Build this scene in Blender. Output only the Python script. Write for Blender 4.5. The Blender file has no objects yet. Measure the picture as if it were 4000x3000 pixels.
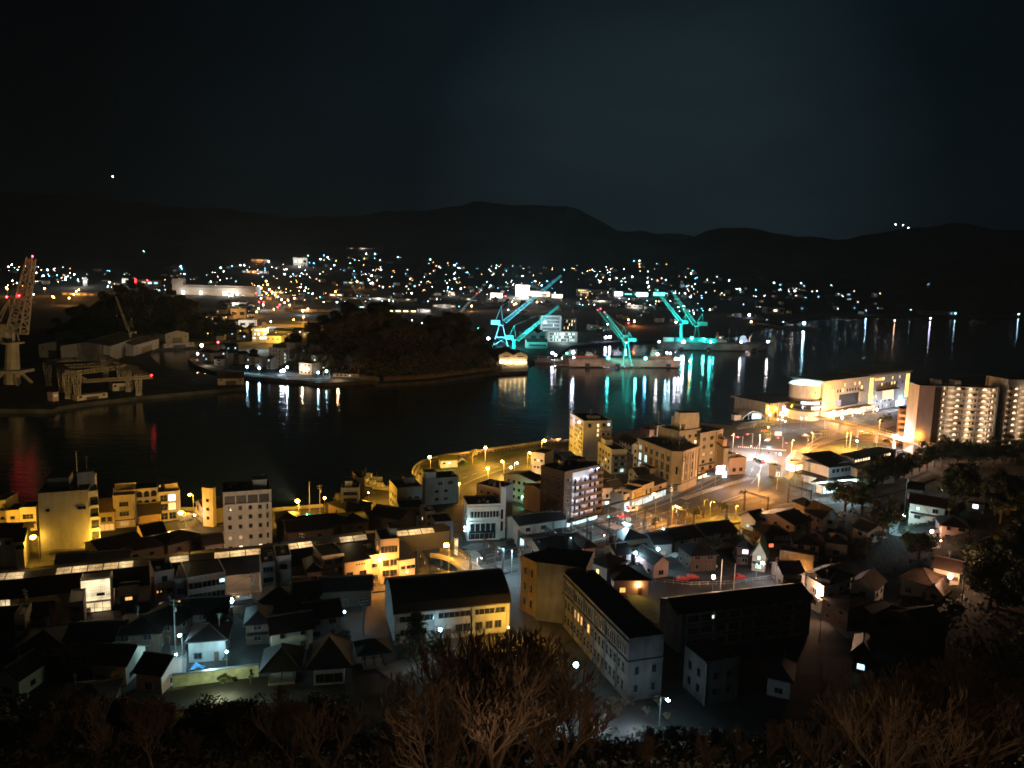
import bpy, bmesh, math, random
from mathutils import Vector, Matrix, noise
from mathutils.geometry import tessellate_polygon
random.seed(7)
PI = math.pi
scene = bpy.context.scene
COL = scene.collection

# ------------------------------------------------------------------ camera
FPX, PITCH, ROLL, CAMH = 3000.0, math.radians(8.0), math.radians(1.5), 85.0
cam_d = bpy.data.cameras.new('camera'); cam = bpy.data.objects.new('camera', cam_d); COL.objects.link(cam)
cam_d.sensor_width = 36; cam_d.lens = 36 * FPX / 4000; cam_d.clip_start = 0.5; cam_d.clip_end = 30000
cam.location = (0, 0, CAMH)
cam.rotation_mode = 'XYZ'
cam.matrix_world = (Matrix.Translation((0, 0, CAMH)) @ Matrix.Rotation(PI/2 - PITCH, 4, 'X') @ Matrix.Rotation(ROLL, 4, 'Z'))
scene.camera = cam

def ray(px, py):
    u, v = px - 2000, py - 1500
    u2 = u*math.cos(ROLL) + v*math.sin(ROLL); v2 = -u*math.sin(ROLL) + v*math.cos(ROLL)
    z = -v2/FPX
    return Vector((u2/FPX, math.cos(PITCH) + math.sin(PITCH)*z, -math.sin(PITCH) + math.cos(PITCH)*z))
def W(px, py, z=0.0):
    d = ray(px, py); t = (z-CAMH)/d.z
    return Vector((d.x*t, d.y*t, z))
def AT(px, py, Y):
    d = ray(px, py); t = Y/d.y
    return Vector((d.x*t, Y, CAMH + d.z*t))
def S(t):
    t = max(0.0, min(1.0, t)); return t*t*(3-2*t)
def T(x, y):                                   # near hillside
    a = 0.62*(131-max(y, 88)) + .42*max(0, 88-y); a = 0.5*(a + math.sqrt(a*a + 16)) - 1.2
    if y > 150: a *= max(0, 1-(y-150)/20)
    b = 30*S((x-92)/95)*S((300-y)/75)
    b += 5*S((x-95)/30)*S((200-y)/40)
    return max(0.0, max(a, b)) if y > 20 else max(a, b)
def hit(px, py):
    d = ray(px, py); t = 60.0
    while t < 1500:
        p = Vector((0, 0, CAMH)) + d*t
        if p.z <= T(p.x, p.y): return p
        t += 0.5
    return W(px, py)

# far hills
SKY1 = [(-900,780),(-400,760),(0,740),(400,765),(800,805),(1200,845),(1350,838),(1500,828),(1700,800),(1850,776),(1930,774),(2000,785),(2100,792),(2200,793),(2330,850),(2400,888),(2550,912),(2670,934),(2760,896),(2850,876),(2950,884),(3050,908),(3150,928),(3250,972),(3400,1003),(3700,1015),(4300,1040),(5200,1060)]
SKY2 = [(-900,860),(1800,880),(2200,850),(2350,880),(2600,900),(2800,912),(3000,910),(3200,914),(3300,925),(3400,905),(3500,872),(3700,856),(4000,880),(5200,930)]
def interp(tab, x):
    if x <= tab[0][0]: return tab[0][1]
    for (a, b), (c, d) in zip(tab, tab[1:]):
        if x <= c: return b + (d-b)*(x-a)/(c-a)
    return tab[-1][1]
YS = [(-900,1500),(0,1600),(1000,1700),(2000,2000),(3000,2100),(3300,2350),(4000,2500),(5200,2700)]
def hillz(px, Y):
    ys = interp(YS, px); yr = 4700.0
    zr = AT(px, interp(SKY1, px), yr).z
    s = (Y-ys)/(yr-ys)
    if s <= 0: return 0.4
    return 0.4 + (zr-0.4)*(0.35*s + 0.65*s**2.2)
def farhit(px, py):
    d = ray(px, py); Y = 560.0
    while Y < 4700:
        z = CAMH + d.z*Y/d.y
        if z <= hillz(px, Y): return Vector((d.x*Y/d.y, Y, z))
        Y += 6
    return Vector((d.x*4690/d.y, 4690, CAMH + d.z*4690/d.y))

# ------------------------------------------------------------------ materials
MATS = {}
def mat(name, col, rough=0.8, var=0.25, scale=0.6, metal=0.0, bump=0.0, stretch=1.0, wave=0.0, spec=0.5, patch=0.0):
    if name in MATS: return MATS[name]
    m = bpy.data.materials.new(name); m.use_nodes = True; nt = m.node_tree; N = nt.nodes; L = nt.links
    b = N['Principled BSDF']
    b.inputs['Roughness'].default_value = rough; b.inputs['Metallic'].default_value = metal
    b.inputs['Specular IOR Level'].default_value = spec
    tc = N.new('ShaderNodeTexCoord'); mp = N.new('ShaderNodeMapping'); mp.inputs['Scale'].default_value = (scale, scale, scale*stretch)
    L.new(tc.outputs['Object'], mp.inputs[0])
    nz = N.new('ShaderNodeTexNoise'); nz.inputs['Detail'].default_value = 6; nz.inputs['Roughness'].default_value = .65
    nz.inputs['Scale'].default_value = 1.0
    L.new(mp.outputs[0], nz.inputs['Vector'])
    rp = N.new('ShaderNodeValToRGB'); e = rp.color_ramp.elements
    lo = [c*(1-var) for c in col]; hi = [min(1, c*(1+var*.6)) for c in col]
    e[0].position = .3; e[0].color = (*lo, 1); e[1].position = .7; e[1].color = (*hi, 1)
    L.new(nz.outputs['Fac'], rp.inputs[0]); out = rp.outputs[0]
    if wave:
        wv = N.new('ShaderNodeTexWave'); wv.inputs['Scale'].default_value = wave; wv.inputs['Distortion'].default_value = .3
        wv.bands_direction = 'X'; L.new(tc.outputs['Object'], wv.inputs[0])
        mx = N.new('ShaderNodeMix'); mx.data_type = 'RGBA'; mx.blend_type = 'MULTIPLY'; mx.inputs[0].default_value = .5
        L.new(out, mx.inputs[6]); L.new(wv.outputs['Color'], mx.inputs[7]); out = mx.outputs[2]
    if patch:
        n2 = N.new('ShaderNodeTexNoise'); n2.inputs['Scale'].default_value = .11; n2.inputs['Detail'].default_value = 4
        L.new(tc.outputs['Object'], n2.inputs['Vector'])
        r2 = N.new('ShaderNodeValToRGB'); q = r2.color_ramp.elements
        q[0].position = .42; q[0].color = (1-patch,)*3+(1,); q[1].position = .58; q[1].color = (1, 1, 1, 1)
        L.new(n2.outputs['Fac'], r2.inputs[0])
        mx = N.new('ShaderNodeMix'); mx.data_type = 'RGBA'; mx.blend_type = 'MULTIPLY'; mx.inputs[0].default_value = 1
        L.new(out, mx.inputs[6]); L.new(r2.outputs[0], mx.inputs[7]); out = mx.outputs[2]
    L.new(out, b.inputs['Base Color'])
    if bump:
        bp = N.new('ShaderNodeBump'); bp.inputs['Strength'].default_value = bump; bp.inputs['Distance'].default_value = .1
        L.new(nz.outputs['Fac'], bp.inputs['Height']); L.new(bp.outputs[0], b.inputs['Normal'])
    MATS[name] = m; return m
def emit(name, col, strength, vary=0.0, sample=False, noise_s=0.0, base=(0.3,0.3,0.3)):
    if name in MATS: return MATS[name]
    m = bpy.data.materials.new(name); m.use_nodes = True; nt = m.node_tree; N = nt.nodes; L = nt.links
    b = N['Principled BSDF']; b.inputs['Base Color'].default_value = (*base, 1); b.inputs['Roughness'].default_value = .4
    b.inputs['Emission Color'].default_value = (*col, 1); b.inputs['Emission Strength'].default_value = strength
    last = None
    if vary:
        oi = N.new('ShaderNodeObjectInfo'); mr = N.new('ShaderNodeMapRange')
        mr.inputs['To Min'].default_value = strength*(1-vary); mr.inputs['To Max'].default_value = strength*(1+vary)
        L.new(oi.outputs['Random'], mr.inputs['Value']); last = mr.outputs[0]
    if noise_s:
        tc = N.new('ShaderNodeTexCoord'); nz = N.new('ShaderNodeTexNoise'); nz.inputs['Scale'].default_value = noise_s
        nz.inputs['Detail'].default_value = 3
        L.new(tc.outputs['Object'], nz.inputs['Vector'])
        mr2 = N.new('ShaderNodeMapRange'); mr2.inputs['From Min'].default_value = .3; mr2.inputs['From Max'].default_value = .7
        mr2.inputs['To Min'].default_value = .35; mr2.inputs['To Max'].default_value = 1.3
        L.new(nz.outputs['Fac'], mr2.inputs['Value'])
        mm = N.new('ShaderNodeMath'); mm.operation = 'MULTIPLY'; L.new(mr2.outputs[0], mm.inputs[0])
        if last: L.new(last, mm.inputs[1])
        else: mm.inputs[1].default_value = strength
        last = mm.outputs[0]
    if last: L.new(last, b.inputs['Emission Strength'])
    m.cycles.emission_sampling = 'AUTO' if sample else 'NONE'
    MATS[name] = m; return m

SOD = (1.0, 0.50, 0.045); SOD2 = (1.0, 0.40, 0.08); COOL = (0.45, 0.85, 1.0); WHITE = (0.95, 0.95, 1.0); WARM = (1.0, 0.72, 0.38)
TEAL = (0.04, 0.85, 0.78); RED = (1.0, 0.03, 0.05); GREEN = (0.05, 1.0, 0.45); PINK = (1.0, 0.55, 0.32); BLUE = (0.12, 0.45, 1.0); LAV=(.75,.72,1.0)
plaster = mat('plaster_white', (.55,.54,.50), .85, .22, .5, stretch=.35, bump=.2)
plaster2 = mat('plaster_cream', (.46,.40,.31), .85, .25, .5, stretch=.35, bump=.2)
plaster3 = mat('plaster_grey', (.30,.30,.29), .85, .3, .5, stretch=.3, bump=.2)
pinkwall = mat('pink_render', (.42,.30,.27), .85, .2, .5, stretch=.35)
brown = mat('brown_tile_wall', (.075,.036,.022), .7, .25, 1.2)
stone = mat('stone_facade', (.36,.31,.26), .85, .35, .35, stretch=.5, bump=.3)
darkwood = mat('dark_timber', (.10,.06,.04), .8, .35, 1.5)
concrete = mat('concrete', (.27,.26,.24), .9, .35, .25, stretch=.4, bump=.25, patch=.3)
rough_conc = mat('stained_concrete', (.13,.125,.12), .9, .55, .35, stretch=.25, bump=.3, patch=.45)
asphalt = mat('asphalt', (.075,.075,.077), .75, .3, .9, bump=.1, patch=.25)
paver = mat('pavement_slabs', (.20,.18,.16), .85, .25, .7, patch=.2)
paint = mat('road_paint', (.75,.75,.72), .6, .25, 1.5)
tile = mat('grey_roof_tile', (.055,.058,.065), .6, .35, .9, wave=2.2, bump=.2)
tile2 = mat('brown_roof_tile', (.085,.05,.035), .7, .35, .9, wave=2.2, bump=.2)
greenroof = mat('green_metal_roof', (.04,.14,.10), .5, .25, .8, wave=1.6)
flatroof = mat('flat_roof_membrane', (.06,.06,.062), .9, .4, .4, patch=.35)
shedroof = mat('shed_roof_sheet', (.10,.075,.06), .7, .4, .2, wave=.8, patch=.4)
darkroof = mat('dark_metal_roof', (.03,.022,.02), .6, .3, .5, wave=1.2)
steel = mat('galvanised_steel', (.32,.32,.31), .45, .25, 1.0, metal=.6)
darksteel = mat('dark_steel', (.05,.05,.052), .5, .3, 1.0, metal=.4)
glass = mat('dark_window_glass', (.018,.022,.027), .08, .3, 1.0, spec=.8)
frame_m = mat('aluminium_frame', (.22,.21,.2), .5, .15, 1.0, metal=.4)
soil = mat('dark_soil', (.022,.018,.013), .95, .4, .3, bump=.5, patch=.4)
town_ground = mat('town_ground', (.055,.050,.046), .9, .45, .12, bump=.2, patch=.5)
grass_m = mat('lawn_grass', (.05,.075,.02), .95, .45, .6, bump=.5, patch=.3)
bark = mat('bark', (.16,.10,.06), .9, .3, 2.0)
twig = mat('winter_twigs', (.20,.14,.085), .9, .3, 1.0)
leaf = mat('evergreen_leaves', (.045,.055,.022), .7, .5, .25)
leaf_isl = mat('island_wood_leaves', (.075,.072,.040), .8, .55, .10)
leaf2 = mat('olive_leaves', (.075,.085,.03), .7, .45, .25)
palegrass = mat('dry_reeds', (.26,.20,.11), .9, .35, .4)
gcrane = mat('teal_crane_paint', (.05,.50,.46), .5, .2, .3)
bcrane = mat('pale_blue_crane_paint', (.22,.48,.60), .5, .2, .3)
ycrane = mat('cream_crane_paint', (.42,.36,.24), .6, .25, .2)
hullm = mat('dock_side_plate', (.34,.21,.155), .7, .4, .08, stretch=3, patch=.35)
hull2 = mat('grey_dock_plate', (.20,.18,.165), .7, .35, .08, stretch=3, patch=.35)
redhull = mat('red_oxide_hull', (.45,.10,.05), .6, .25, .2)
boat_white = mat('boat_white', (.55,.55,.52), .5, .15, .5)
rubber = mat('tyre_rubber', (.02,.02,.02), .9, .2, 2)
redpaint = mat('red_paint', (.42,.03,.03), .5, .2, 1)
bluepaint = mat('blue_sign_paint', (.05,.15,.45), .5, .15, 1)
orangep = mat('orange_paint', (.50,.16,.04), .5, .2, 1)
ballast = mat('rail_ballast', (.12,.11,.10), .95, .4, 1.5, bump=.6, patch=.3)
hillm = mat('far_wooded_hills', (.018,.022,.020), 1.0, .4, .004)
E_SOD = emit('sodium_bulb', SOD, 90); E_SODs = emit('sodium_bulb_small', SOD2, 40)
E_WARN = emit('warning_bulb', RED, 9); E_COOL = emit('cool_bulb', COOL, 45); E_WHITE = emit('white_bulb', (1,.93,.88), 50); E_PINK = emit('warm_bulb', PINK, 40)
E_RED = emit('red_bulb', RED, 30); E_GREEN = emit('green_bulb', GREEN, 22); E_TEAL = emit('teal_bulb', TEAL, 40); E_LAV = emit('lavender_bulb', LAV, 45)
L_WARM = emit('lit_window_warm', WARM, 2.2, .5); L_YEL = emit('lit_window_yellow', (1,.62,.16), 3.0, .4)
L_COOL = emit('lit_window_cool', (.55,.9,1.0), 1.8, .5); L_GRN = emit('lit_window_pale_green', (.65,1.0,.75), 1.6, .5)
L_WHITE = emit('lit_window_white', (.85,.85,1.0), 1.8, .45); L_DIM = emit('dim_window', (1,.6,.3), .35, .6); L_AMB = emit('amber_window', (1,.45,.12), 1.2,.4)
L_SHOP = emit('lit_shopfront', (.62,.95,1.0), 1.3, .35, noise_s=.6)
L_SHOPW = emit('lit_shopfront_warm', (1,.75,.5), 2.2, .35, noise_s=.6)
L_ARC = emit('arcade_skylight_glow', (1,.62,.24), .72, .35, noise_s=.9)

# ------------------------------------------------------------------ mesh builder
class MB:
    def __init__(s): s.v = []; s.f = []; s.m = []
    def add(s, vs, fs, mi=0):
        o = len(s.v); s.v += [tuple(v) for v in vs]; s.f += [tuple(i+o for i in f) for f in fs]; s.m += [mi]*len(fs); return s
    def box(s, x0, x1, y0, y1, z0, z1, mi=0):
        return s.add([(x0,y0,z0),(x1,y0,z0),(x1,y1,z0),(x0,y1,z0),(x0,y0,z1),(x1,y0,z1),(x1,y1,z1),(x0,y1,z1)],
                     [(0,3,2,1),(4,5,6,7),(0,1,5,4),(1,2,6,5),(2,3,7,6),(3,0,4,7)], mi)
    def prism(s, poly, z0, z1, mi=0, bottom=True):
        n = len(poly); vs = [(p[0],p[1],z0) for p in poly] + [(p[0],p[1],z1) for p in poly]
        fs = [(i, (i+1)%n, n+(i+1)%n, n+i) for i in range(n)]
        tris = tessellate_polygon([[Vector((p[0],p[1],0)) for p in poly]])
        for t in tris:
            a, b, c = [Vector((poly[i][0], poly[i][1])) for i in t]
            ccw = (b-a).cross(c-a) > 0
            t2 = t if ccw else t[::-1]
            fs.append(tuple(n+i for i in t2))
            if bottom: fs.append(tuple(t2[::-1]))
        return s.add(vs, fs, mi)
    def tube(s, p, q, r1, r2=None, n=6, mi=0, cap=True):
        p = Vector(p); q = Vector(q); r2 = r1 if r2 is None else r2
        d = q-p
        if d.length < 1e-6: return s
        d.normalize(); a = d.orthogonal().normalized(); b = d.cross(a)
        vs = []
        for c, r in ((p, r1), (q, r2)):
            for i in range(n):
                t = 2*PI*i/n; vs.append(c + a*math.cos(t)*r + b*math.sin(t)*r)
        fs = [(i, (i+1)%n, n+(i+1)%n, n+i) for i in range(n)]
        if cap: fs += [tuple(range(n))[::-1], tuple(range(n, 2*n))]
        return s.add(vs, fs, mi)
    def beam(s, p, q, w, mi=0): return s.tube(p, q, w*.7, w*.7, 4, mi)
    def ball(s, c, r, n=8, m=5, mi=0, sq=(1,1,1)):
        vs = [(c[0], c[1], c[2]+r*sq[2])]
        for j in range(1, m):
            t = PI*j/m
            for i in range(n):
                a = 2*PI*i/n; vs.append((c[0]+r*sq[0]*math.sin(t)*math.cos(a), c[1]+r*sq[1]*math.sin(t)*math.sin(a), c[2]+r*sq[2]*math.cos(t)))
        vs.append((c[0], c[1], c[2]-r*sq[2])); e = len(vs)-1; fs = []
        for i in range(n): fs.append((0, 1+i, 1+(i+1)%n)); fs.append((e, 1+(m-2)*n+(i+1)%n, 1+(m-2)*n+i))
        for j in range(m-2):
            for i in range(n):
                a = 1+j*n+i; b = 1+j*n+(i+1)%n; fs.append((a, a+n, b+n, b))
        return s.add(vs, fs, mi)
    def truss(s, p, q, w0, w1, bays, r, mi=0, up=Vector((0,0,1)), tri=False):
        """four-chord lattice boom from p to q"""
        p = Vector(p); q = Vector(q); d = (q-p).normalized(); a = d.cross(up)
        a = a.normalized() if a.length > 1e-4 else Vector((1,0,0)); b = a.cross(d).normalized()
        rings = []
        for i in range(bays+1):
            t = i/bays; w = w0+(w1-w0)*t; c = p.lerp(q, t)
            rings.append([c+a*w+b*w, c-a*w+b*w, c-a*w-b*w, c+a*w-b*w])
        for k in range(4): s.beam(rings[0][k], rings[-1][k], r*1.5, mi)
        for i in range(bays):
            for k in range(4):
                A, B = rings[i], rings[i+1]; k2 = (k+1)%4
                s.beam(A[k], B[k2], r, mi) if i % 2 else s.beam(A[k2], B[k], r, mi)
                s.beam(A[k], A[k2], r, mi)
        return s
    def mesh(s, name, mats):
        me = bpy.data.meshes.new(name); me.from_pydata(s.v, [], s.f)
        for m in mats: me.materials.append(m)
        if len(mats) > 1: me.polygons.foreach_set('material_index', s.m)
        me.update(); return me
    def build(s, name, mats, parent=None, loc=(0,0,0), rz=0.0):
        if not isinstance(mats, (list, tuple)): mats = [mats]
        return link(name, s.mesh(name, mats), parent, loc, rz)
def link(name, data, parent=None, loc=(0,0,0), rz=0.0, sc=None):
    o = bpy.data.objects.new(name, data); COL.objects.link(o)
    o.location = loc; o.rotation_euler = (0, 0, rz)
    if sc: o.scale = sc if isinstance(sc, (tuple, list)) else (sc,)*3
    if parent: o.parent = parent
    return o
def tag(o, label, cat, group=None, kind=None):
    if label: o['label'] = label
    if cat: o['category'] = cat
    if group: o['group'] = group
    if kind: o['kind'] = kind
    return o
def thing(name, label, cat, loc=(0,0,0), rz=0.0, group=None):
    return tag(link(name, None, None, loc, rz), label, cat, group)
def struct(o): o['kind'] = 'structure'; return o
def dup(root, loc, rz=0.0, label=None, sc=None, group=None):
    def cp(o, par):
        c = o.copy(); COL.objects.link(c)
        if par: c.parent = par
        for ch in o.children: cp(ch, c)
        return c
    r = cp(root, None); r.location = loc; r.rotation_euler = (0, 0, rz)
    if sc: r.scale = sc if isinstance(sc, (tuple, list)) else (sc,)*3
    if label: r['label'] = label
    if group: r['group'] = group
    return r
LIGHTS = {}
def light(parent, loc, col, power, radius=.3, spot=None, rot=None, name='lamp_or_fill_light'):  # serves modelled lamps and added bare fill lights without a fitting
    key = (col, round(power, 2), radius, spot)
    if key not in LIGHTS:
        d = bpy.data.lights.new(name, 'SPOT' if spot else 'POINT'); d.energy = power*1.6; d.color = col; d.shadow_soft_size = radius
        if spot: d.spot_size = spot; d.spot_blend = .6
        LIGHTS[key] = d
    o = bpy.data.objects.new(name, LIGHTS[key]); COL.objects.link(o); o.location = loc
    if rot: o.rotation_euler = rot
    if parent: o.parent = parent
    return o
def poly_px(pts, z=0.0): return [tuple(W(x, y, z)[:2]) for x, y in pts]
def sheet(name, poly, z, m, thick=.0):
    mb = MB()
    if thick: mb.prism(poly, z-thick, z)
    else:
        vs = [(p[0], p[1], z) for p in poly]; fs = []
        for t in tessellate_polygon([[Vector((p[0], p[1], 0)) for p in poly]]):
            a, b, c = [Vector(poly[i]) for i in t]
            fs.append(tuple(t) if (b-a).cross(c-a) > 0 else tuple(t[::-1]))
        mb.add(vs, fs)
    return struct(mb.build(name, m))
def ribbon(pts, w0, w1=None):
    """polygon of a strip along pts, offset w0 to the left and w1 to the right"""
    w1 = w0 if w1 is None else w1; L = []; R = []
    P = [Vector((p[0], p[1])) for p in pts]
    for i, p in enumerate(P):
        d = (P[min(i+1, len(P)-1)] - P[max(i-1, 0)]).normalized(); n = Vector((-d.y, d.x))
        L.append(tuple(p+n*w0)); R.append(tuple(p-n*w1))
    return R + L[::-1]
def smooth(pts, n=6):
    P = [Vector(p) for p in pts]; out = []
    for i in range(len(P)-1):
        a, b, c, d = P[max(i-1,0)], P[i], P[i+1], P[min(i+2,len(P)-1)]
        for k in range(n):
            t = k/n
            out.append(.5*((2*b)+(c-a)*t+(2*a-5*b+4*c-d)*t*t+(3*b-3*c+d-a)*t**3))
    out.append(P[-1]); return out
# ------------------------------------------------------------------ world, moon, water, land
w = bpy.data.worlds.new('World'); scene.world = w; w.use_nodes = True
nt = w.node_tree; N = nt.nodes; L = nt.links; bg = N['Background']
sky = N.new('ShaderNodeTexSky'); sky.sky_type = 'NISHITA'; sky.sun_disc = False
sky.sun_elevation = math.radians(-6); sky.sun_rotation = math.radians(-15)
tc = N.new('ShaderNodeTexCoord'); sep = N.new('ShaderNodeSeparateXYZ'); L.new(tc.outputs['Generated'], sep.inputs[0])
# town glow above the hills: a wide patch of lit haze, brightest low and right of centre
dot = N.new('ShaderNodeVectorMath'); dot.operation = 'DOT_PRODUCT'; L.new(tc.outputs['Generated'], dot.inputs[0])
dot.inputs[1].default_value = Vector((.19, 1, .09)).normalized()
rp = N.new('ShaderNodeValToRGB'); e = rp.color_ramp.elements
e[0].position = .78; e[0].color = (.0003, .0007, .0013, 1); e[1].position = 1.0; e[1].color = (.0125, .0240, .0305, 1)
k = e.new(.95); k.color = (.0021, .0060, .0088, 1)
L.new(dot.outputs['Value'], rp.inputs[0])
nz = N.new('ShaderNodeTexNoise'); nz.inputs['Scale'].default_value = 2.2; nz.inputs['Detail'].default_value = 5
mp = N.new('ShaderNodeMapping'); mp.inputs['Scale'].default_value = (1, 1, 3.0); L.new(tc.outputs['Generated'], mp.inputs[0]); L.new(mp.outputs[0], nz.inputs['Vector'])
mr = N.new('ShaderNodeMapRange'); mr.inputs['From Min'].default_value = .3; mr.inputs['From Max'].default_value = .7
mr.inputs['To Min'].default_value = .62; mr.inputs['To Max'].default_value = 1.25; L.new(nz.outputs['Fac'], mr.inputs['Value'])
mx = N.new('ShaderNodeMix'); mx.data_type = 'RGBA'; mx.blend_type = 'MULTIPLY'; mx.inputs[0].default_value = 1
L.new(rp.outputs[0], mx.inputs[6]); L.new(mr.outputs[0], mx.inputs[7])
dim = N.new('ShaderNodeMix'); dim.data_type = 'RGBA'; dim.blend_type = 'MULTIPLY'; dim.inputs[0].default_value = 1
L.new(sky.outputs[0], dim.inputs[6]); dim.inputs[7].default_value = (.0015, .0015, .0015, 1)
ad = N.new('ShaderNodeMix'); ad.data_type = 'RGBA'; ad.blend_type = 'ADD'; ad.inputs[0].default_value = 1
L.new(mx.outputs[2], ad.inputs[6]); L.new(dim.outputs[2], ad.inputs[7])
L.new(ad.outputs[2], bg.inputs[0]); bg.inputs[1].default_value = 1.0
sd = bpy.data.lights.new('fill_sun', 'SUN'); sd.energy = .012; sd.angle = math.radians(.5); sd.color = (1, .93, .85)  # weak sun added as fill from behind the camera to lift dark walls
fill_sun = bpy.data.objects.new('fill_sun', sd); COL.objects.link(fill_sun); fill_sun.rotation_euler = (math.radians(50), 0, math.radians(-20))

def water_mat():
    m = bpy.data.materials.new('harbour_water'); m.use_nodes = True; nt = m.node_tree; N = nt.nodes; L = nt.links
    b = N['Principled BSDF']; b.inputs['Base Color'].default_value = (.0035, .0050, .0058, 1)
    b.inputs['Roughness'].default_value = .07; b.inputs['IOR'].default_value = 1.33
    tc = N.new('ShaderNodeTexCoord')
    h = None
    for sc, st in ((.22, 1.0), (.9, .35), (.035, 1.3)):
        mp = N.new('ShaderNodeMapping'); mp.inputs['Scale'].default_value = (sc*.6, sc*1.5, sc)
        L.new(tc.outputs['Object'], mp.inputs[0])
        n = N.new('ShaderNodeTexNoise'); n.inputs['Scale'].default_value = 1; n.inputs['Detail'].default_value = 4
        L.new(mp.outputs[0], n.inputs['Vector'])
        mm = N.new('ShaderNodeMath'); mm.operation = 'MULTIPLY'; mm.inputs[1].default_value = st; L.new(n.outputs['Fac'], mm.inputs[0])
        if h is None: h = mm.outputs[0]
        else:
            a = N.new('ShaderNodeMath'); a.operation = 'ADD'; L.new(h, a.inputs[0]); L.new(mm.outputs[0], a.inputs[1]); h = a.outputs[0]
    bp = N.new('ShaderNodeBump'); bp.inputs['Strength'].default_value = .35; bp.inputs['Distance'].default_value = .35
    L.new(h, bp.inputs['Height']); L.new(bp.outputs[0], b.inputs['Normal'])
    return m
mb = MB(); mb.add([(-6000,100,-2.5),(6000,100,-2.5),(6000,7000,-2.5),(-6000,7000,-2.5)], [(0,1,2,3)])
struct(mb.build('water', water_mat()))
mb = MB(); mb.add([(-15000,-200,-9),(15000,-200,-9),(15000,22000,-9),(-15000,22000,-9)], [(0,1,2,3)])
struct(mb.build('seabed', soil))

SHORE = [(-900,2030),(0,1985),(830,1992),(1070,1994),(1260,1978),(1330,1950),(1430,1938),(1500,1930),(1540,1905),(1650,1898),(1618,1872),(1612,1842),(1640,1810),(1720,1785),(1830,1770),(2000,1745),(2190,1718),(2330,1700),(2520,1675),(2640,1665),(2740,1652),(2850,1662),(2950,1645),(3000,1628),(2985,1575),(3130,1545),(3400,1510),(3700,1480),(4600,1400)]
sp = poly_px(SHORE)
land = sp + [(700, 90), (-420, 90)]
sheet('ground', land[::-1], 0.0, town_ground, thick=3.2)
# promenade sea wall
mb = MB(); c = [Vector((*p, 0)) for p in poly_px(SHORE[9:17])]; c = smooth(c, 5)
for a, b in zip(c, c[1:]):
    d = (b-a).normalized(); n = Vector((-d.y, d.x, 0))*.25
    mb.add([a-n, b-n, b+n, a+n, *[p+Vector((0,0,.9)) for p in (a-n, b-n, b+n, a+n)]], [(0,3,2,1),(4,5,6,7),(0,1,5,4),(1,2,6,5),(2,3,7,6),(3,0,4,7)])
tag(mb.build('sea_wall', concrete), 'low pale sea wall curving round the lamplit promenade', 'sea wall')
mb = MB(); c = [Vector((*p, 0)) for p in poly_px([(0,1987),(830,1994),(1070,1996),(1262,1980)])]
for a, b in zip(c, c[1:]):
    d = (b-a).normalized(); n = Vector((-d.y, d.x, 0))*.3
    mb.add([a-n, b-n, b+n, a+n, *[p+Vector((0,0,1.1)) for p in (a-n, b-n, b+n, a+n)]], [(0,3,2,1),(4,5,6,7),(0,1,5,4),(1,2,6,5),(2,3,7,6),(3,0,4,7)])
tag(mb.build('sea_wall', concrete), 'straight yellow lit sea wall between the tall pale blocks at the near quay', 'sea wall')

# near hillside
mb = MB(); nx, ny = 110, 90; idx = {}
for j in range(ny+1):
    for i in range(nx+1):
        x = -330 + 760*i/nx; y = -10 + 325*j/ny
        z = T(x, y); z += (.5*noise.noise(Vector((x*.07, y*.07, 0))) if z > 1 else 0)
        idx[i, j] = len(mb.v); mb.v.append((x, y, z if z > .02 else -.3))
for j in range(ny):
    for i in range(nx):
        q = (idx[i,j], idx[i+1,j], idx[i+1,j+1], idx[i,j+1])
        if max(mb.v[k][2] for k in q) > -.2: mb.f.append(q); mb.m.append(0)
struct(mb.build('hillside', soil))

mb = MB(); R = random.Random(6)
for i in range(22000):
    y = R.uniform(74, 136); x = R.uniform(-y*.8, y*.8); p = Vector((x, y, T(x, y)+R.uniform(0, 2.4 if y < 104 else 1.1))); s_ = R.uniform(.3, .85)
    u = Vector((R.uniform(-1,1), R.uniform(-1,1), R.uniform(-.3,1))).normalized(); v = u.orthogonal().normalized(); mb.add([p-u*s_*.6, p+v*s_*.4, p+u*s_*.6, p-v*s_*.4], [(0,1,2,3)])
tag(mb.build('undergrowth', leaf), 'dark low undergrowth covering the slope at the bottom of the view', 'undergrowth', kind='stuff')
mb = MB()
for i in range(13000):
    x, y = R.uniform(97, 250), R.uniform(120, 302); z = T(x, y)
    if z < 2: continue
    p = Vector((x, y, z+R.uniform(0, .9))); s_ = R.uniform(.4, 1.1)
    u = Vector((R.uniform(-1,1), R.uniform(-1,1), R.uniform(-.3,1))).normalized(); v = u.orthogonal().normalized(); mb.add([p-u*s_*.6, p+v*s_*.4, p+u*s_*.6, p-v*s_*.4], [(0,1,2,3)])
tag(mb.build('undergrowth', leaf), 'dark undergrowth between the houses of the right slope', 'undergrowth', kind='stuff')
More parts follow.
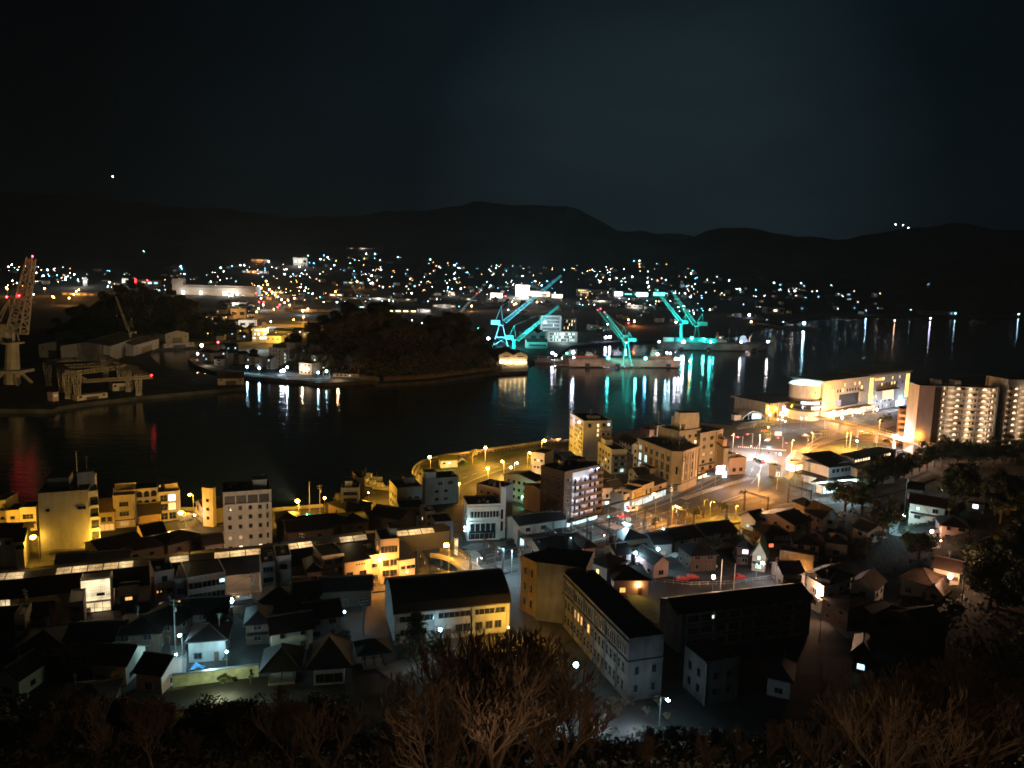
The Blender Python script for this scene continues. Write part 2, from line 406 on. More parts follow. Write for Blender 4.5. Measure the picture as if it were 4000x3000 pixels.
# far land
FL = [(-900,1660),(0,1597),(208,1599),(228,1588),(353,1570),(556,1547),(963,1511),(956,1484),(845,1468),(632,1434),(588,1390),(600,1363),(758,1352),(777,1336),(900,1330),(964,1334),(900,1340),(800,1352),(742,1388),(735,1402),(760,1424),(820,1446),(900,1463),(1000,1473),(1200,1488),(1240,1497),(1450,1488),(1480,1500),(1680,1488),(1900,1460),(1960,1455),(2062,1450),(2066,1420),(2110,1398),(2180,1385),(2230,1350),(2400,1335),(2620,1325),(2800,1310),(2900,1300),(2950,1282),(3050,1262),(3200,1240),(3440,1236),(3560,1246),(3660,1240),(3860,1244),(4000,1238),(4800,1262)]
fp = poly_px(FL) + [(5200, 2900), (-3200, 2900)]
sheet('far_shore_ground', fp, 0.0, mat('far_ground', (.06,.058,.055), .9, .4, .05, patch=.5), thick=3.0)
def ridge(tab, yr, name, zf):
    mb = MB(); cols = list(range(-900, 5201, 50)); rows = 22
    for c in cols:
        for j in range(rows+1):
            Y, z = zf(c, j/rows); d = ray(c, 1100)
            n = noise.noise(Vector((c*.006, j*.5, yr*.01)))*(6+26*j/rows)*(yr/4700) * (1 if 1 < j < rows else .35) + (noise.noise(Vector((c*.021, j*.3, 7)))*16 + noise.noise(Vector((c*.06, j*.4, 3)))*8)*(yr/4700)*(j/rows)
            mb.v.append((d.x*Y/d.y, Y, z+n))
    for i in range(len(cols)-1):
        for j in range(rows):
            a = i*(rows+1)+j; mb.f.append((a, a+rows+1, a+rows+2, a+1)); mb.m.append(0)
    return struct(mb.build(name, hillm))
def z1(c, s):
    ys = interp(YS, c); Y = ys-30 + (4730-ys)*min(1, s*1.06)
    if s > .95: return 4700+ (s-.95)*6000, hillz(c, 4700)-(s-.95)*2500
    return Y, hillz(c, Y) if Y > ys else -1
ridge(SKY1, 4700, 'hills', z1)
def z2(c, s):
    zr = AT(c, interp(SKY2, c), 9000).z
    return (5600+3400*s, -5 + (zr+5)*(.3*s+.7*s*s)) if s < .96 else (9400, zr-400)
ridge(SKY2, 9000, 'mountains', z2)

# mounds (wooded island hill, wooded hill behind the shipyard)
MOUNDS = []
def mound(name, cpx, cpy, rx, ry, h, m, rot=0):
    c = W(cpx, cpy); mb = MB(); n, r = 30, 14; cs, sn = math.cos(rot), math.sin(rot)
    for j in range(r+1):
        for i in range(n):
            t = 2*PI*i/n; q = j/r; x = q*rx*math.cos(t); y = q*ry*math.sin(t)
            z = h*(1-S(q**1.3)) + noise.noise(Vector((x*.03, y*.03, h)))*h*.12*(1-q)
            mb.v.append((c.x+x*cs-y*sn, c.y+x*sn+y*cs, z))
    for j in range(r):
        for i in range(n):
            mb.f.append((j*n+i, (j+1)*n+i, (j+1)*n+(i+1)%n, j*n+(i+1)%n)); mb.m.append(0)
    MOUNDS.append((c, rx, ry, h, cs, sn)); return struct(mb.build(name, m))
def moundz(k, x, y):
    c, rx, ry, h, cs, sn = MOUNDS[k]; dx, dy = x-c.x, y-c.y
    q = math.hypot((dx*cs+dy*sn)/rx, (-dx*sn+dy*cs)/ry)
    return h*(1-S(min(1, q)**1.3))
mound('wooded_hill', 1470, 1420, 100, 95, 44, soil)
mound('wooded_hill', 1730, 1405, 75, 90, 34, soil)
mound('wooded_hill', 560, 1300, 120, 90, 52, soil)

# ------------------------------------------------------------------ roads
RN = [(1480,2345),(1900,2232),(2180,2155),(2400,2100),(2620,2030),(2800,1975),(2900,1938),(2990,1900),(3065,1865),(3100,1815),(3112,1765),(3250,1705),(3450,1655),(3640,1618)]
RF = [(3640,1596),(3300,1632),(3150,1642),(2980,1657),(2870,1674),(2800,1690),(2855,1740),(2868,1790),(2850,1842),(2720,1903),(2600,1955),(2400,2020),(2200,2075),(2020,2122),(1850,2155),(1480,2265)]
sheet('road', poly_px(RN+RF), .012, asphalt)
sheet('road', poly_px([(700,2170),(705,2080),(690,2040),(780,1985),(1260,1990),(1262,2010),(820,2012),(745,2060),(745,2165)]), .012, asphalt)
sheet('road', poly_px([(1690,1925),(1700,1890),(1800,1850),(2010,1790),(2180,1755),(2185,1775),(2030,1815),(1830,1880),(1800,1925)]), .012, asphalt)
sheet('road', poly_px([(-200,2225),(0,2200),(380,2155),(384,2085),(530,2075),(640,2130),(700,2120),(700,2150),(400,2185),(0,2230)]), .012, asphalt)
sheet('road', poly_px([(-200,2500),(0,2480),(350,2440),(620,2415),(900,2395),(1250,2345),(1480,2300),(1480,2340),(1250,2390),(900,2440),(350,2490),(0,2530)]), .012, asphalt)
# pavements with kerbs
def walk(px, z=.14, m=paver): return sheet('pavement', poly_px(px), z, m, thick=.13)
walk([(2030,2120),(2220,2072),(2345,2036),(2400,2018),(2600,1953),(2720,1901),(2850,1840),(2840,1826),(2715,1888),(2590,1940),(2390,2004),(2210,2058),(2020,2104)])
walk([(3110,1762),(3250,1703),(3450,1653),(3640,1616),(3640,1632),(3480,1668),(3300,1712),(3170,1745),(3130,1790),(3120,1830),(3080,1880),(3062,1866),(3098,1815)])
walk([(2180,2157),(2400,2102),(2620,2032),(2800,1977),(2900,1940),(2905,1948),(2800,1988),(2620,2043),(2400,2113),(2185,2168)])
walk([(2870,1672),(2980,1655),(3150,1640),(3300,1630),(3640,1594),(3640,1560),(3400,1590),(3160,1612),(3000,1635),(2900,1652)])
walk([(1850,2153),(2020,2120),(2015,2106),(1960,2118),(1840,2125),(1800,2140)])
# lawns / beds
def bed(px, m=grass_m, name='grass', z=.17):
    o = sheet(name, poly_px(px), z, m, thick=.1); return o
bed([(3175,1775),(3210,1750),(3290,1735),(3360,1730),(3440,1742),(3500,1765),(3400,1785),(3300,1800),(3205,1795)])
bed([(1700,1812),(1760,1796),(1860,1782),(2000,1762),(2110,1748),(2060,1765),(1950,1785),(1860,1812),(1790,1838),(1730,1842)])
bed([(2650,2002),(2760,1968),(2900,1955),(3030,1960),(2990,1985),(2860,2010),(2700,2038),(2630,2042),(2560,2052),(2590,2030)], mat('dry_verge',(.16,.12,.04),.95,.4,.4,bump=.4,patch=.3))
bed([(2440,2310),(2560,2350),(2630,2400),(2560,2440),(2470,2370)], mat('school_lawn',(.09,.12,.035),.95,.35,.5,bump=.4,patch=.2))
# paint
mb = MB()
def stripe(a, b, wd):
    a = Vector((a[0], a[1], 0)); b = Vector((b[0], b[1], 0)); d = (b-a).normalized(); n = Vector((-d.y, d.x, 0))*wd/2
    mb.add([(p.x, p.y, .016) for p in (a-n, b-n, b+n, a+n)], [(0,1,2,3)])
def pxs(x, y): return W(x, y)
# zebra bar along the main road
c = smooth([pxs(2672,1948), pxs(2760,1918), pxs(2850,1890), pxs(2935,1866)], 10)
tot = 0
for a, b in zip(c, c[1:]):
    tot += 1
acc = 0; seg = []
for a, b in zip(c, c[1:]):
    n = max(1, int((b-a).length/.5))
    for i in range(n): seg.append((a.lerp(b, i/n), (b-a).normalized()))
for i in range(0, len(seg), 3):
    p, d = seg[i]; n = Vector((-d.y, d.x, 0)); stripe(p-n*1.5, p+n*1.5, .75)
def crosswalk(p0, p1, ln, step=1.0, wd=.5):
    a, b = pxs(*p0), pxs(*p1); d = (b-a).normalized(); n = Vector((-d.y, d.x, 0))
    k = int((b-a).length/step)
    for i in range(k+1): p = a+d*(i*step); stripe(p-n*ln/2, p+n*ln/2, wd)
crosswalk((2885,1745), (3075,1760), 3.4); crosswalk((2905,1795), (3035,1803), 3.2); crosswalk((2370,2045), (2440,2072), 4.5, 1.0, .55)
crosswalk((1838,2150), (1880,2215), 4, 1.1, .5); crosswalk((3085,1790), (3110,1758), 3)
for pts, wd, dash in (([(1900,2185),(2180,2112),(2400,2055),(2620,1995),(2680,1972)], .18, 5), ([(1900,2222),(2180,2146),(2400,2090),(2620,2022),(2800,1967),(2890,1935)], .15, 0), ([(1900,2170),(2200,2088),(2400,2030),(2600,1968),(2720,1915),(2840,1858)], .15, 0), ([(2905,1880),(2930,1850),(2945,1820)], .15, 3), ([(2935,1890),(2965,1850),(2975,1815)], .25, 0),
                      ([(2960,1735),(3060,1690),(3250,1660),(3500,1625)], .18, 5), ([(3120,1830),(3130,1790),(3190,1745),(3290,1722),(3400,1722),(3480,1740)], .2, 0), ([(1720,1905),(1850,1852),(2010,1803),(2170,1765)], .2, 4), ([(1760,1915),(1880,1862),(2030,1812)], .15, 0)):
    c = smooth([pxs(*p) for p in pts], 8); on = True; acc = 0
    for a, b in zip(c, c[1:]):
        n = max(1, int((b-a).length/1.0))
        for i in range(n):
            q0, q1 = a.lerp(b, i/n), a.lerp(b, (i+1)/n)
            if not dash or int(acc/dash) % 2 == 0: stripe(q0, q1, wd)
            acc += (q1-q0).length
for a in ((2915,1838),(2945,1840)):
    p = pxs(*a); mb.add([(p.x+x, p.y+y, .016) for x, y in ((-.12,0),(.12,0),(.12,3),(.5,3),(0,4.2),(-.5,3),(-.12,3))], [(0,1,2,3,4,5,6)])
struct(mb.build('road_markings', paint))
# railway
RLP = [(600,2365),(1100,2330),(1500,2285),(1800,2250),(2100,2185),(2400,2128),(2700,2060),(3000,2000),(3300,1950),(3480,1905),(3640,1850)]
rl = smooth([pxs(*p) for p in RLP], 8)
sheet('railway_bed', ribbon([(p.x, p.y) for p in rl], 4.6, 4.6), .35, ballast, thick=.32)
mb = MB()
for off in (-3.0, -1.9, 1.9, 3.0):
    c = [Vector((p.x, p.y, .45)) for p in rl]
    for i in range(len(c)-1):
        d = (c[i+1]-c[i]).normalized(); n = Vector((-d.y, d.x, 0))*off; mb.beam(c[i]+n, c[i+1]+n, .09)
struct(mb.build('rails', steel))
# ------------------------------------------------------------------ windows and buildings
WM = {}
def win_mesh(w, h, pane, kind='sash'):
    key = (round(w,2), round(h,2), pane.name, kind)
    if key in WM: return WM[key]
    mb = MB(); t = .07
    if kind == 'arch':
        n = 8; pts = [(-w/2, -h/2), (w/2, -h/2)] + [(w/2*math.cos(PI*i/n), h/2-w/2+w/2*math.sin(PI*i/n)) for i in range(n+1)]
        def ring(k, y): return [(p[0]*k, y, p[1]*(1-(1-k)*.6)) for p in pts]
        m = len(pts)
        mb.add(ring(1.16, -.10)+ring(.98, -.10), [(i, (i+1)%m, m+(i+1)%m, m+i) for i in range(m)], 0)
        mb.add(ring(1.16, 0)+ring(1.16, -.10), [(i, (i+1)%m, m+(i+1)%m, m+i) for i in range(m)], 0)
        mb.add(ring(.98, -.03), [tuple(range(m))], 1)
    else:
        mb.box(-w/2-t, w/2+t, -.12, 0, h/2, h/2+t, 0); mb.box(-w/2-t-.06, w/2+t+.06, -.22, 0, -h/2-t, -h/2, 0)
        mb.box(-w/2-t, -w/2, -.12, 0, -h/2, h/2, 0); mb.box(w/2, w/2+t, -.12, 0, -h/2, h/2, 0)
        mb.box(-w/2, w/2, -.035, 0, -h/2, h/2, 1)
        n = max(1, int(round(w/.9))) if kind != 'plain' else 1
        for i in range(1, n): x = -w/2+w*i/n; mb.box(x-.03, x+.03, -.07, -.036, -h/2, h/2, 0)
        if kind == 'grid':
            for i in range(1, max(2, int(h/.8))): z = -h/2+h*i/max(2, int(h/.8)); mb.box(-w/2, w/2, -.068, -.037, z-.025, z+.025, 0)
        if kind == 'hood': mb.box(-w/2-.2, w/2+.2, -.6, 0, h/2+t, h/2+t+.1, 0)
    WM[key] = mb.mesh('window', [frame_m, pane]); return WM[key]
class Bld:
    """a building: local x along its front (seen from the camera side), y away from the camera"""
    def __init__(s, name, label, A, B, d, h, z0=0.0, cat='building', wall=plaster3, roof='flat', roofm=None, rh=2.2, group=None, par=.8, over=.5, wallname='wall', pz=None, eave=0):
        # A, B: roof corners of the front in the photograph, at height z0+h
        if isinstance(A, Vector): a, b = A, B
        else: a, b = W(A[0], A[1], z0+h), W(B[0], B[1], z0+h)
        dx = b-a; s.w = math.hypot(dx.x, dx.y); s.d = d; s.h = h; s.z0 = z0
        s.rz = math.atan2(dx.y, dx.x)
        s.t = thing(name, label, cat, (a.x, a.y, z0), s.rz, group); s.wallm = wall
        W_, D_ = s.w, s.d
        s.origin = Vector((a.x, a.y, z0))
        mb = MB(); below = 6 if z0 > .5 else .3
        mb.box(0, W_, 0, D_, -below, h)
        if roof == 'gable': mb.add([(0,0,h),(0,D_,h),(0,D_/2,h+rh*.97),(W_,0,h),(W_,D_,h),(W_,D_/2,h+rh*.97)], [(0,2,1),(3,4,5)])
        if roof == 'gableF': mb.add([(0,0,h),(W_,0,h),(W_/2,0,h+rh*.97),(0,D_,h),(W_,D_,h),(W_/2,D_,h+rh*.97)], [(0,1,2),(3,5,4)])
        s.wall = mb.build(wallname, wall, s.t)
        rm = roofm or (flatroof if roof in ('flat',) else tile); mb = MB(); o = over
        if roof == 'flat':
            mb.box(.18, W_-.18, .18, D_-.18, h, h+.06); s.roof = mb.build('roof', rm, s.t)
            if par:
                p = MB(); p.box(-.04, W_+.04, -.04, .2, h, h+par); p.box(-.04, W_+.04, D_-.2, D_+.04, h, h+par)
                p.box(-.04, .2, .2, D_-.2, h, h+par); p.box(W_-.2, W_+.04, .2, D_-.2, h, h+par); p.build('parapet', wall, s.t)
        elif roof == 'gable':
            y0, y1, ym = -o, D_+o, D_/2; zz = h-rh*o/(D_/2); th = .18
            for ya in (y0, y1):
                mb.add([(-o,ya,zz),(W_+o,ya,zz),(W_+o,ym,h+rh),(-o,ym,h+rh),(-o,ya,zz+th),(W_+o,ya,zz+th),(W_+o,ym,h+rh+th),(-o,ym,h+rh+th)], [(0,1,2,3),(4,5,6,7),(0,1,5,4),(1,2,6,5),(3,0,4,7)])
            mb.box(-o, W_+o, ym-.2, ym+.2, h+rh+.05, h+rh+.38); s.roof = mb.build('roof', rm, s.t)
        elif roof == 'gableF':
            x0, x1, xm = -o, W_+o, W_/2; zz = h-rh*o/(W_/2); th = .18
            for xa in (x0, x1):
                mb.add([(xa,-o,zz),(xa,D_+o,zz),(xm,D_+o,h+rh),(xm,-o,h+rh),(xa,-o,zz+th),(xa,D_+o,zz+th),(xm,D_+o,h+rh+th),(xm,-o,h+rh+th)], [(0,1,2,3),(4,5,6,7),(0,1,5,4),(1,2,6,5),(3,0,4,7)])
            mb.box(xm-.2, xm+.2, -o, D_+o, h+rh+.05, h+rh+.38); s.roof = mb.build('roof', rm, s.t)
        elif roof == 'hip':
            i = min(W_, D_)/2
            if W_ >= D_: r0, r1 = (i, D_/2), (W_-i+.01, D_/2)
            else: r0, r1 = (W_/2, i), (W_/2, D_-i+.01)
            z = h-.25; e = [(-o,-o,z),(W_+o,-o,z),(W_+o,D_+o,z),(-o,D_+o,z)]
            e2 = [(x,y,zz+.22) for x,y,zz in e]; R = [(r0[0],r0[1],h+rh),(r1[0],r1[1],h+rh)]
            fs = [(0,3,2,1)] + [(k,(k+1)%4,4+(k+1)%4,4+k) for k in range(4)]
            fs += ([(4,5,9,8),(5,6,9),(6,7,8,9),(7,4,8)] if W_ >= D_ else [(4,5,8),(5,6,9,8),(6,7,9),(7,4,8,9)])
            mb.add(e+e2+R, fs); mb.beam(R[0], R[1], .28)
            for k, q in ((0,0),(3,0),(1,1),(2,1)) if W_ >= D_ else ((0,0),(1,0),(2,1),(3,1)): mb.beam(e2[k], R[q], .16)
            s.roof = mb.build('roof', rm, s.t)
        elif roof == 'shed':
            mb.add([(-o,-o,h-.1),(W_+o,-o,h-.1),(W_+o,D_+o,h+rh),(-o,D_+o,h+rh),(-o,-o,h+.1),(W_+o,-o,h+.1),(W_+o,D_+o,h+rh+.2),(-o,D_+o,h+rh+.2)], [(0,3,2,1),(4,5,6,7),(0,1,5,4),(1,2,6,5),(2,3,7,6),(3,0,4,7)])
            s.roof = mb.build('roof', rm, s.t)
    def face(s, f):
        return {'F': (Vector((0,0,0)), Vector((1,0,0)), 0.0, s.w), 'R': (Vector((s.w,0,0)), Vector((0,1,0)), PI/2, s.d), 'L': (Vector((0,s.d,0)), Vector((0,-1,0)), -PI/2, s.d)}[f]
    def on(s, f, u, z, name, data, out=0.0):
        o, d, r, L_ = s.face(f); n = Vector((d.y, -d.x, 0))
        return link(name, data, s.t, o + d*u + Vector((0,0,z)) + n*out, r)
    def win(s, f, u, z, w, h, pane=None, kind='sash'): return s.on(f, u, z, 'window', win_mesh(w, h, pane or glass, kind))
    def wins(s, f, us, zs, w, h, lit=None, kind='sash', frac=True):
        """us in fractions of the face; lit: {(col,row): material}, rows from the bottom"""
        L_ = s.face(f)[3]; lit = lit or {}
        for i, u in enumerate(us):
            for j, z in enumerate(zs): s.win(f, u*L_ if frac else u, z, w, h, lit.get((i, j)), kind)
    def grid(s, f, nc, nr, w, h, z0=1.6, dz=3.0, lit=None, kind='sash', m=.09, plit=0, litm=None, rnd=None):
        us = [m + (1-2*m)*(i+.5)/nc for i in range(nc)]; zs = [z0+dz*j for j in range(nr)]
        lit = dict(lit or {})
        if plit:
            R = random.Random(rnd or 1)
            for i in range(nc):
                for j in range(nr):
                    if R.random() < plit: lit.setdefault((i, j), litm or L_WARM)
        s.wins(f, us, zs, w, h, lit, kind)
    def part(s, name, m, *boxes):
        mb = MB()
        for b in boxes: mb.box(*b)
        return mb.build(name, m, s.t)
    def facebox(s, f, name, m, u0, u1, z0, z1, out, out0=0.0):
        L_ = s.face(f)[3]; mb = MB(); mb.box(u0*L_, u1*L_, -out, -out0, z0, z1)
        return s.on(f, 0, 0, name, mb.mesh(name, [m]))
    def penthouse(s, x0, x1, y0, y1, h, m=None, name='stair_tower'):
        return s.part(name, m or s.wallm, (x0*s.w, x1*s.w, y0*s.d, y1*s.d, s.h+.06, s.h+h), (x0*s.w-.12, x1*s.w+.12, y0*s.d-.12, y1*s.d+.12, s.h+h, s.h+h+.14))
    def tank(s, u, v, r=1.0, hh=1.6):
        mb = MB(); c = (u*s.w, v*s.d); mb.tube((c[0], c[1], s.h+.8), (c[0], c[1], s.h+.8+hh), r, r, 12)
        for a in (-.6, .6):
            for b in (-.6, .6): mb.beam((c[0]+a*r, c[1]+b*r, s.h), (c[0]+a*r, c[1]+b*r, s.h+.8), .1)
        return mb.build('water_tank', steel, s.t)
    def units(s, n, seed=1):
        R = random.Random(seed)
        for i in range(n):
            x, y = R.uniform(.12, .85)*s.w, R.uniform(.15, .85)*s.d; mb = MB()
            mb.box(x, x+.9, y, y+.5, s.h+.12, s.h+.95); mb.tube((x+.45, y-.02, s.h+.55), (x+.45, y+.01, s.h+.55), .3, .3, 10)
            mb.build('air_conditioner', plaster, s.t)
    def aerial(s, u, v, hh=3.5):
        mb = MB(); x, y = u*s.w, v*s.d; mb.tube((x,y,s.h), (x,y,s.h+hh), .05, .04, 5)
        for k in range(4): mb.beam((x-.6+.1*k, y, s.h+hh-.3-k*.25), (x+.6-.1*k, y, s.h+hh-.3-k*.25), .03)
        return mb.build('antenna', steel, s.t)
    def balconies(s, f, nr, u0, u1, z0=0, dz=3.0, out=1.3, m=None, hh=1.05, rail=False):
        L_ = s.face(f)[3]
        for j in range(nr):
            z = z0+dz*j; mb = MB(); mb.box(u0*L_, u1*L_, -out, 0, z-.15, z)
            if rail:
                mb.box(u0*L_, u1*L_, -out, -out+.05, z+hh-.06, z+hh)
                k = int((u1-u0)*L_/.35)
                for i in range(k+1): x = u0*L_+(u1-u0)*L_*i/k; mb.box(x-.02, x+.02, -out+.01, -out+.04, z, z+hh-.06)
            else: mb.box(u0*L_, u1*L_, -out, -out+.12, z, z+hh)
            mb.box(u0*L_, u0*L_+.12, -out+.12, 0, z, z+hh); mb.box(u1*L_-.12, u1*L_, -out+.12, 0, z, z+hh)
            s.on(f, 0, 0, 'balcony', mb.mesh('balcony', [m or s.wallm]))
    def shopfront(s, f, u0, u1, z1=2.6, m=None, n=4):
        L_ = s.face(f)[3]; a, b = u0*L_, u1*L_; mb = MB(); mb.box(a, b, -.04, 0, .25, z1, 1)
        for i in range(n+1): x = a+(b-a)*i/n; mb.box(x-.05, x+.05, -.10, -.041, .05, z1, 0)
        mb.box(a, b, -.10, -.041, z1-.12, z1, 0); mb.box(a, b, -.12, 0, 0, .25, 0)
        return s.on(f, 0, 0, 'shop_window', mb.mesh('shop_window', [frame_m, m or L_SHOP]))
    def awning(s, f, u0, u1, z, out=1.5, m=None, drop=.4):
        L_ = s.face(f)[3]; a, b = u0*L_, u1*L_; mb = MB()
        mb.add([(a,0,z),(b,0,z),(b,-out,z-drop),(a,-out,z-drop),(a,0,z+.12),(b,0,z+.12),(b,-out,z-drop+.1),(a,-out,z-drop+.1)], [(0,3,2,1),(4,5,6,7),(3,2,6,7),(1,2,6,5),(0,3,7,4)])
        return s.on(f, 0, 0, 'awning', mb.mesh('awning', [m or darkroof]))
    def sign(s, f, u, z, w, h, m, out=.25):
        mb = MB(); mb.box(-w/2, w/2, -out, 0, -h/2, h/2)
        return s.on(f, u*s.face(f)[3], z, 'sign', mb.mesh('sign', [m]))
    def door(s, f, u, w=.95, h=2.1, m=None):
        mb = MB(); mb.box(-w/2-.08, w/2+.08, -.1, 0, 0, h+.08, 0); mb.box(-w/2, w/2, -.13, -.1, .02, h, 1); mb.box(w/2-.16, w/2-.1, -.2, -.13, .95, 1.1, 0)
        return s.on(f, u*s.face(f)[3], .0, 'door', mb.mesh('door', [frame_m, m or darkwood]))
def small_house(label, A, B, d, h=5.2, wall=plaster2, roof='hip', rm=None, z=None, rh=1.9, name='house', lit=None, side=None, group=None, floors=2, extra=True, kind='sash', over=.6):
    """A,B eave corners in the photo; stands on the hillside"""
    if z is None:
        m = ((A[0]+B[0])/2, (A[1]+B[1])/2); z = 0.0
        for _ in range(8):
            p = W(m[0], m[1], z+h); z = T(p.x, p.y+1)
    b = Bld(name, label, A, B, d, h, z, 'house', wall, roof, rm, rh, group, over=over)
    R = random.Random(hash(label) & 0xffff if False else sum(map(ord, label)))
    lit = lit or {}
    n = max(1, int(b.w/3.4)); us = [(i+.5)/n for i in range(n)]
    for j in range(floors):
        zc = 1.5+2.7*j
        if zc+.7 > h: break
        for i, u in enumerate(us):
            if j == 0 and i == n//2 and n > 1: b.door('F', u, m=darkwood); continue
            b.win('F', u*b.w, zc, R.choice((1.5, 1.7, .9)), R.choice((1.1, 1.3)), lit.get((i, j)), kind)
        for i in range(max(1, int(d/4))): b.win('L', d*(i+.5)/max(1, int(d/4)), zc, 1.2, 1.0, (side or {}).get((i, j)))
        for i in range(max(1, int(d/4))): b.win('R', d*(i+.5)/max(1, int(d/4)), zc, 1.2, 1.0)
    if extra and R.random() < .5: b.aerial(R.uniform(.2,.8), .5, rh+2.4)
    if floors > 1 and h > 4.5 and R.random() < .6: b.awning('F', .05, .95, 2.85, .9, rm or tile, .35)
    return b

# ------------------------------------------------------------------ street furniture
def lamp_globe(name='street_lamp', h=8.0, arm=1.4, bulbm=E_SOD, r=.34, pole=steel):
    t = thing(name, 'x', 'street lamp')
    mb = MB(); mb.tube((0,0,0), (0,0,h-.3), .11, .07, 8); mb.tube((0,0,0), (0,0,.5), .2, .18, 8); mb.build('pole', pole, t)
    mb = MB(); mb.tube((0,0,h-.5), (arm*.6,0,h+.1), .05, .04, 6); mb.tube((arm*.6,0,h+.1), (arm,0,h+.12), .04, .04, 6); mb.build('arm', pole, t)
    mb = MB(); mb.box(arm-.15, arm+.65, -.2, .2, h+.1, h+.26); mb.build('lamp_head', pole, t)
    mb = MB(); mb.ball((arm+.25, 0, h-.02), r, 10, 6, sq=(1.1,.9,.7)); mb.build('bulb', bulbm, t)
    return t
def lamp_post(h=4.2, bulbm=E_COOL, r=.26, pole=steel):
    t = thing('lamp_post', 'x', 'lamp post')
    mb = MB(); mb.tube((0,0,0), (0,0,h), .07, .055, 8); mb.tube((0,0,0), (0,0,.35), .14, .12, 8); mb.build('pole', pole, t)
    mb = MB(); mb.ball((0,0,h+.22), r, 10, 6); mb.build('bulb', bulbm, t)
    mb = MB(); mb.tube((0,0,h+.42), (0,0,h+.52), r*1.1, r*.5, 10); mb.build('cap', pole, t)
    return t
PROTO = {}
def put_lamp(px, py, label, kind='sod', h=8.0, power=2200, az=None, z0=None, arm=1.4, r=.34, ground=None, tall=True, spot=False):
    """lamp whose bulb appears at (px,py)"""
    bm, col = {'sod': (E_SOD, SOD), 'sods': (E_SODs, SOD2), 'cool': (E_COOL, COOL), 'white': (E_WHITE, WHITE), 'pink': (E_PINK, PINK), 'lav': (E_LAV, LAV)}[kind]
    z = z0 if z0 is not None else 0.0
    if z0 is None:
        for _ in range(10):
            p = W(px, py, z+h); z = T(p.x, p.y)
    p = W(px, py, z+h); az = random.uniform(-2.4, -.7) if az is None else az
    r = r*1.5 if r >= .28 else r; key = (kind, round(h, 1), arm, r, tall)
    first = key not in PROTO
    if first: PROTO[key] = lamp_globe('street_lamp', h, arm, bm, r) if tall else lamp_post(h-.22, bm, r)
    off = Vector((math.cos(az), math.sin(az), 0))*((arm+.25) if tall else 0)
    loc = p - Vector((0,0,h)) - off
    if first: t = PROTO[key]; t.location = loc; t.rotation_euler = (0,0,az)
    else: t = dup(PROTO[key], loc, az)
    t['label'] = label
    if power:
        power *= 2.0 if kind in ('sod','sods') else 1.25
        light(None, p - Vector((0,0,.55)) if tall else p+Vector((0,0,r+.35)), col, power, .25)
    return t
def pole(px, py, h, label, z=None, name='utility_pole', arms=True, mat_=None, top=True):
    """utility pole whose top is at (px,py)"""
    if z is None:
        z = 0
        for _ in range(8): p = W(px, py, z+h); z = T(p.x, p.y)
    p = W(px, py, z+h); t = thing(name, label, name.replace('_', ' '), (p.x, p.y, z), random.uniform(-.5, .8))
    mb = MB(); mb.tube((0,0,-.5), (0,0,h), .17, .11, 8); mb.build('pole', mat_ or concrete, t)
    if arms:
        mb = MB(); mb.box(-1.0, 1.0, -.06, .06, h-.6, h-.48); mb.box(-.8, .8, -.06, .06, h-1.4, h-1.28)
        for x in (-.9, -.3, .3, .9): mb.tube((x,0,h-.48), (x,0,h-.25), .06, .04, 6)
        mb.build('crossarm', steel, t)
        mb = MB(); mb.tube((.35,0,h-2.9), (.35,0,h-1.9), .26, .26, 8); mb.build('transformer', steel, t)
    return t
def wires(pts, label, n=3, sag=1.0):
    mb = MB()
    for k in range(n):
        off = Vector((0, 0, -.12)) + Vector((.3*(k-1), .1*k, -.4*(k//2)))
        for a, b in zip(pts, pts[1:]):
            a, b = Vector(a)+off, Vector(b)+off; m = 6
            q = [a.lerp(b, i/m) - Vector((0,0,sag*4*(i/m)*(1-i/m))) for i in range(m+1)]
            for u, v in zip(q, q[1:]): mb.tube(u, v, .025, .025, 3, cap=False)
    return tag(mb.build('overhead_wire', rubber), label, 'overhead wire')
CARS = {}
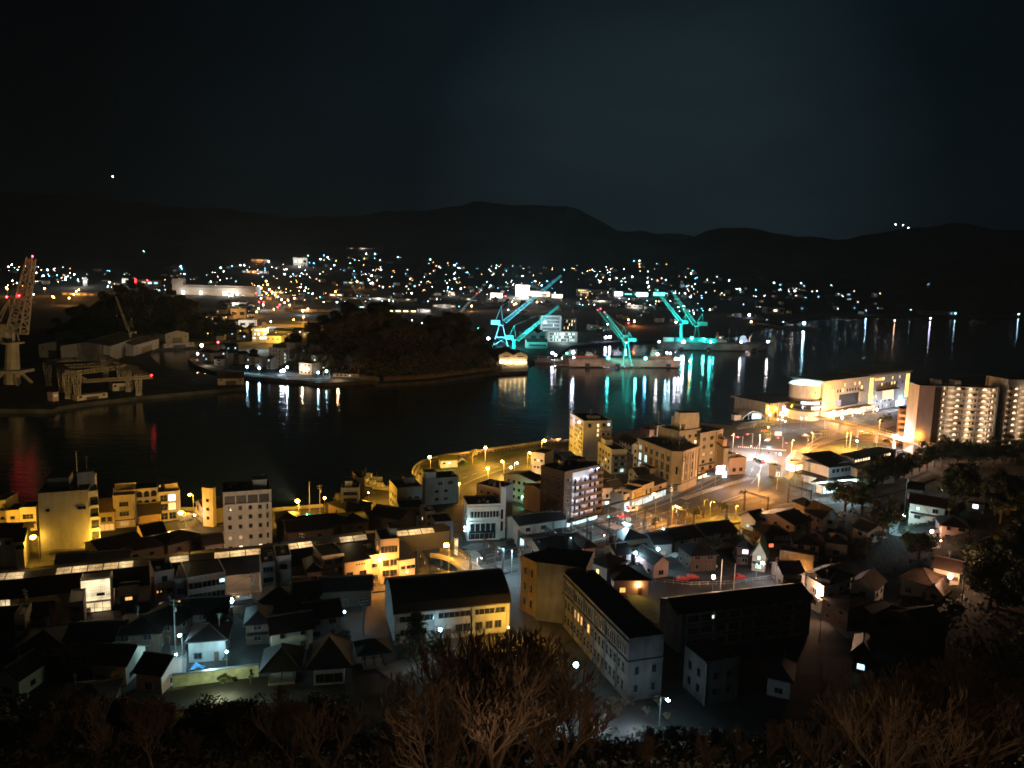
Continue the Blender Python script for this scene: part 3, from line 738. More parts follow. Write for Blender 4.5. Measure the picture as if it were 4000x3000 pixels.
def car(px, py, rz, label, paintm, lights='', kind='car', z=.02, loc=None):
    p = loc or W(px, py, z); key = (kind, paintm.name, lights)
    if key in CARS: return dup(CARS[key], p, rz, label)
    t = thing(kind, label, kind, p, rz); CARS[key] = t
    van = kind in ('van', 'truck'); Lh = 2.1 if not van else 2.3; hh = 1.45 if not van else 1.95
    prof = ([(-Lh,.35),(-Lh,.85),(-Lh*.9,1.0),(-Lh*.62,1.05),(-Lh*.38,hh),(Lh*.30,hh),(Lh*.58,.98),(Lh*.95,.82),(Lh,.6),(Lh,.35)] if not van else
            [(-Lh,.35),(-Lh,1.75),(-Lh*.95,hh),(Lh*.55,hh),(Lh*.8,1.1),(Lh*.98,.9),(Lh,.35)])
    mb = MB(); n = len(prof)
    for sgn in (-1, 1): mb.add([(x, sgn*(.84 if z_ < 1.1 else .70), z_) for x, z_ in prof], [tuple(range(n)) if sgn < 0 else tuple(range(n))[::-1]])
    a = 0
    for i in range(n): mb.f.append((i, (i+1)%n, n+(i+1)%n, n+i)); mb.m.append(0)
    mb.build('body', paintm, t)
    mb = MB(); zt, zb = hh-.12, 1.0 if not van else 1.15
    for sgn in (-1, 1): mb.add([(-Lh*.5, sgn*.80, zb), (Lh*.42, sgn*.80, zb), (Lh*.24, sgn*.735, zt), (-Lh*.36, sgn*.735, zt)], [(0,1,2,3) if sgn < 0 else (3,2,1,0)])
    mb.add([(Lh*.60 if not van else Lh*.82, -.66, zb), (Lh*.60 if not van else Lh*.82, .66, zb), (Lh*.34 if not van else Lh*.6, .6, zt), (Lh*.34 if not van else Lh*.6, -.6, zt)], [(0,1,2,3)])
    mb.build('windows', glass, t)
    for x in (-Lh*.62, Lh*.62):
        for y in (-.80, .80):
            mb = MB(); mb.tube((x, y-.1, .32), (x, y+.1, .32), .32, .32, 12); w_ = mb.build('wheel', rubber, t)
            mb = MB(); mb.tube((x, y-.12, .32), (x, y+.12, .32), .17, .17, 8); mb.build('rim', steel, w_)
    for y in (-.6, .6):
        mb = MB(); mb.box(Lh-.06, Lh+.03, y-.17, y+.17, .6, .78); mb.build('headlight', E_WHITE if 'h' in lights else glass, t)
        mb = MB(); mb.box(-Lh-.03, -Lh+.05, y-.17, y+.17, .68, .86); mb.build('taillight', E_RED if 't' in lights else redpaint, t)
    return t
def signal(px, py, label, m=E_RED, h=5.5, col=RED, power=60, az=None, two=False):
    p = W(px, py, h); az = -PI/2 if az is None else az
    t = thing('traffic_signal', label, 'traffic signal', (p.x, p.y, 0), az)
    # local +x faces the viewer side, lamps on an arm
    mb = MB(); mb.tube((0,3.2,0), (0,3.2,h+.5), .12, .09, 8); mb.tube((0,3.2,h+.1), (0,.6,h+.1), .06, .05, 6); mb.build('pole', steel, t)
    mb = MB(); mb.box(-.15, .12, -.75, .75, h-.25, h+.25); hd = mb.build('signal_head', darksteel, t)
    for i, y in enumerate((-.48, 0, .48)):
        on = (m is E_RED and i == 2) or (m is E_GREEN and i == 0) or (m is not E_RED and m is not E_GREEN and i == 1)
        mb = MB(); mb.ball((.17, y if not on else y, h), .2 if on else .16, 8, 5, sq=(.5,1,1)); mb.build('signal_light', m if on else rubber, hd)
    for o in (t,): pass
    if power: light(None, p + Vector((math.cos(az), math.sin(az), 0))*.9, col, power, .2)
    return t

# ------------------------------------------------------------------ trees
def bare_tree(seed, h=15, spread=.5, depth=6, r0=.28, upright=.35, nb=3, dense=1):
    R = random.Random(seed); tk = MB(); cr = MB()
    def rec(p, d, L_, r, k):
        q = p; dd = d.copy(); segs = 2 if k > 1 else 2
        for i in range(segs):
            dd = (dd + Vector((R.uniform(-1,1), R.uniform(-1,1), R.uniform(-.3,.8)))*.16).normalized()
            q2 = q + dd*L_/segs; r = max(r, .03); rr = r*(1-.35*(i+1)/segs)
            (tk if k < 2 else cr).tube(q, q2, r if i == 0 else r*.82, rr, 5 if k < 2 else 3, cap=False); q = q2
            if k >= 1 and i == 0 and k < depth-1:
                a = (dd + Vector((R.uniform(-1,1), R.uniform(-1,1), R.uniform(-.2,.7)))*spread*1.5).normalized(); rec(q, a, L_*.62, r*.55, k+2)
        if k >= depth: return
        for j in range(nb if k < 4 else 2+dense):
            a = (dd + Vector((R.uniform(-1,1), R.uniform(-1,1), R.uniform(-.1,.6)))*spread + Vector((0,0,upright*.4))).normalized()
            rec(q, a, L_*R.uniform(.62,.82), r*.6, k+1)
    rec(Vector((0,0,-.6)), Vector((R.uniform(-.06,.06), R.uniform(-.06,.06), 1)), h*.27, r0, 0)
    return tk, cr
def leaf_crown(seed, rx, rz, zc, n=1500, size=.5, clumps=14, flat=.55, gap=.25):
    R = random.Random(seed); mb = MB(); cs = []
    for i in range(clumps):
        while 1:
            v = Vector((R.uniform(-1,1), R.uniform(-1,1), R.uniform(-.8,1)))
            if v.length < 1: break
        v = v*(.78 if v.length > .3 else 1.0)
        cs.append((Vector((v.x*rx, v.y*rx, zc+v.z*rz)), R.uniform(.22,.46)*rx))
    for i in range(n):
        c, r = cs[R.randrange(clumps)]
        v = Vector((R.gauss(0,1), R.gauss(0,1), R.gauss(0,1))).normalized()*r*(R.random()**.35); v.z *= flat+.2
        p = c+v; nrm = (v.normalized()+Vector((R.uniform(-1,1), R.uniform(-1,1), R.uniform(-.2,1)))*.8).normalized()
        a = nrm.orthogonal().normalized(); b = nrm.cross(a); s1 = size*R.uniform(.5,1.3); s2 = s1*R.uniform(.4,.8); t = R.uniform(0,PI)
        a, b = a*math.cos(t)+b*math.sin(t), b*math.cos(t)-a*math.sin(t)
        mb.add([p-a*s1*.5, p+b*s2*.5, p+a*s1*.5, p-b*s2*.5], [(0,1,2,3)])
    return mb
def trunk_mb(h, r, seed=0, rx=2.0, zc=None):
    R = random.Random(seed); mb = MB(); mb.tube((0,0,-.8), (0,0,h*.55), r, r*.7, 7); mb.tube((0,0,h*.55), (R.uniform(-.3,.3), R.uniform(-.3,.3), h), r*.7, r*.25, 6)
    for i in range(6):
        a = R.uniform(0, 2*PI); z = h*R.uniform(.4,.8); mb.tube((0,0,z), (math.cos(a)*rx*.6, math.sin(a)*rx*.6, z+h*.22), r*.4, r*.12, 5)
    return mb
TREES = {}
def leafy(kind):
    if kind in TREES: return TREES[kind]
    P = {'broad': (5.0, 4.0, 8.0, 2600, .75, 20, leaf_isl), 'broad2': (4.0, 4.6, 7.5, 2200, .7, 16, leaf_isl), 'dark': (3.4, 3.4, 6.0, 2600, .5, 16, leaf), 'dark2': (4.4, 3.2, 5.6, 3000, .5, 22, leaf),
         'olive': (2.0, 1.8, 3.4, 1600, .3, 12, leaf2), 'bush': (1.6, .9, .9, 1200, .28, 10, leaf2), 'conifer': (1.5, 4.0, 5.2, 2000, .4, 22, leaf)}[kind]
    d = dict(crown=leaf_crown(sum(map(ord, kind)), P[0], P[1], P[2], P[3], P[4], P[5]).mesh('crown', [P[6]]),
             trunk=trunk_mb(P[2], .12+P[0]*.05, 3, P[0]).mesh('trunk', [bark]))
    TREES[kind] = d; return d
def tree(kind, p, label, sc=1.0, name='tree', group=None):
    d = leafy(kind); t = thing(name, label, 'shrub' if kind == 'bush' else 'tree', p, random.uniform(0, 6.28), group); t.scale = (sc, sc, sc*random.uniform(.9, 1.1))
    link('crown', d['crown'], t); link('trunk', d['trunk'], t); return t
def bproto(kind):
    if kind in TREES: return
    P = {'big': (11, 15, .6, 6, .28, .35, 3, 0), 'big2': (23, 14, .65, 6, .25, .3, 3, 0), 'up': (5, 13, .45, 6, .2, .6, 3, 0), 'small': (8, 6, .6, 5, .12, .3, 3, 0)}[kind]
    tk, cr = bare_tree(*P[:7], dense=P[7]); TREES[kind] = (tk.mesh('trunk', [bark]), cr.mesh('crown', [twig])); TREES[kind+'_h'] = max(v[2] for v in cr.v)
    print('bare', kind, len(cr.f), TREES[kind+'_h'])
def btree(kind, p, label, sc=1.0, group=None, rz=None, wide=1.0):
    bproto(kind)
    t = thing('bare_tree', label, 'tree', p, random.uniform(0, 6.28) if rz is None else rz, group); t.scale = (sc*wide, sc*wide, sc)
    link('trunk', TREES[kind][0], t); link('crown', TREES[kind][1], t); return t
# ================================================================== NEAR TOWN
def HT(base, ty, z0=0.0):
    p = W(base[0], base[1], z0); return AT(base[0], ty, p.y).z - z0
def dist(a, b, z): return (W(*a, z)-W(*b, z)).length
# ---- left block
b = Bld('windowless_tower_block', 'tall blank grey tower block beside the sodium lamp on the left', (147,1935), (344,1921), 20, 19.6, wall=plaster3, par=.6)
b.wins('L', [.2,.4,.6,.8], [4,7.5,11,14.5], 1.1, 1.2); b.wins('F', [.18,.9,.82], [15.0], .9, .8)
b.facebox('F', 'ledge', concrete, .1, 1.0, 2.6, 3.2, .5); b.penthouse(.1, .55, .35, .75, 2.8); b.units(4, 3); b.aerial(.92, .4, 9)
q = Bld('stair_block', 'narrow stair block with open dark landings right of the blank tower', (346,1925), (383,1921), 8, 19.0, wall=plaster3, par=.5)
for j in range(5): q.facebox('F', 'landing_shade_panel', glass, .15, .95, 1.2+3.5*j, 3.6+3.5*j, .03); q.facebox('F', 'balustrade', plaster3, .0, 1.0, .3+3.5*j, 1.2+3.5*j, .5)  # dark panels paint the shade inside the open landings
q.part('water_tank_housing', plaster3, (-2.6, 1.8, 2.0, 4.6, 21.2, 24.8)); q.part('tank_legs', steel, (-2.4,-2.2,2.2,2.4,19,21.2), (1.4,1.6,2.2,2.4,19,21.2), (-2.4,-2.2,4.2,4.4,19,21.2), (1.4,1.6,4.2,4.4,19,21.2))
mb = MB(); mb.tube((-2.6,2.3,19), (-2.6,2.3,31), .12, .08, 6); mb.build('mast', steel, q.t)
b = Bld('shop_house', 'low yellow lit shop house at the left edge with two small windows', (-30,1960), (20,1959), 9, 8, wall=plaster2, par=.5); b.grid('F', 2, 2, 1.0, 1.0, 2.4, 3.0)
b = Bld('shop_house', 'small yellow lit house with one square window, second from the left edge', (22,1999), (73,1996), 8, 6.4, wall=plaster2, par=.4); b.grid('F', 1, 2, 1.2, 1.0, 1.6, 2.7)
b = Bld('shop_house', 'yellow lit shop house with a wide upper window right beside the blank tower', (75,1989), (140,1985), 8, 7.4, wall=plaster2, par=.5); b.grid('F', 1, 2, 2.9, 1.5, 1.8, 3.0, kind='grid'); b.awning('F', .05, .95, 3.0, .9)
b = Bld('awning_shop', 'low yellow lit shop with sloping awning roof left of the tall narrow houses', (384,2003), (446,1998), 8, 6.3, wall=plaster2, roof='shed', rh=2.2, roofm=mat('ochre_sheet', (.30,.22,.10), .8, .3, .6)); b.wins('F', [.3,.7], [3.9], 1.2, 1.4, kind='grid'); b.shopfront('F', .05, .95, 2.4, L_AMB, 3)  # roof sheet in a mottled ochre tone
b = Bld('narrow_house', 'tall narrow yellow lit house with stepped roof terrace and three storeys of openings', (440,1946), (525,1940), 7, 10.2, wall=plaster2, par=.9)
b.wins('F', [.5], [1.4, 4.6, 7.9], 2.6, 1.5, {(0,0): L_DIM}, 'grid'); b.balconies('F', 2, .05, .95, 3.2, 3.2, 1.0)
b.part('roof_terrace_wall', plaster2, (0,.25,2.2,2.5,10.2,12.9), (b.w-.25,b.w,2.2,2.5,10.2,12.9), (0,b.w,2.5,2.7,10.2,11.9), (0,b.w,6.6,6.9,10.2,13.2)); b.awning('F', 0, 1, 3.2, 1.2)
b = Bld('arcaded_house', 'yellow lit building with two rows of round arched windows', (527,1916), (616,1908), 9, 11.5, wall=plaster2, par=.4)
b.wins('F', [.19,.5,.81], [10.0, 6.9], 1.5, 2.0, kind='arch'); b.wins('F', [.3,.7], [3.6], 1.3, 1.2); b.facebox('F', 'cornice', plaster2, -.01, 1.01, 8.3, 8.5, .25)
b = Bld('glass_front_house', 'yellow lit four storey block with dark glazed bays and a rooftop room', (617,1929), (703,1920), 9, 9.8, wall=plaster2, par=.5)
b.wins('F', [.25,.62], [1.8, 5.0, 8.0], 2.1, 2.2, {(1,2): L_COOL, (1,1): L_YEL}, 'grid'); b.facebox('F', 'pilaster', plaster2, .42, .47, 0, 9.8, .3); b.facebox('F', 'pilaster', plaster2, .84, .90, 0, 9.8, .3)
b.penthouse(.35, .95, .3, .9, 2.3); b.tank(.15, .6, .6, 1.0)
b = Bld('side_wall_house', 'thin block whose yellow lit side wall faces the lamp right of the glazed block', (830,1911), (842,1906), 4, 13, wall=plaster2, par=.3); b.wins('L', [.5], [3,6,9], 1, 1)
small_house('low house with yellow lit gable left of the waterfront hotel', (764,1962), (800,1990), 6, 5.5, plaster2, 'gableF', tile, z=0)
# ---- pale hotel left of centre
b = Bld('hotel', 'six storey beige hotel with five columns of small square windows', (870,1930), (1060,1917), 12, 18.7, wall=plaster, par=.5)
R = random.Random(4)
for i, u in enumerate([.13,.345,.555,.755,.91]):
    for j, z in enumerate([1.7, 4.9, 8.3, 11.2, 14.0]):
        b.win('F', u*b.w, z, .95 if u < .9 else .5, 1.15 if u < .9 else 1.5, {(0,1): L_DIM, (1,0): L_WARM, (1,1): L_DIM, (2,0): L_DIM, (3,0): L_WARM}.get((i, j)), 'plain')
b.facebox('F', 'recess_shade_panel', darksteel, .02, .98, 15.6, 17.9, .03); b.facebox('F', 'top_rail', plaster3, 0, 1, 15.3, 15.55, .5)  # flat dark panel paints the shade of the top balcony
for k in range(5): b.facebox('F', 'top_column', plaster, .01+.235*k, .035+.235*k, 15.55, 18.7, .45)
b.facebox('F', 'ledge', plaster, -.01, 1.01, 6.5, 6.75, .3); b.grid('L', 3, 5, 1.0, 1.2, 1.7, 3.0); b.penthouse(.62, .92, .3, .7, 2.6); b.units(5, 9); b.aerial(.85, .5, 4)
b = Bld('office_block', 'four storey block with strip windows by the green signal and river wall', (1332,1912), (1402,1911), 15, 10.8, wall=plaster, par=.6)
b.wins('F', [.5], [1.6, 4.3, 7.0, 9.3], 4.4, 1.1); b.grid('L', 5, 4, 1.1, 1.0, 1.5, 2.6); b.penthouse(.2, .6, .15, .3, 2.2, name='rooftop_room'); b.units(7, 4); b.tank(.7, .7, .7, 1)
q = Bld('office_wing', 'blank pinkish wing joined to the strip windowed block by the river wall', (1402,1870), (1424,1868), 10, 12.6, wall=pinkwall, par=.3); q.wins('L', [.5], [11], .8, .8)
b = Bld('corner_block', 'dark three storey block with yellow lit left flank near the moored boats', (1551,1911), (1650,1903), 12, 9.0, wall=plaster3, par=.4); b.grid('L', 3, 2, 1, 1.1, 2.5, 3.2); b.grid('F', 3, 2, 1.4, 1.2, 2, 3.2); b.penthouse(.5, .9, .5, .9, 2)
b = Bld('corner_block', 'grey block with stepped roof and small dark windows in front of the promenade', (1660,1875), (1792,1864), 9, 9.8, wall=plaster3, par=.3); b.wins('F', [.45,.75], [8.0], 1.7, 1.2); b.wins('F', [.35,.62], [5.0,2.0], 1.3, .9)
b.part('stair_tower', plaster, (.3,4.6,1,5.5,9.8,12.4)); b.units(4, 8)
b = Bld('brick_house', 'small brownish three storey house with busy windows left of the strip glazed hall', (1662,2005), (1700,2002), 8, 8.0, wall=pinkwall, par=.6); b.grid('L', 3, 2, 1, 1.1, 2, 3, plit=.2, rnd=2); b.grid('F', 1, 3, 1.6, 1.2, 1.5, 2.6, lit={(0,0): L_AMB}); b.units(3, 1)
# modern glazed building and its tower
b = Bld('bank_building', 'cream modern building with two tall bands of window bays facing the main road', (1826,1977), (1956,1972), 10, 11.6, wall=plaster, par=.5)
b.facebox('F', 'canopy_ledge', plaster, -.01, 1.01, 10.9, 11.3, .5); b.facebox('F', 'glazing_band', glass, .08, .95, 7.6, 9.6, .04)
for k in range(10): b.facebox('F', 'mullion', plaster3, .09+.094*k, .115+.094*k, 7.6, 9.6, .3)
b.facebox('F', 'lower_glazing', glass, .06, .86, .4, 5.6, .05)
for k in range(6): b.facebox('F', 'pier', plaster3, .07+.155*k, .10+.155*k, 3.2, 5.6, .3)
b.shopfront('F', .1, .8, 2.4, L_DIM, 5); b.facebox('F', 'floor_band', plaster, 0, 1, 5.7, 6.3, .35); b.units(3, 7); b.wins('L', [.3,.7], [2.2,6.0,9.2], 1.2, 1.4)
q = Bld('lift_tower', 'tall cream tower with narrow blue glazed strips right of the cream modern building', (1957,1905), (1977,1905), 7, 17.0, wall=plaster, par=.3)
for z in (2.5, 6.5): q.facebox('F', 'window_strip', glass, .1, .55, z, z+3.2, .05)
q2 = Bld('rear_block', 'pinkish flat roofed block behind the cream modern building', (1862,1893), (1954,1912), 8, 14.2, wall=pinkwall, par=.4); q2.grid('F', 3, 2, .9, .9, 9.5, 2.6); q2.grid('L', 2, 3, 1, 1, 4, 3); q2.units(5, 3)
b = Bld('illuminated_column_sign', 'x', (1776,2105), (1790,2104), 1.2, 7.0, wall=plaster, par=0)
b.t['label'] = 'tall white lit pylon sign at the ramp end beside the cream building'; b.t['category'] = 'pylon sign'
b.facebox('F', 'sign_panel', emit('pylon_glow', (1,.8,.5), 1.0, noise_s=1.0), .1, .9, 1.0, 6.6, .05)
# ---- shops along the main road (left part)
b = Bld('shop_terrace', 'long low shop terrace with a bright cyan shopfront under its awning', (2030,2052), (2160,2033), 9, 7.0, wall=plaster3, roof='gable', rh=1.5, roofm=darkroof)
b.wins('F', [.25,.7], [5.2], 1.5, 1.2); b.shopfront('F', .02, .98, 2.8, L_SHOP, 7); b.awning('F', 0, 1, 3.4, 3.0, darkroof, .5)
b = Bld('shop_terrace', 'dark low shop next to the brown flats with a lit cyan front', (2162,2033), (2212,2026), 8, 6.4, wall=plaster3, roof='gable', rh=1.3, roofm=darkroof); b.shopfront('F', .02, .98, 2.8, L_SHOP, 4); b.awning('F', 0, 1, 3.4, 3.0, darkroof, .5)
# ---- brown flats
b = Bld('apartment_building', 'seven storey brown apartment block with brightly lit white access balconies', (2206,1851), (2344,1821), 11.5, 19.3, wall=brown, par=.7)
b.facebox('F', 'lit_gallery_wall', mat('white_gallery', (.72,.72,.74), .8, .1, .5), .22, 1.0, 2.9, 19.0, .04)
for j in range(7):
    z = 2.9+2.35*j
    u0 = .22 if j < 6 else .62
    mb = MB(); mb.box(u0*b.w, b.w+.3, -1.5, -.04, z-.14, z); mb.box(u0*b.w, b.w+.3, -1.5, -1.38, z, z+1.0)
    b.on('F', 0, 0, 'balcony', mb.mesh('balcony', [brown]))
    for i, u in enumerate((.30,.44,.58,.72,.86,.95)):
        if u > u0+.03: b.on('F', u*b.w, z+1.02, 'gallery_door', win_mesh(.8, 2.0, glass if (i+j) % 3 else L_DIM, 'plain'), .05)
    for u in ((.32,.58,.84) if j < 6 else (.7,.9)):
        p = b.origin + Vector((math.cos(b.rz), math.sin(b.rz), 0))*(u*b.w) + Vector((math.sin(b.rz), -math.cos(b.rz), 0))*.9 + Vector((0,0,z+1.95))
        light(None, p, LAV, 62, .12)
        mb = MB(); mb.box(-.35, .35, -.95, -.75, z+2.1, z+2.2); b.on('F', u*b.w, 0, 'ceiling_light', mb.mesh('ceiling_light', [emit('gallery_tube', LAV, 9)]))
b.facebox('F', 'gallery_end_wall', brown, .985, 1.0, 2.9, 19.3, 1.5); b.wins('L', [.2,.5,.8], [5,8,11,14,17], .8, .9); b.wins('F', [.1], [5,7.4,9.7,12.1,14.4,16.8], .7, .9)
b.shopfront('F', .02, .98, 2.7, L_SHOP, 6); b.awning('F', 0, 1, 3.0, 2.6, darkroof, .4); b.tank(.3, .6, 1.0, 1.6); b.penthouse(.6, .85, .4, .8, 2.4); b.units(4, 5)
# ---- pale hotel by the water
b = Bld('hotel', 'eight storey pale yellow hotel on the waterfront with a lamp under its roof edge', (2280,1647), (2389,1645), 21, 18.9, wall=plaster, par=.4, roofm=flatroof)
R = random.Random(11)
for i, u in enumerate([.08,.2,.44,.56,.7,.8,.9]):
    for j in range(8): 
        if (i in (0,1) and j % 2 == 0): continue
        b.win('L', u*21, 1.5+2.25*j, .8, 1.0, L_WARM if (i, j) in ((5,5),(5,1),(3,3),(4,4),(5,7),(2,0),(3,2),(6,1)) else (L_DIM if R.random() < .15 else glass), 'plain')
b.wins('F', [.22], [17.0], 1.4, 1.8); b.wins('F', [.52], [12.4,14.6,17.0], .9, 1.3, {(0,0): L_WARM, (0,1): L_WARM, (0,2): L_WARM}, 'plain')
b.balconies('F', 7, .62, 1.0, 2.3, 2.25, 1.1, plaster3); b.wins('F', [.72,.9], [5,9,13,17.3], 1.2, 1.4, {(1,3): L_COOL}); b.penthouse(.3, .7, .2, .4, 1.4); b.aerial(.5, .5, 4)
mb = MB(); mb.ball((0,-.5,0), .35, 10, 6); b.on('L', 21*.74, 17.6, 'wall_lamp', mb.mesh('wall_lamp', [E_LAV])); light(None, W(2219,1637,17.2), LAV, 420, .3)
b = Bld('apartment_building', 'four storey block with yellowish left flank right behind the brown flats', (2391,1760), (2450,1758), 17, 10.6, wall=plaster, par=.5)
b.grid('L', 4, 3, 1.2, 1.2, 2, 3.0, lit={(2,1): L_YEL, (1,0): L_GRN}); b.balconies('F', 3, .1, .95, 2.7, 2.7, 1.0, plaster3); b.grid('F', 2, 3, 1.6, 1.5, 1.6, 2.9, lit={(1,0): L_SHOP}); b.penthouse(.05, .55, .55, .85, 2.6, name='rooftop_room'); b.awning('F', 0, 1, 8.4, 1.5, darkroof, .2)
b = Bld('gabled_house', 'yellow lit four storey house between the parking lot and the brown flats', (2092,1880), (2128,1868), 15, 9.6, wall=plaster2, roof='gable', rh=1.4, roofm=darkroof); b.grid('L', 5, 3, 1.1, 1.2, 1.8, 2.9); b.grid('F', 1, 2, 1, 1, 2, 3)
b = Bld('gabled_house', 'green lit blank walled house behind the parking lot lamps', (2128,1920), (2150,1915), 11, 9.0, wall=plaster2, roof='gable', rh=1.0, roofm=darkroof)
b = Bld('corner_block', 'ochre lit block with curved front beside the promenade lamps', (2080,1769), (2128,1776), 9, 9.0, wall=plaster2, par=.5); b.grid('F', 3, 2, .8, .9, 3, 3.1, lit={(1,1): L_YEL})
small_house('grey gabled shed roof between the promenade and the brown flats', (2150,1795), (2215,1785), 14, 5.2, plaster3, 'gable', tile, z=0)
small_house('dark gabled warehouse in front of the pale waterfront hotel', (2218,1800), (2262,1795), 15, 5.0, plaster3, 'gable', tile, z=0)
# parking lot things come later
# ---- small houses between brown flats and bank
small_house('white fronted three storey house right of the brown flats', (2346,1905), (2400,1900), 8, 7.6, plaster, 'gable', tile, z=0, lit={(0,0): L_COOL}, floors=3)
small_house('grey three storey house beside the white fronted one on the main road', (2402,1908), (2440,1900), 8, 7.2, plaster3, 'gable', tile, z=0, floors=3)
small_house('dark tiled house behind the main road shops with one bright cyan window', (2492,1855), (2535,1852), 8, 5.6, plaster3, 'gable', tile, z=0, lit={(0,0): L_COOL})
b = Bld('house', 'pink rendered box house with one dark window left of the stone corner bank', (2540,1833), (2604,1829), 9, 7.2, cat='house', wall=pinkwall, par=.2); b.win('F', 1.3, 4.8, 1.1, 1.0)
b = Bld('shop_house', 'yellow lit shop with a signboard behind the orange street lamp', (2470,1920), (2512,1905), 7, 6.6, wall=plaster2, par=.3); b.sign('F', .5, 4.6, 3.6, 1.6, mat('ochre_sign', (.45,.28,.06), .6, .3, 1), .3); b.shopfront('F', .02, .98, 2.6, L_SHOP); b.wins('F', [.2], [5.8], .5, .4)
b = Bld('shop_house', 'yellow lit shop with arched upper windows right of the signboard shop', (2513,1902), (2555,1886), 7, 7.0, wall=plaster2, par=.6); b.wins('F', [.3,.7], [4.6], .9, 1.7, kind='arch'); b.shopfront('F', .02, .98, 2.6, L_SHOP)
b = Bld('shop_house', 'low dim shop left of the signboard shop near the red signal', (2440,1935), (2469,1924), 7, 5.6, wall=plaster3, par=.3); b.shopfront('F', .02, .98, 2.6, L_SHOP); b.wins('F', [.5], [4], 1.5, .8)
b = Bld('shop_house', 'brownish shop with sloping roof at the foot of the stone bank', (2556,1896), (2604,1880), 8, 5.8, wall=pinkwall, roof='shed', rh=1.2, roofm=darkroof); b.shopfront('F', .02, .98, 2.6, L_SHOP); b.wins('F', [.5], [4.2], 1.6, .8)
for (ax, ay, bx, by, lb) in ((2216,2000,2280,1980,'dark low tiled building tight against the foot of the brown flats'),):
    pass
# ---- stone corner bank
A_, B_, C_ = W(2625,1767,16.5), W(2668,1767,16.5), W(2730,1745,16.5)
L_ = W(2494,1715,16.5)
t = thing('bank_building', 'grand old stone bank with chamfered corner and paired arched windows', 'building', (A_.x, A_.y, 0))
o2 = Vector((A_.x, A_.y))
P2 = [Vector((p.x, p.y))-o2 for p in (A_, B_, C_)]; dL = (Vector((L_.x, L_.y))-o2)
back = P2[2] + dL*.8
poly = [tuple(P2[0]), tuple(P2[1]), tuple(P2[2]), tuple(back), tuple(dL)]
def inset(poly, k):
    c = Vector((sum(p[0] for p in poly)/len(poly), sum(p[1] for p in poly)/len(poly))); return [tuple(c+(Vector(p)-c)*k) for p in poly]
mb = MB(); mb.prism(poly, -.3, 16.2); mb.build('wall', stone, t)
mb = MB(); mb.prism(inset(poly, 1.035), 16.2, 16.9); mb.prism(inset(poly, 1.015), 15.7, 16.2); mb.prism(inset(poly, 1.012), 3.6, 4.0); mb.build('cornice', stone, t)
mb = MB(); mb.prism(inset(poly, .96), 16.9, 16.96); mb.build('roof', flatroof, t)
def onface(t, p, q, frac, z, name, data, out=0.0):
    p, q = Vector((p[0], p[1], 0)), Vector((q[0], q[1], 0)); d = (q-p).normalized(); n = Vector((d.y, -d.x, 0))
    return link(name, data, t, p.lerp(q, frac)+n*out+Vector((0,0,z)), math.atan2(d.y, d.x))
for f, (p, q, us) in enumerate(((dL, P2[0], [.06,.10,.235,.275,.40,.44,.565,.605,.73,.77,.89,.93]), (P2[1], P2[2], [.12,.24,.5,.62,.84]))):
    for i, u in enumerate(us):
        lit = f == 0 and i in (0, 1)
        onface(t, p, q, u, 13.4, 'window', win_mesh(.62, 2.1, L_COOL if lit else glass, 'arch'))
        onface(t, p, q, u, 9.4, 'window', win_mesh(.66, 3.0, L_COOL if (f == 0 and i in (0,1,2,3)) else glass, 'plain'))
        onface(t, p, q, u, 5.8, 'window', win_mesh(.66, 2.2, L_COOL if lit else glass, 'plain'))
    for k in range(6):
        m2 = MB(); m2.box(-.3, .3, -.28, 0, 4.0, 15.7); onface(t, p, q, .015+.165*k+(.0), 0, 'pilaster', m2.mesh('pilaster', [stone]))
onface(t, P2[0], P2[1], .5, 9.0, 'window', win_mesh(.8, 3.2, glass, 'plain')); onface(t, P2[0], P2[1], .5, 2.2, 'entrance_door', win_mesh(1.8, 3.4, darkwood, 'plain'))
m2 = MB(); m2.box(-.6, .6, -.5, 0, 5, 14); onface(t, P2[1], P2[2], .03, 0, 'vertical_sign', m2.mesh('vertical_sign', [plaster]))
m2 = MB(); m2.tube((0,-.51,0), (0,-.58,0), .38, .38, 14); onface(t, P2[1], P2[2], .03, 13.1, 'sign_disc', m2.mesh('sign_disc', [darksteel]))
m2 = MB(); m2.box(-.5, .5, -.06, 0, -1.4, 1.4); onface(t, P2[1], P2[2], .9, 5.2, 'lit_display', m2.mesh('lit_display', [L_AMB]))
mb = MB(); c = Vector(poly[0])*.3+Vector(poly[3])*.5
for k in range(6): mb.box(c.x-4+2*k, c.x-3+2*k, c.y-1+(k%2)*2, c.y+(k%2)*2, 16.96, 18.0+.3*(k%3))
mb.build('rooftop_plant', plaster3, t)
mb = MB(); mb.tube((P2[1].x-1, P2[1].y+3, 16.9), (P2[1].x-1, P2[1].y+3, 21), .06, .05, 5); mb.build('antenna', steel, t)
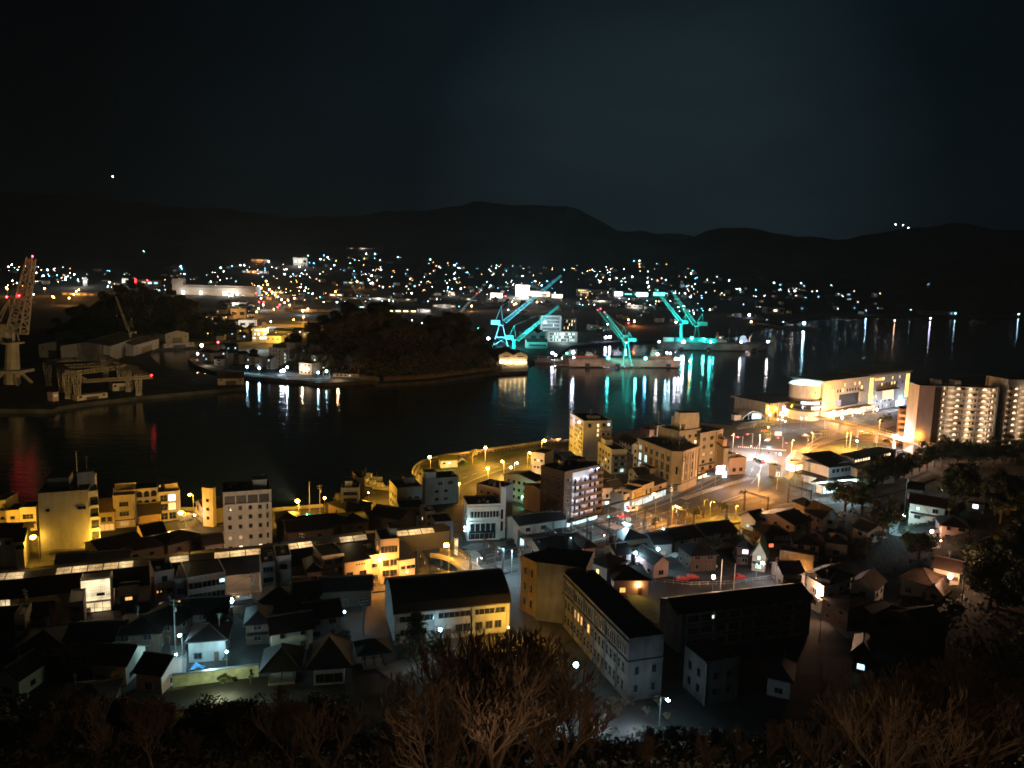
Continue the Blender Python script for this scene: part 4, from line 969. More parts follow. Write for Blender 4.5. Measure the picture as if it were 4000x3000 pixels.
# blocks behind and right of it
b = Bld('office_block', 'grey block with tall rooftop column holding a blank white billboard box', (2653,1690), (2737,1678), 12, 21.5, wall=plaster3, par=.6); b.grid('F', 3, 2, 1.2, 1.2, 16.5, 2.8, plit=.2, rnd=6); b.penthouse(.3, .95, .05, .7, 5.0); b.units(6, 2)
hh = 21.5+5; b.part('billboard_frame', steel, (b.w*.12, b.w*.16, 1, 1.4, 21.5, hh+.5), (b.w*.96, b.w, 1, 1.4, 21.5, hh+.5))
pA, pB = W(2653,1657,27.2), W(2744,1667,27.2)
t = thing('billboard', 'blank white boxy billboard on the rooftop column above the stone bank', 'billboard', (pA.x, pA.y, 27.2), .25); wd = 8.6
mb = MB(); mb.box(0, wd, 0, 4.2, 0, 4.6); mb.build('box_panel', plaster, t); mb = MB(); mb.box(-.1, wd+.1, -.1, 4.3, 4.6, 4.75); mb.build('cap', darksteel, t)
b = Bld('office_block', 'grey five storey block with stepped balconies beside the big lit sign', (2736,1698), (2800,1686), 11, 19.8, wall=plaster3, par=.7)
b.wins('F', [.25,.72], [4.6, 7.6, 10.8, 14.0, 17.4], 2.0, 1.4, {(0,2): L_DIM, (1,2): L_DIM}); b.facebox('F', 'sign_band', darksteel, .05, .95, 5.8, 6.5, .3); b.facebox('F', 'pier', plaster3, .96, 1.0, 0, 19.8, .6)
b.shopfront('F', .02, .98, 3.0, L_SHOPW, 5); b.awning('F', 0, 1, 3.6, 2.6, orangep, .4)
b = Bld('balcony_block', 'peach lit block with four open stepped balconies left of the crossing', (2801,1688), (2826,1680), 10, 19.2, wall=pinkwall, par=.7)
for j in range(5): b.facebox('F', 'balcony_shade_panel', glass, .1, .9, 4.2+3.0*j, 5.8+3.0*j, .04); b.facebox('F', 'balcony', plaster2, .0, 1.0, 2.9+3.0*j, 4.1+3.0*j, .9)  # dark panels paint the shade inside the open balconies
b.shopfront('F', .02, .98, 3.0, emit('bright_shop', (.9,.95,1), 6), 2)
b = Bld('office_block', 'small dark sheeted block at the bend with vertical ribs', (2828,1750), (2846,1748), 9, 13.5, wall=plaster3, roof='gable', rh=1.5, roofm=darkroof)
for k in range(5): b.facebox('F', 'rib', steel, .05+.2*k, .1+.2*k, 2, 13, .15)
b.penthouse(.1, .9, .1, .6, 3.4, pinkwall, 'rooftop_room'); b.shopfront('F', .02, .98, 3.0, emit('bright_shop', (.9,.95,1), 6), 2)
t = thing('illuminated_sign', 'big glaring white sign on the block beside the station crossing', 'sign', W(2808,1830,7.5)+Vector((0,-2.6,0)), .45)
mb = MB(); mb.box(-2.4, 2.4, 0, .5, -1.8, 2.0); mb.build('sign_box', darksteel, t); mb = MB(); mb.box(-2.2, 2.2, -.03, 0, -1.6, 1.8); mb.build('sign_face', emit('glaring_sign', (.95,.92,1), 7), t)
light(t, (0,-2.5,0), (.9,.9,1), 1100, .8)
# covered pavement along the road (one thing) with tube lamps
c = smooth([pxs(2035,2108), pxs(2215,2062), pxs(2341,2026), pxs(2480,1985), pxs(2612,1943)], 4)
def gallery(label, c, w_=3.2, h=3.1, col=COOL, pw=95, roofm_=shedroof):
    t = thing('covered_walkway', label, 'covered walkway', c[0]); o = c[0].copy()
    mb = MB(); P = [Vector((p.x-o.x, p.y-o.y)) for p in c]; L1 = ribbon(P, w_-.4, .0); n = len(P)
    up, dn = L1[:n], L1[n:][::-1]
    # L1: right side first (offset w1=0) then left
    for i in range(n-1):
        a, b_, c_, d_ = dn[i], dn[i+1], up[i+1], up[i]
        mb.add([(*a, h), (*b_, h), (*c_, h+.5), (*d_, h+.5), (*a, h+.15), (*b_, h+.15), (*c_, h+.65), (*d_, h+.65)], [(0,3,2,1),(4,5,6,7),(0,1,5,4),(2,3,7,6)])
    mb.build('canopy', roofm_, t); mb = MB(); tb = MB(); acc = 0
    for i in range(n-1):
        a, b_ = Vector(up[i]), Vector(up[i+1]); a2, b2 = Vector(dn[i]), Vector(dn[i+1])
        k = max(1, int((b_-a).length/4.5))
        for j in range(k):
            q = a.lerp(b_, j/k) if (a-Vector(P[i])).length < .2 else a2.lerp(b2, j/k)
            mid = a.lerp(b_, (j+.5)/k).lerp(a2.lerp(b2, (j+.5)/k), .5); acc += 1
            pp = MB(); pp.tube((q.x, q.y, .12), (q.x, q.y, h+.1), .07, .07, 6); pp.build('post', steel, t)
            tb = MB(); d = (b_-a).normalized(); tb.tube((mid.x-d.x*.6, mid.y-d.y*.6, h-.1), (mid.x+d.x*.6, mid.y+d.y*.6, h-.1), .06, .06, 6); tb.build('tube_lamp', emit('walkway_tube', col, 12), t)
            if acc % 2: light(t, (mid.x, mid.y, h-.5), col, pw, .25)
    return t
gallery('long covered pavement with cold tube lamps on the left of the main road', c)
gallery('covered pavement with cold tube lamps in front of the stone bank', smooth([pxs(2628,1938), pxs(2720,1898), pxs(2850,1838)], 4), col=COOL, pw=130)
for i, (a, bb, lb) in enumerate((((2625,1925),(2700,1900),'orange fronted eaves below the stone bank'),)):
    pass
b = Bld('parasol_shop', 'round cornered kiosk block in warm light at the bend of the road', (2850,1800), (2915,1795), 9, 6.5, wall=pinkwall, par=1.2); b.wins('F', [.3,.7], [2.2], 1.6, 1.6); b.penthouse(.05, .6, .3, .8, 2.2, plaster3, 'rooftop_room')
b.t.name = 'corner_shop'
# ---- waterfront bits behind
b = Bld('harbour_office', 'small pinkish two storey house on the quay behind the stone bank', (2538,1683), (2566,1681), 9, 8.5, wall=pinkwall, par=.4); b.wins('F', [.5], [2,5.2], 1, 1); b.wins('L', [.5], [5.2], 1, 1)
b = Bld('harbour_office', 'white boxy tower house on the quay behind the stone bank', (2568,1664), (2598,1662), 7, 11.0, wall=plaster, par=.1); b.aerial(.4, .3, 7)
small_house('white metal shed roof at the quay left of the stone bank', (2420,1712), (2470,1735), 6, 5, plaster, 'gable', shedroof, z=0)
b = Bld('narrow_block', 'tall narrow white sign clad block just left of the stone bank', (2476,1735), (2492,1738), 8, 14, wall=plaster, par=.2); b.grid('F', 1, 4, .8, 1.2, 2, 3)
mb = MB(); pa, pb = W(2440,1700), W(2545,1690)
# ---- arcade across the left half
ARC = [(-60,2266),(90,2254),(215,2240),(520,2209),(640,2197),(739,2186),(836,2177),(1020,2159),(1108,2144),(1225,2129),(1330,2115),(1438,2102),(1549,2091),(1700,2075),(1760,2068)]
c = [W(x, y+6, 9.0) for x, y in ARC]; o = c[4].copy(); o.z = 0
t = thing('shopping_arcade', 'long shopping arcade with a glowing glazed roof between the dark houses', 'arcade', o)
P = [p-o for p in c]
for i in range(len(P)-1):
    a, b_ = P[i], P[i+1]; d = (b_-a).normalized(); n = Vector((-d.y, d.x, 0)); k = max(1, int((b_-a).length/3.2)); pm = MB(); fr = MB()
    for j in range(k):
        s0, s1 = a.lerp(b_, j/k)+d*.12, a.lerp(b_, (j+1)/k)-d*.12
        pm.add([s0, s1, s1+n*2.6+Vector((0,0,.8)), s0+n*2.6+Vector((0,0,.8))], [(0,1,2,3)])
        fr.beam(s0-d*.12, s0-d*.12+n*2.6+Vector((0,0,.8)), .12); m_ = s0.lerp(s1, .5); fr.beam(m_, m_+n*2.6+Vector((0,0,.8)), .05); fr.beam(s0+n*1.3+Vector((0,0,.42)), s1+n*1.3+Vector((0,0,.42)), .05)
    fr.beam(a, b_, .14); fr.beam(a+n*2.6+Vector((0,0,.8)), b_+n*2.6+Vector((0,0,.8)), .14)
    gaps = (4,)
    if i % 2 == 0: pm.build('roof_glazing', L_ARC if i not in (0, 4, 10) else emit('dim_arcade', (1,.66,.32), .4, noise_s=.8), t)
    else: pm.build('roof_sheeting', shedroof, t)
    fr.build('roof_frame', darksteel, t)
    rf = MB(); h2 = Vector((0,0,.8)); rf.add([a+n*2.75+h2, b_+n*2.75+h2, b_+n*7+h2*.2, a+n*7+h2*.2], [(0,1,2,3)]); rf.add([a-n*.15, b_-n*.15, Vector((b_.x,b_.y,4.0))-n*.15, Vector((a.x,a.y,4.0))-n*.15], [(0,3,2,1)])
    rf.build('side_cladding', darkroof, t)
# entrance hall glowing like a paper screen
A, B = (313,2268), (430,2256)
b = Bld('entrance_hall', 'brightly glowing entrance hall with a white gridded screen wall', A, B, 7, 8.6, wall=mat('pale_screen_frame', (.6,.55,.45), .7, .1, 1), par=.2, roofm=darkroof)
SCR = emit('glowing_screen', (1,.80,.48), 1.5, noise_s=.35)
fb = MB(); 
for i in range(3):
    for j in range(2):
        x0, x1 = b.w*(.02+.325*i), b.w*(.02+.325*i+.31); z0_, z1_ = 3.1+2.7*j, 5.7+2.7*j
        fb.box(x0, x1, -.05, 0, z0_, z1_, 1)
        for k in range(1, 5): fb.box(x0+(x1-x0)*k/5-.02, x0+(x1-x0)*k/5+.02, -.08, -.051, z0_, z1_, 0)
        for k in range(1, 4): fb.box(x0, x1, -.078, -.052, z0_+(z1_-z0_)*k/4-.02, z0_+(z1_-z0_)*k/4+.02, 0)
b.on('F', 0, 0, 'screen_wall', fb.mesh('screen_wall', [frame_m, SCR])); b.shopfront('F', .15, .98, 2.7, emit('glowing_foyer', (1,.76,.42), 1.1, noise_s=.4), 3); b.sign('F', .66, 4.6, 1.8, .7, darksteel, .15)
q = W(395,2400,0); light(None, (q.x-1, q.y+5, 5.5), (1,.8,.5), 900, 1.0)
b.facebox('R', 'side_wall', plaster, 0, 1, 0, 8.6, .02)
sheet('forecourt', poly_px([(352,2372),(430,2360),(452,2430),(370,2442)]), .02, paver)
b = Bld('added_glow_front', 'added warm glowing front at the very left edge below the arcade', (-60,2306), (38,2298), 6, 6.0, wall=plaster2, par=.3, roofm=darkroof); b.shopfront('F', .05, .98, 4.6, MATS['glowing_foyer'], 5)  # glowing front added to brighten the street at the edge
# ---- houses around the arcade, left
b = Bld('dark_house', 'black tiled house in front of the arched yellow building', (545,2013), (627,2004), 8, 7.5, cat='house', wall=darkwood, roof='gable', rh=2.4, roofm=darkroof)
b = Bld('dark_house', 'dark house with a strip of dim lit panes below the arched yellow building', (562,2090), (645,2076), 9, 6.8, cat='house', wall=darkwood, roof='gable', rh=1.6, roofm=darkroof); b.wins('F', [.15,.4,.65,.88], [5.8], 1.1, .9, {(0,0): L_DIM, (1,0): L_DIM, (2,0): L_DIM, (3,0): L_DIM}, 'plain')
for (A, B, d, h, lb, rf) in (((395,2158),(560,2118),11,7.2,'long dark roofed house in the bend of the yellow lit street','gable'), ((655,2130),(800,2090),10,6.5,'dark house with a sloping roof below the bright corner lamp','hip'),
        ((60,2115),(90,2112),10,8.2,'dark house left of the blank tower foot','gable'), ((-40,2100),(58,2095),12,8.8,'dark house with a faint window at the left edge above the arcade','gable'),
        ((215,2215),(330,2205),8,7.6,'black roof just above the arcade behind the glowing entrance hall','gable'), ((340,2205),(500,2190),7,7.8,'black roof above the arcade right of the glowing hall','gable'),
        ((480,2155),(640,2130),9,6.4,'broad black roof between the yellow street and the arcade','hip'), ((800,2130),(870,2120),8,6.6,'dark house with a pale eave left of the beige hotel foot','gable'),
        ((1080,2037),(1170,2031),9,5.0,'dark rounded hall roof behind the river wall by the hotel','hip'), ((1175,2060),(1320,2047),10,6.2,'black house roof beneath the green traffic signal','gable'),
        ((1125,2080),(1300,2062),12,6.6,'wide black roof above the middle of the arcade','gable'), ((1330,2045),(1440,2035),10,6.2,'dark tiled roof beside the strip windowed office block','hip'),
        ((1440,2010),(1560,2030),11,6.4,'dark tiled roof between the office block and the arcade','gable'), ((1350,1990),(1450,1965),10,5.2,'black tree shaded roof near the moored boats','hip'),
        ((1560,1990),(1660,1985),10,7.0,'dark flat topped house behind the small brown house','flat'), ((1700,2045),(1770,2040),9,7.2,'dark block behind the arcade end by the ramp','flat'),
        ((1120,2170),(1200,2160),8,6.2,'small black roof in front of the middle arcade glazing','gable'), ((1400,2130),(1480,2110),8,6.6,'dark roof tucked behind the tallest amber house','gable')):
    bb = Bld('dark_house', lb, A, B, d, h, cat='house', wall=darkwood if h < 7 else plaster3, roof=rf, rh=1.8, roofm=darkroof, par=.5)
    bb.wins('F', [.3,.7], [h-1.8], 1.3, 1.1, {(0,0): L_DIM} if 'faint' in lb else None); bb.wins('L', [.5], [h-1.8], 1, 1)
# shops in front of arcade
b = Bld('shop_house', 'grey three storey house with a red flag column and two lit lower windows', (604,2242), (680,2229), 9, 10.8, wall=pinkwall, par=.5)
b.wins('F', [.5], [9.2], 1.2, 1.3); b.wins('F', [.3,.72], [6.0,2.6], 1.2, 1.4, {(0,1): L_DIM, (0,0): glass}); b.wins('F', [.12,.28], [6.1], .4, .5, {(0,0): L_AMB, (1,0): L_AMB}, 'plain'); b.units(3, 2)
t = thing('banner_column', 'red vertical banner hanging at the corner of the grey three storey house', 'banner', W(596,2400,0), .3); mb = MB(); mb.tube((0,0,0), (0,0,10), .08, .08, 6); mb.build('pole', steel, t); mb = MB(); mb.box(.1, 1.0, -.03, .03, 2.5, 9.8); mb.build('cloth', redpaint, t)
b = Bld('office_block', 'wide white three storey shop block with long ribbon windows and bright corner lamp', (731,2262), (881,2238), 14, 8.8, wall=plaster, roofm=darkroof, par=.35)
for z in (6.0, 3.0): b.facebox('F', 'ribbon_window', glass, .03, .97, z, z+1.5, .04); [b.facebox('F', 'mullion', plaster3, .03+.117*k, .042+.117*k, z, z+1.5, .12) for k in range(9)]
b.on('F', b.w*.9, 7.1, 'window', win_mesh(1.2, .9, L_COOL, 'plain'), .05); b.shopfront('F', .05, .9, 2.3, L_DIM, 5); b.facebox('R', 'lit_display', L_DIM, .1, .9, .5, 4, .05)
b = Bld('shop_house', 'dark lower block joining the grey house and the wide white shop block', (682,2266), (729,2262), 9, 8.6, wall=plaster3, par=.3); b.wins('F', [.5], [2.5,5.6], 1.4, 1.5, {(0,0): L_AMB})
for (A, B, d, h, wl, lb, kw) in (
    ((470,2330),(535,2322),8,5.0,plaster3,'small bluish house with two amber windows right of the glowing hall',dict(lit={(0,1):L_AMB},roof='gable')),
    ((268,2360),(326,2352),8,6.2,pinkwall,'pinkish two storey house with a dark square window left of the bright forecourt',dict(roof='flat')),
    ((55,2408),(95,2404),6,7.2,plaster,'narrow white house front by the left utility pole',dict(roof='flat')),
    ((110,2408),(190,2400),7,5.0,pinkwall,'low dim house right of the narrow white front',dict(roof='gable')),
    ((1020,2204),(1074,2198),9,9.0,plaster3,'narrow grey house with three dark stacked openings above the lane',dict(roof='flat',floors=3)),
    ((1076,2180),(1137,2174),9,9.6,plaster,'cream box house with a single dark square window and an amber lower wall',dict(roof='flat')),
    ((1200,2232),(1256,2226),9,6.8,pinkwall,'small pinkish shop left of the amber lit terrace',dict(roof='hip',lit={(0,0):L_AMB})),
    ):
    rf = kw.pop('roof'); bb = Bld('shop_house', lb, A, B, d, h, cat='house', wall=wl, roof=rf, rh=1.6, roofm=darkroof, par=.4)
    fl = kw.get('floors', 2)
    if 'single dark' in lb: bb.win('F', bb.w*.5, 7.0, 1.9, 1.3); bb.facebox('F', 'shutter', mat('ochre_shutter', (.35,.27,.12), .7, .2, 1), .08, .85, .3, 3.2, .08)
    else: bb.wins('F', [.3,.72] if bb.w > 4.5 else [.5], [1.6+2.9*k for k in range(fl)], 1.5 if fl < 3 else 2.4, 1.3, kw.get('lit')); bb.win('L', d*.5, h-2, 1, 1)
    if h > 8: bb.units(2, int(h*10)); bb.wins('R', [.5], [6.5], 1, 1)
# amber lit terrace facing the railway
for (A, B, h, lb, k) in (((1257,2178),(1345,2164),9.0,'amber lit three storey shop with four wide windows',0), ((1346,2196),(1442,2182),7.8,'amber lit low building with a row of round vents and lit cyan shop sign',1),
        ((1443,2176),(1484,2169),8.0,'plain amber lit house between the vented building and the tallest one',2), ((1485,2113),(1558,2107),12.6,'tallest amber lit house with two broad dark window bands',3),
        ((1559,2188),(1621,2178),7.0,'amber lit low shop with awning roof nearest the ramp',4)):
    bb = Bld('terrace_shop', lb, A, B, 9, h, wall=plaster2, roof='flat' if k in (0,2,3) else 'shed', rh=1.4, roofm=darkroof, par=.4, group=None)
    if k == 0: bb.wins('F', [.27,.72], [2.4, 4.8, 7.4], 2.1, 1.3)
    if k == 1:
        bb.wins('F', [.2,.75], [4.0], 1.8, 1.4); bb.shopfront('F', .1, .9, 2.3, L_SHOPW, 5); bb.sign('F', .25, 2.9, 1.6, .7, emit('cyan_shop_sign', (.6,.95,1), 5), .3)
        for i in range(4): m2 = MB(); m2.tube((0,-.05,0), (0,.0,0), .28, .28, 12); bb.on('F', bb.w*(.5+.1*i), 6.6, 'vent', m2.mesh('vent', [darksteel]))
    if k == 2: bb.wins('F', [.5], [2, 5.4], 1.5, 1.1); bb.units(2, 5)
    if k == 3: bb.wins('F', [.5], [10.0], 4.6, 1.8); bb.wins('F', [.3,.72], [6.2, 3.2], 1.8, 1.7); bb.facebox('F', 'edge_rib', plaster2, .93, 1.0, 0, 12.9, .35); bb.penthouse(.6, .98, .3, .7, 2.2)
    if k == 4: bb.wins('F', [.25,.6,.88], [4.6], 1.2, .9); bb.wins('F', [.3,.7], [1.6], 1.4, 1.2)
# ---- footbridge ramp at the big lamp
rp_ = [W(1700,2165,3.2), W(1745,2172,3.6), W(1790,2190,3.6), W(1835,2225,2.8), W(1870,2252,2.0)]
c = smooth(rp_, 5); o = c[0].copy(); o.z = 0; t = thing('footbridge', 'yellow lit footbridge ramp with railings under the brightest lamp', 'footbridge', o)
mb = MB(); rl_ = MB(); rr_ = MB(); hw = 2.4
for i in range(len(c)-1):
    a, b_ = c[i]-o, c[i+1]-o; d = (b_-a); d.z = 0; d.normalize(); n = Vector((-d.y, d.x, 0))*hw; dz = Vector((0,0,.35))
    mb.add([a-n, b_-n, b_+n, a+n, a-n-dz, b_-n-dz, b_+n-dz, a+n-dz], [(0,1,2,3),(7,6,5,4),(0,4,5,1),(3,2,6,7)])
    for s_, r_ in ((1, rl_), (-1, rr_)):
        u = Vector((0,0,1.05)); r_.beam(a+n*s_+u, b_+n*s_+u, .1); r_.beam(a+n*s_+u*.55, b_+n*s_+u*.55, .05); r_.beam(a+n*s_, a+n*s_+u, .08); m_ = (a+b_)/2; r_.beam(m_+n*s_, m_+n*s_+u, .05)
mb.build('deck', paver, t); rl_.build('railing', plaster2, t); rr_.build('railing', plaster2, t)
for q in (c[3], c[10], c[16]): mb = MB(); mb.tube((q.x-o.x, q.y-o.y, -.2), (q.x-o.x, q.y-o.y, q.z-.2), .35, .35, 8); mb.build('pier', concrete, t)
# ---- long hall with curved roof
A, B = W(1542,2399,7.4), W(1990,2354,7.4)
b = Bld('gymnasium', 'long pale hall with a dark arched roof, its right end lit orange', A, B, 17, 7.4, wall=plaster3, roof='none')
n = 12; ar = [(17*i/n, 7.4+4.6*math.sin(PI*i/n)**.75) for i in range(n+1)]
mb = MB()
for x in (0.0, b.w): mb.add([(x, y, z-.1) for y, z in ar], [tuple(range(n+1))[::-1] if x == 0 else tuple(range(n+1))])
mb.build('gable_end', plaster3, b.t)
mb = MB(); m = n+1; vs = [(-.4, y+(y-8.5)*.05, z) for y, z in ar]+[(b.w+.4, y+(y-8.5)*.05, z) for y, z in ar]
vs += [(x, y, z+.25) for x, y, z in vs]
fs = [(2*m+i, 3*m+i, 3*m+i+1, 2*m+i+1) for i in range(n)]+[(i, i+1, m+i+1, m+i) for i in range(n)]+[(i, 2*m+i, 2*m+i+1, i+1) for i in range(n)]+[(m+i, m+i+1, 3*m+i+1, 3*m+i) for i in range(n)]+[(0, m, 3*m, 2*m), (n, 2*m+n, 3*m+n, m+n)]
mb.add(vs, fs); b.roof = mb.build('roof', darkroof, b.t)
for u0, u1 in ((.04,.35),(.37,.65),(.68,.96)): 
    b.facebox('F', 'ribbon_window', glass, u0, u1, 5.2, 6.5, .05); L9 = b.w
    for k in range(7): b.facebox('F', 'mullion', frame_m, u0+(u1-u0)*k/6, u0+(u1-u0)*k/6+.003, 5.2, 6.5, .12)
for u in (.0,.335,.665,.975): b.facebox('F', 'pier', plaster3, u, u+.025, 0, 7.35, .35)
b.wins('F', [.55,.62,.73,.82,.9], [2.4], 1.6, 1.8); b.wins('F', [.08,.16,.24], [2.6], 1.6, 1.4); b.door('F', .45, 1.8, 2.4)
# ---- old school
A, B, LB = (2458,2507), (2594,2489), (2133,2256)
d = dist(A, LB, 12.9)
b = Bld('school_building', 'long dark three storey old school with a row of narrow arched top windows', A, B, d, 12.9, wall=rough_conc, par=.7, roofm=flatroof)
R = random.Random(5); n = 17
for i in range(n):
    u = d*(.03+.94*(i+.5)/n)
    for s_ in (-.42, .42): b.on('L', u+s_, 10.4, 'arched_window', win_mesh(.55, 2.1, glass, 'arch'))
    litm = {4: L_AMB, 5: L_AMB, 7: L_AMB}.get(i)
    b.on('L', u, 6.5, 'window', win_mesh(1.15, 2.0, litm or (L_DIM if i == 3 else glass), 'grid')); b.on('L', u, 2.6, 'window', win_mesh(1.15, 2.0, glass, 'grid'))
for z in (8.4, 12.5): b.facebox('L', 'string_course', rough_conc, 0, 1, z, z+.3, .35)
for i in range(0, n+1, 3): b.facebox('L', 'buttress', rough_conc, .03+.94*i/n-.004, .03+.94*i/n+.004, 0, 12.4, .3)
b.wins('F', [.25,.75], [2.6,6.5], 1.0, 1.6); b.facebox('F', 'string_course', rough_conc, 0, 1, 8.4, 8.7, .3)
b2 = Bld('school_end_block', 'taller projecting end block of the old school, lit amber at its foot', (2097,2205), (2290,2228), 12, 14.5, wall=rough_conc, par=.6, roofm=flatroof)
A2, B2 = W(2033,2172,14.0), W(2133,2262,14.0)
bpy.data.objects.remove(b2.wall) if False else None
b3 = Bld('school_stair_wing', 'tall amber lit stair wing at the far left corner of the old school', (2036,2176), (2098,2206), 9, 14.0, wall=mat('amber_lit_render', (.20,.14,.07), .9, .45, .5, stretch=.3), par=.5)  # amber lamplight put into this wing's wall colour
b3.grid('F', 2, 3, .8, 1.9, 3.0, 4.0); b3.grid('L', 2, 3, .8, 1.9, 3.0, 4.0)
A, B = (2649,2397), (3171,2334)
b = Bld('school_wing', 'long black roofed three storey school wing with two small lit panes', A, B, 8.5, 9.4, wall=mat('wing_stained_wall', (.36,.33,.30), .9, .5, .3, stretch=.25, bump=.3, patch=.5), roof='gable', rh=1.6, roofm=darkroof, over=.4)
for j in range(3):
    for i in range(9):
        u = b.w*(.06+.9*(i+.5)/9)
        m_ = glass; w_ = 2.6
        b.on('F', u, 1.7+3.0*j, 'window', win_mesh(w_, 1.5, m_, 'grid'))
b.on('F', b.w*.25, 7.7, 'lit_pane', win_mesh(.55, .8, emit('small_lit_pane', (.75,.95,.8), 1.6), 'plain'), .15); b.on('F', b.w*.268, 7.7, 'lit_pane', win_mesh(.3, .8, MATS['small_lit_pane'], 'plain'), .15)
for k in range(5): b.facebox('F', 'buttress', rough_conc, .03+.235*k, .05+.235*k, 0, 9.2, .5)
for z in (3.2, 6.2): b.facebox('F', 'stained_band', rough_conc, .03, .98, z-.4, z+.3, .15)
b = Bld('school_annex', 'square dark school annex with bluish left flank in front of the long wing', (2759,2593), (2890,2570), dist((2759,2593),(2646,2532),9.0), 9.0, wall=rough_conc, par=.3); b.grid('L', 2, 2, 1.2, 1.7, 2.6, 3.4); b.grid('F', 2, 2, 1.2, 1.4, 2.6, 3.4); b.facebox('F', 'corner_pipe', steel, .0, .02, 0, 9, .2)
# ================================================================== STATION, WATERFRONT HOTEL, FLATS, HILLSIDE HOUSES
whitewall = mat('white_render', (.62,.62,.60), .85, .2, .4, stretch=.4)
t_rf = darkroof
z_s = 0.0
b = Bld('station_building', 'long grey upper hall of the station with a row of warm lit windows', (3337,1790), (3500,1757), 8, 12.0, wall=plaster3, roof='shed', rh=-1.2, roofm=t_rf)
b.wins('F', [.04,.1,.16,.22,.28,.34,.40,.46,.6,.72,.78,.84,.92], [10.6], 1.4, 1.0, {(i,0): L_WARM for i in (0,1,2,3,4,5,9,10,11)}, 'plain')
b = Bld('station_building', 'white lower front of the station with dark ribbon windows above the platform', (3239,1826), (3345,1812), 14, 9.2, wall=whitewall, roof='shed', rh=2.6, roofm=t_rf)
b.wins('F', [.17,.32,.5,.63,.76,.88], [7.4], 1.5, 1.5, {(5,0): L_COOL}, 'grid')
b2 = Bld('station_building', 'long low white flank of the station running behind the hillside trees', (3350,1832), (3500,1817), 12, 8.2, wall=whitewall, roof='shed', rh=2.6, roofm=t_rf)
b2.wins('F', [.06,.14,.22,.3,.5,.56,.75,.85], [6.4], 1.4, 1.2, {(4,0): L_WARM, (5,0): L_WARM}, 'grid')
b = Bld('station_wing', 'white gabled west wing of the station with a round cyan lamp', (3160,1800), (3238,1824), 16, 8.6, wall=whitewall, roof='gable', rh=2.4, roofm=t_rf)
b.facebox('F', 'corner_rib', plaster, .5, .52, 4, 8.6, .3); mb = MB(); mb.ball((0,-.2,0), .4, 10, 6); b.on('F', b.w*.15, 6.2, 'wall_lamp', mb.mesh('wall_lamp', [E_COOL])); light(None, W(3174,1822,6)+Vector((-.5,-1.6,0)), COOL, 300, .3)
def canopy(label, px, h, col, pw, nl=4, glowz=None):
    P = [W(x, y, h) for x, y in px]; o = P[0].copy(); o.z = 0; t = thing('platform_canopy', label, 'canopy', o)
    P = [p-o for p in P]; mb = MB(); mb.prism([(p.x, p.y) for p in P], h-.3, h); mb.build('roof', t_rf, t)
    for k in range(len(P)):
        q = P[k].lerp(sum(P, Vector())/len(P), .15); mb = MB(); mb.tube((q.x,q.y,0), (q.x,q.y,h-.3), .14, .14, 8); mb.build('post', steel, t)
    return t, P, o
ct, P, o = canopy('dark platform canopy with glaring cyan white light beneath it', [(3168,1882),(3370,1866),(3352,1846),(3210,1856)], 4.6, COOL, 0)
for u in (.12,.3,.48,.66,.84):
    p = P[0].lerp(P[1], u).lerp(P[3].lerp(P[2], u), .55)
    mb = MB(); mb.box(p.x-1.6, p.x+1.6, p.y-.25, p.y+.25, 3.9, 4.1); mb.build('tube_lamp', emit('platform_tubes', (.55,.95,1), 22), ct); light(None, p+o+Vector((0,-.4,-.9-p.z+4.4)), (.5,.92,1), 3200, .5)
b = Bld('platform_kiosk', 'bright glazed waiting room glowing cyan beneath the platform canopy', (3215,1900), (3350,1885), 3.5, 3.3, wall=whitewall, par=.1); b.shopfront('F', .02, .45, 3.0, emit('platform_glow', (.55,.95,1), 4.5, noise_s=.8), 6); b.shopfront('F', .47, .98, 3.0, emit('platform_glow_warm', (.95,1,.75), 4.5, noise_s=.8), 8)
canopy('dark sloping canopy over the station entrance corner', [(3098,1842),(3222,1872),(3240,1856),(3150,1828)], 5.0, COOL, 0)
b = Bld('ticket_hall', 'glaring warm lit glass ticket hall at the corner of the station plaza', (3108,1812), (3152,1808), 6, 4.2, wall=plaster2, par=.3, roofm=t_rf); b.shopfront('F', .05, .95, 3.6, emit('ticket_glow', (1,.75,.4), 6, noise_s=.6), 4); b.shopfront('L', .05, .95, 3.6, MATS['ticket_glow'], 3)
light(None, W(3105,1838,2.5), (1,.62,.2), 900, .5)
light(None, W(3290,1905,5.2)+Vector((0,-7,0)), (.5,.85,1), 3800, .8); light(None, W(3190,1885,5.2)+Vector((-3,-7,0)), (.5,.85,1), 2200, .8)  # bare cool fills added in front of the station wall
# lit vending box by plaza
b = Bld('plaza_kiosk', 'small glowing orange glass box at the rim of the station roundabout', (3208,1770), (3232,1768), 2.4, 3.4, wall=plaster2, par=.1); b.facebox('F', 'glazing', emit('kiosk_glow', (1,.55,.12), 12), .08, .92, .4, 3.1, .04); light(None, W(3220,1790,2)+Vector((0,-1,0)), SOD, 1500, .4)
b = Bld('police_box', 'little cream police box with glowing door between the crossing and the trees', (3030,1822), (3052,1820), 4, 5.0, wall=plaster2, par=.3); b.shopfront('F', .1, .9, 2.6, L_SHOPW, 2); b.wins('F', [.5], [3.8], 1.6, .6)
light(None, W(3038,1800,4), (1,.8,.55), 1600, .5)
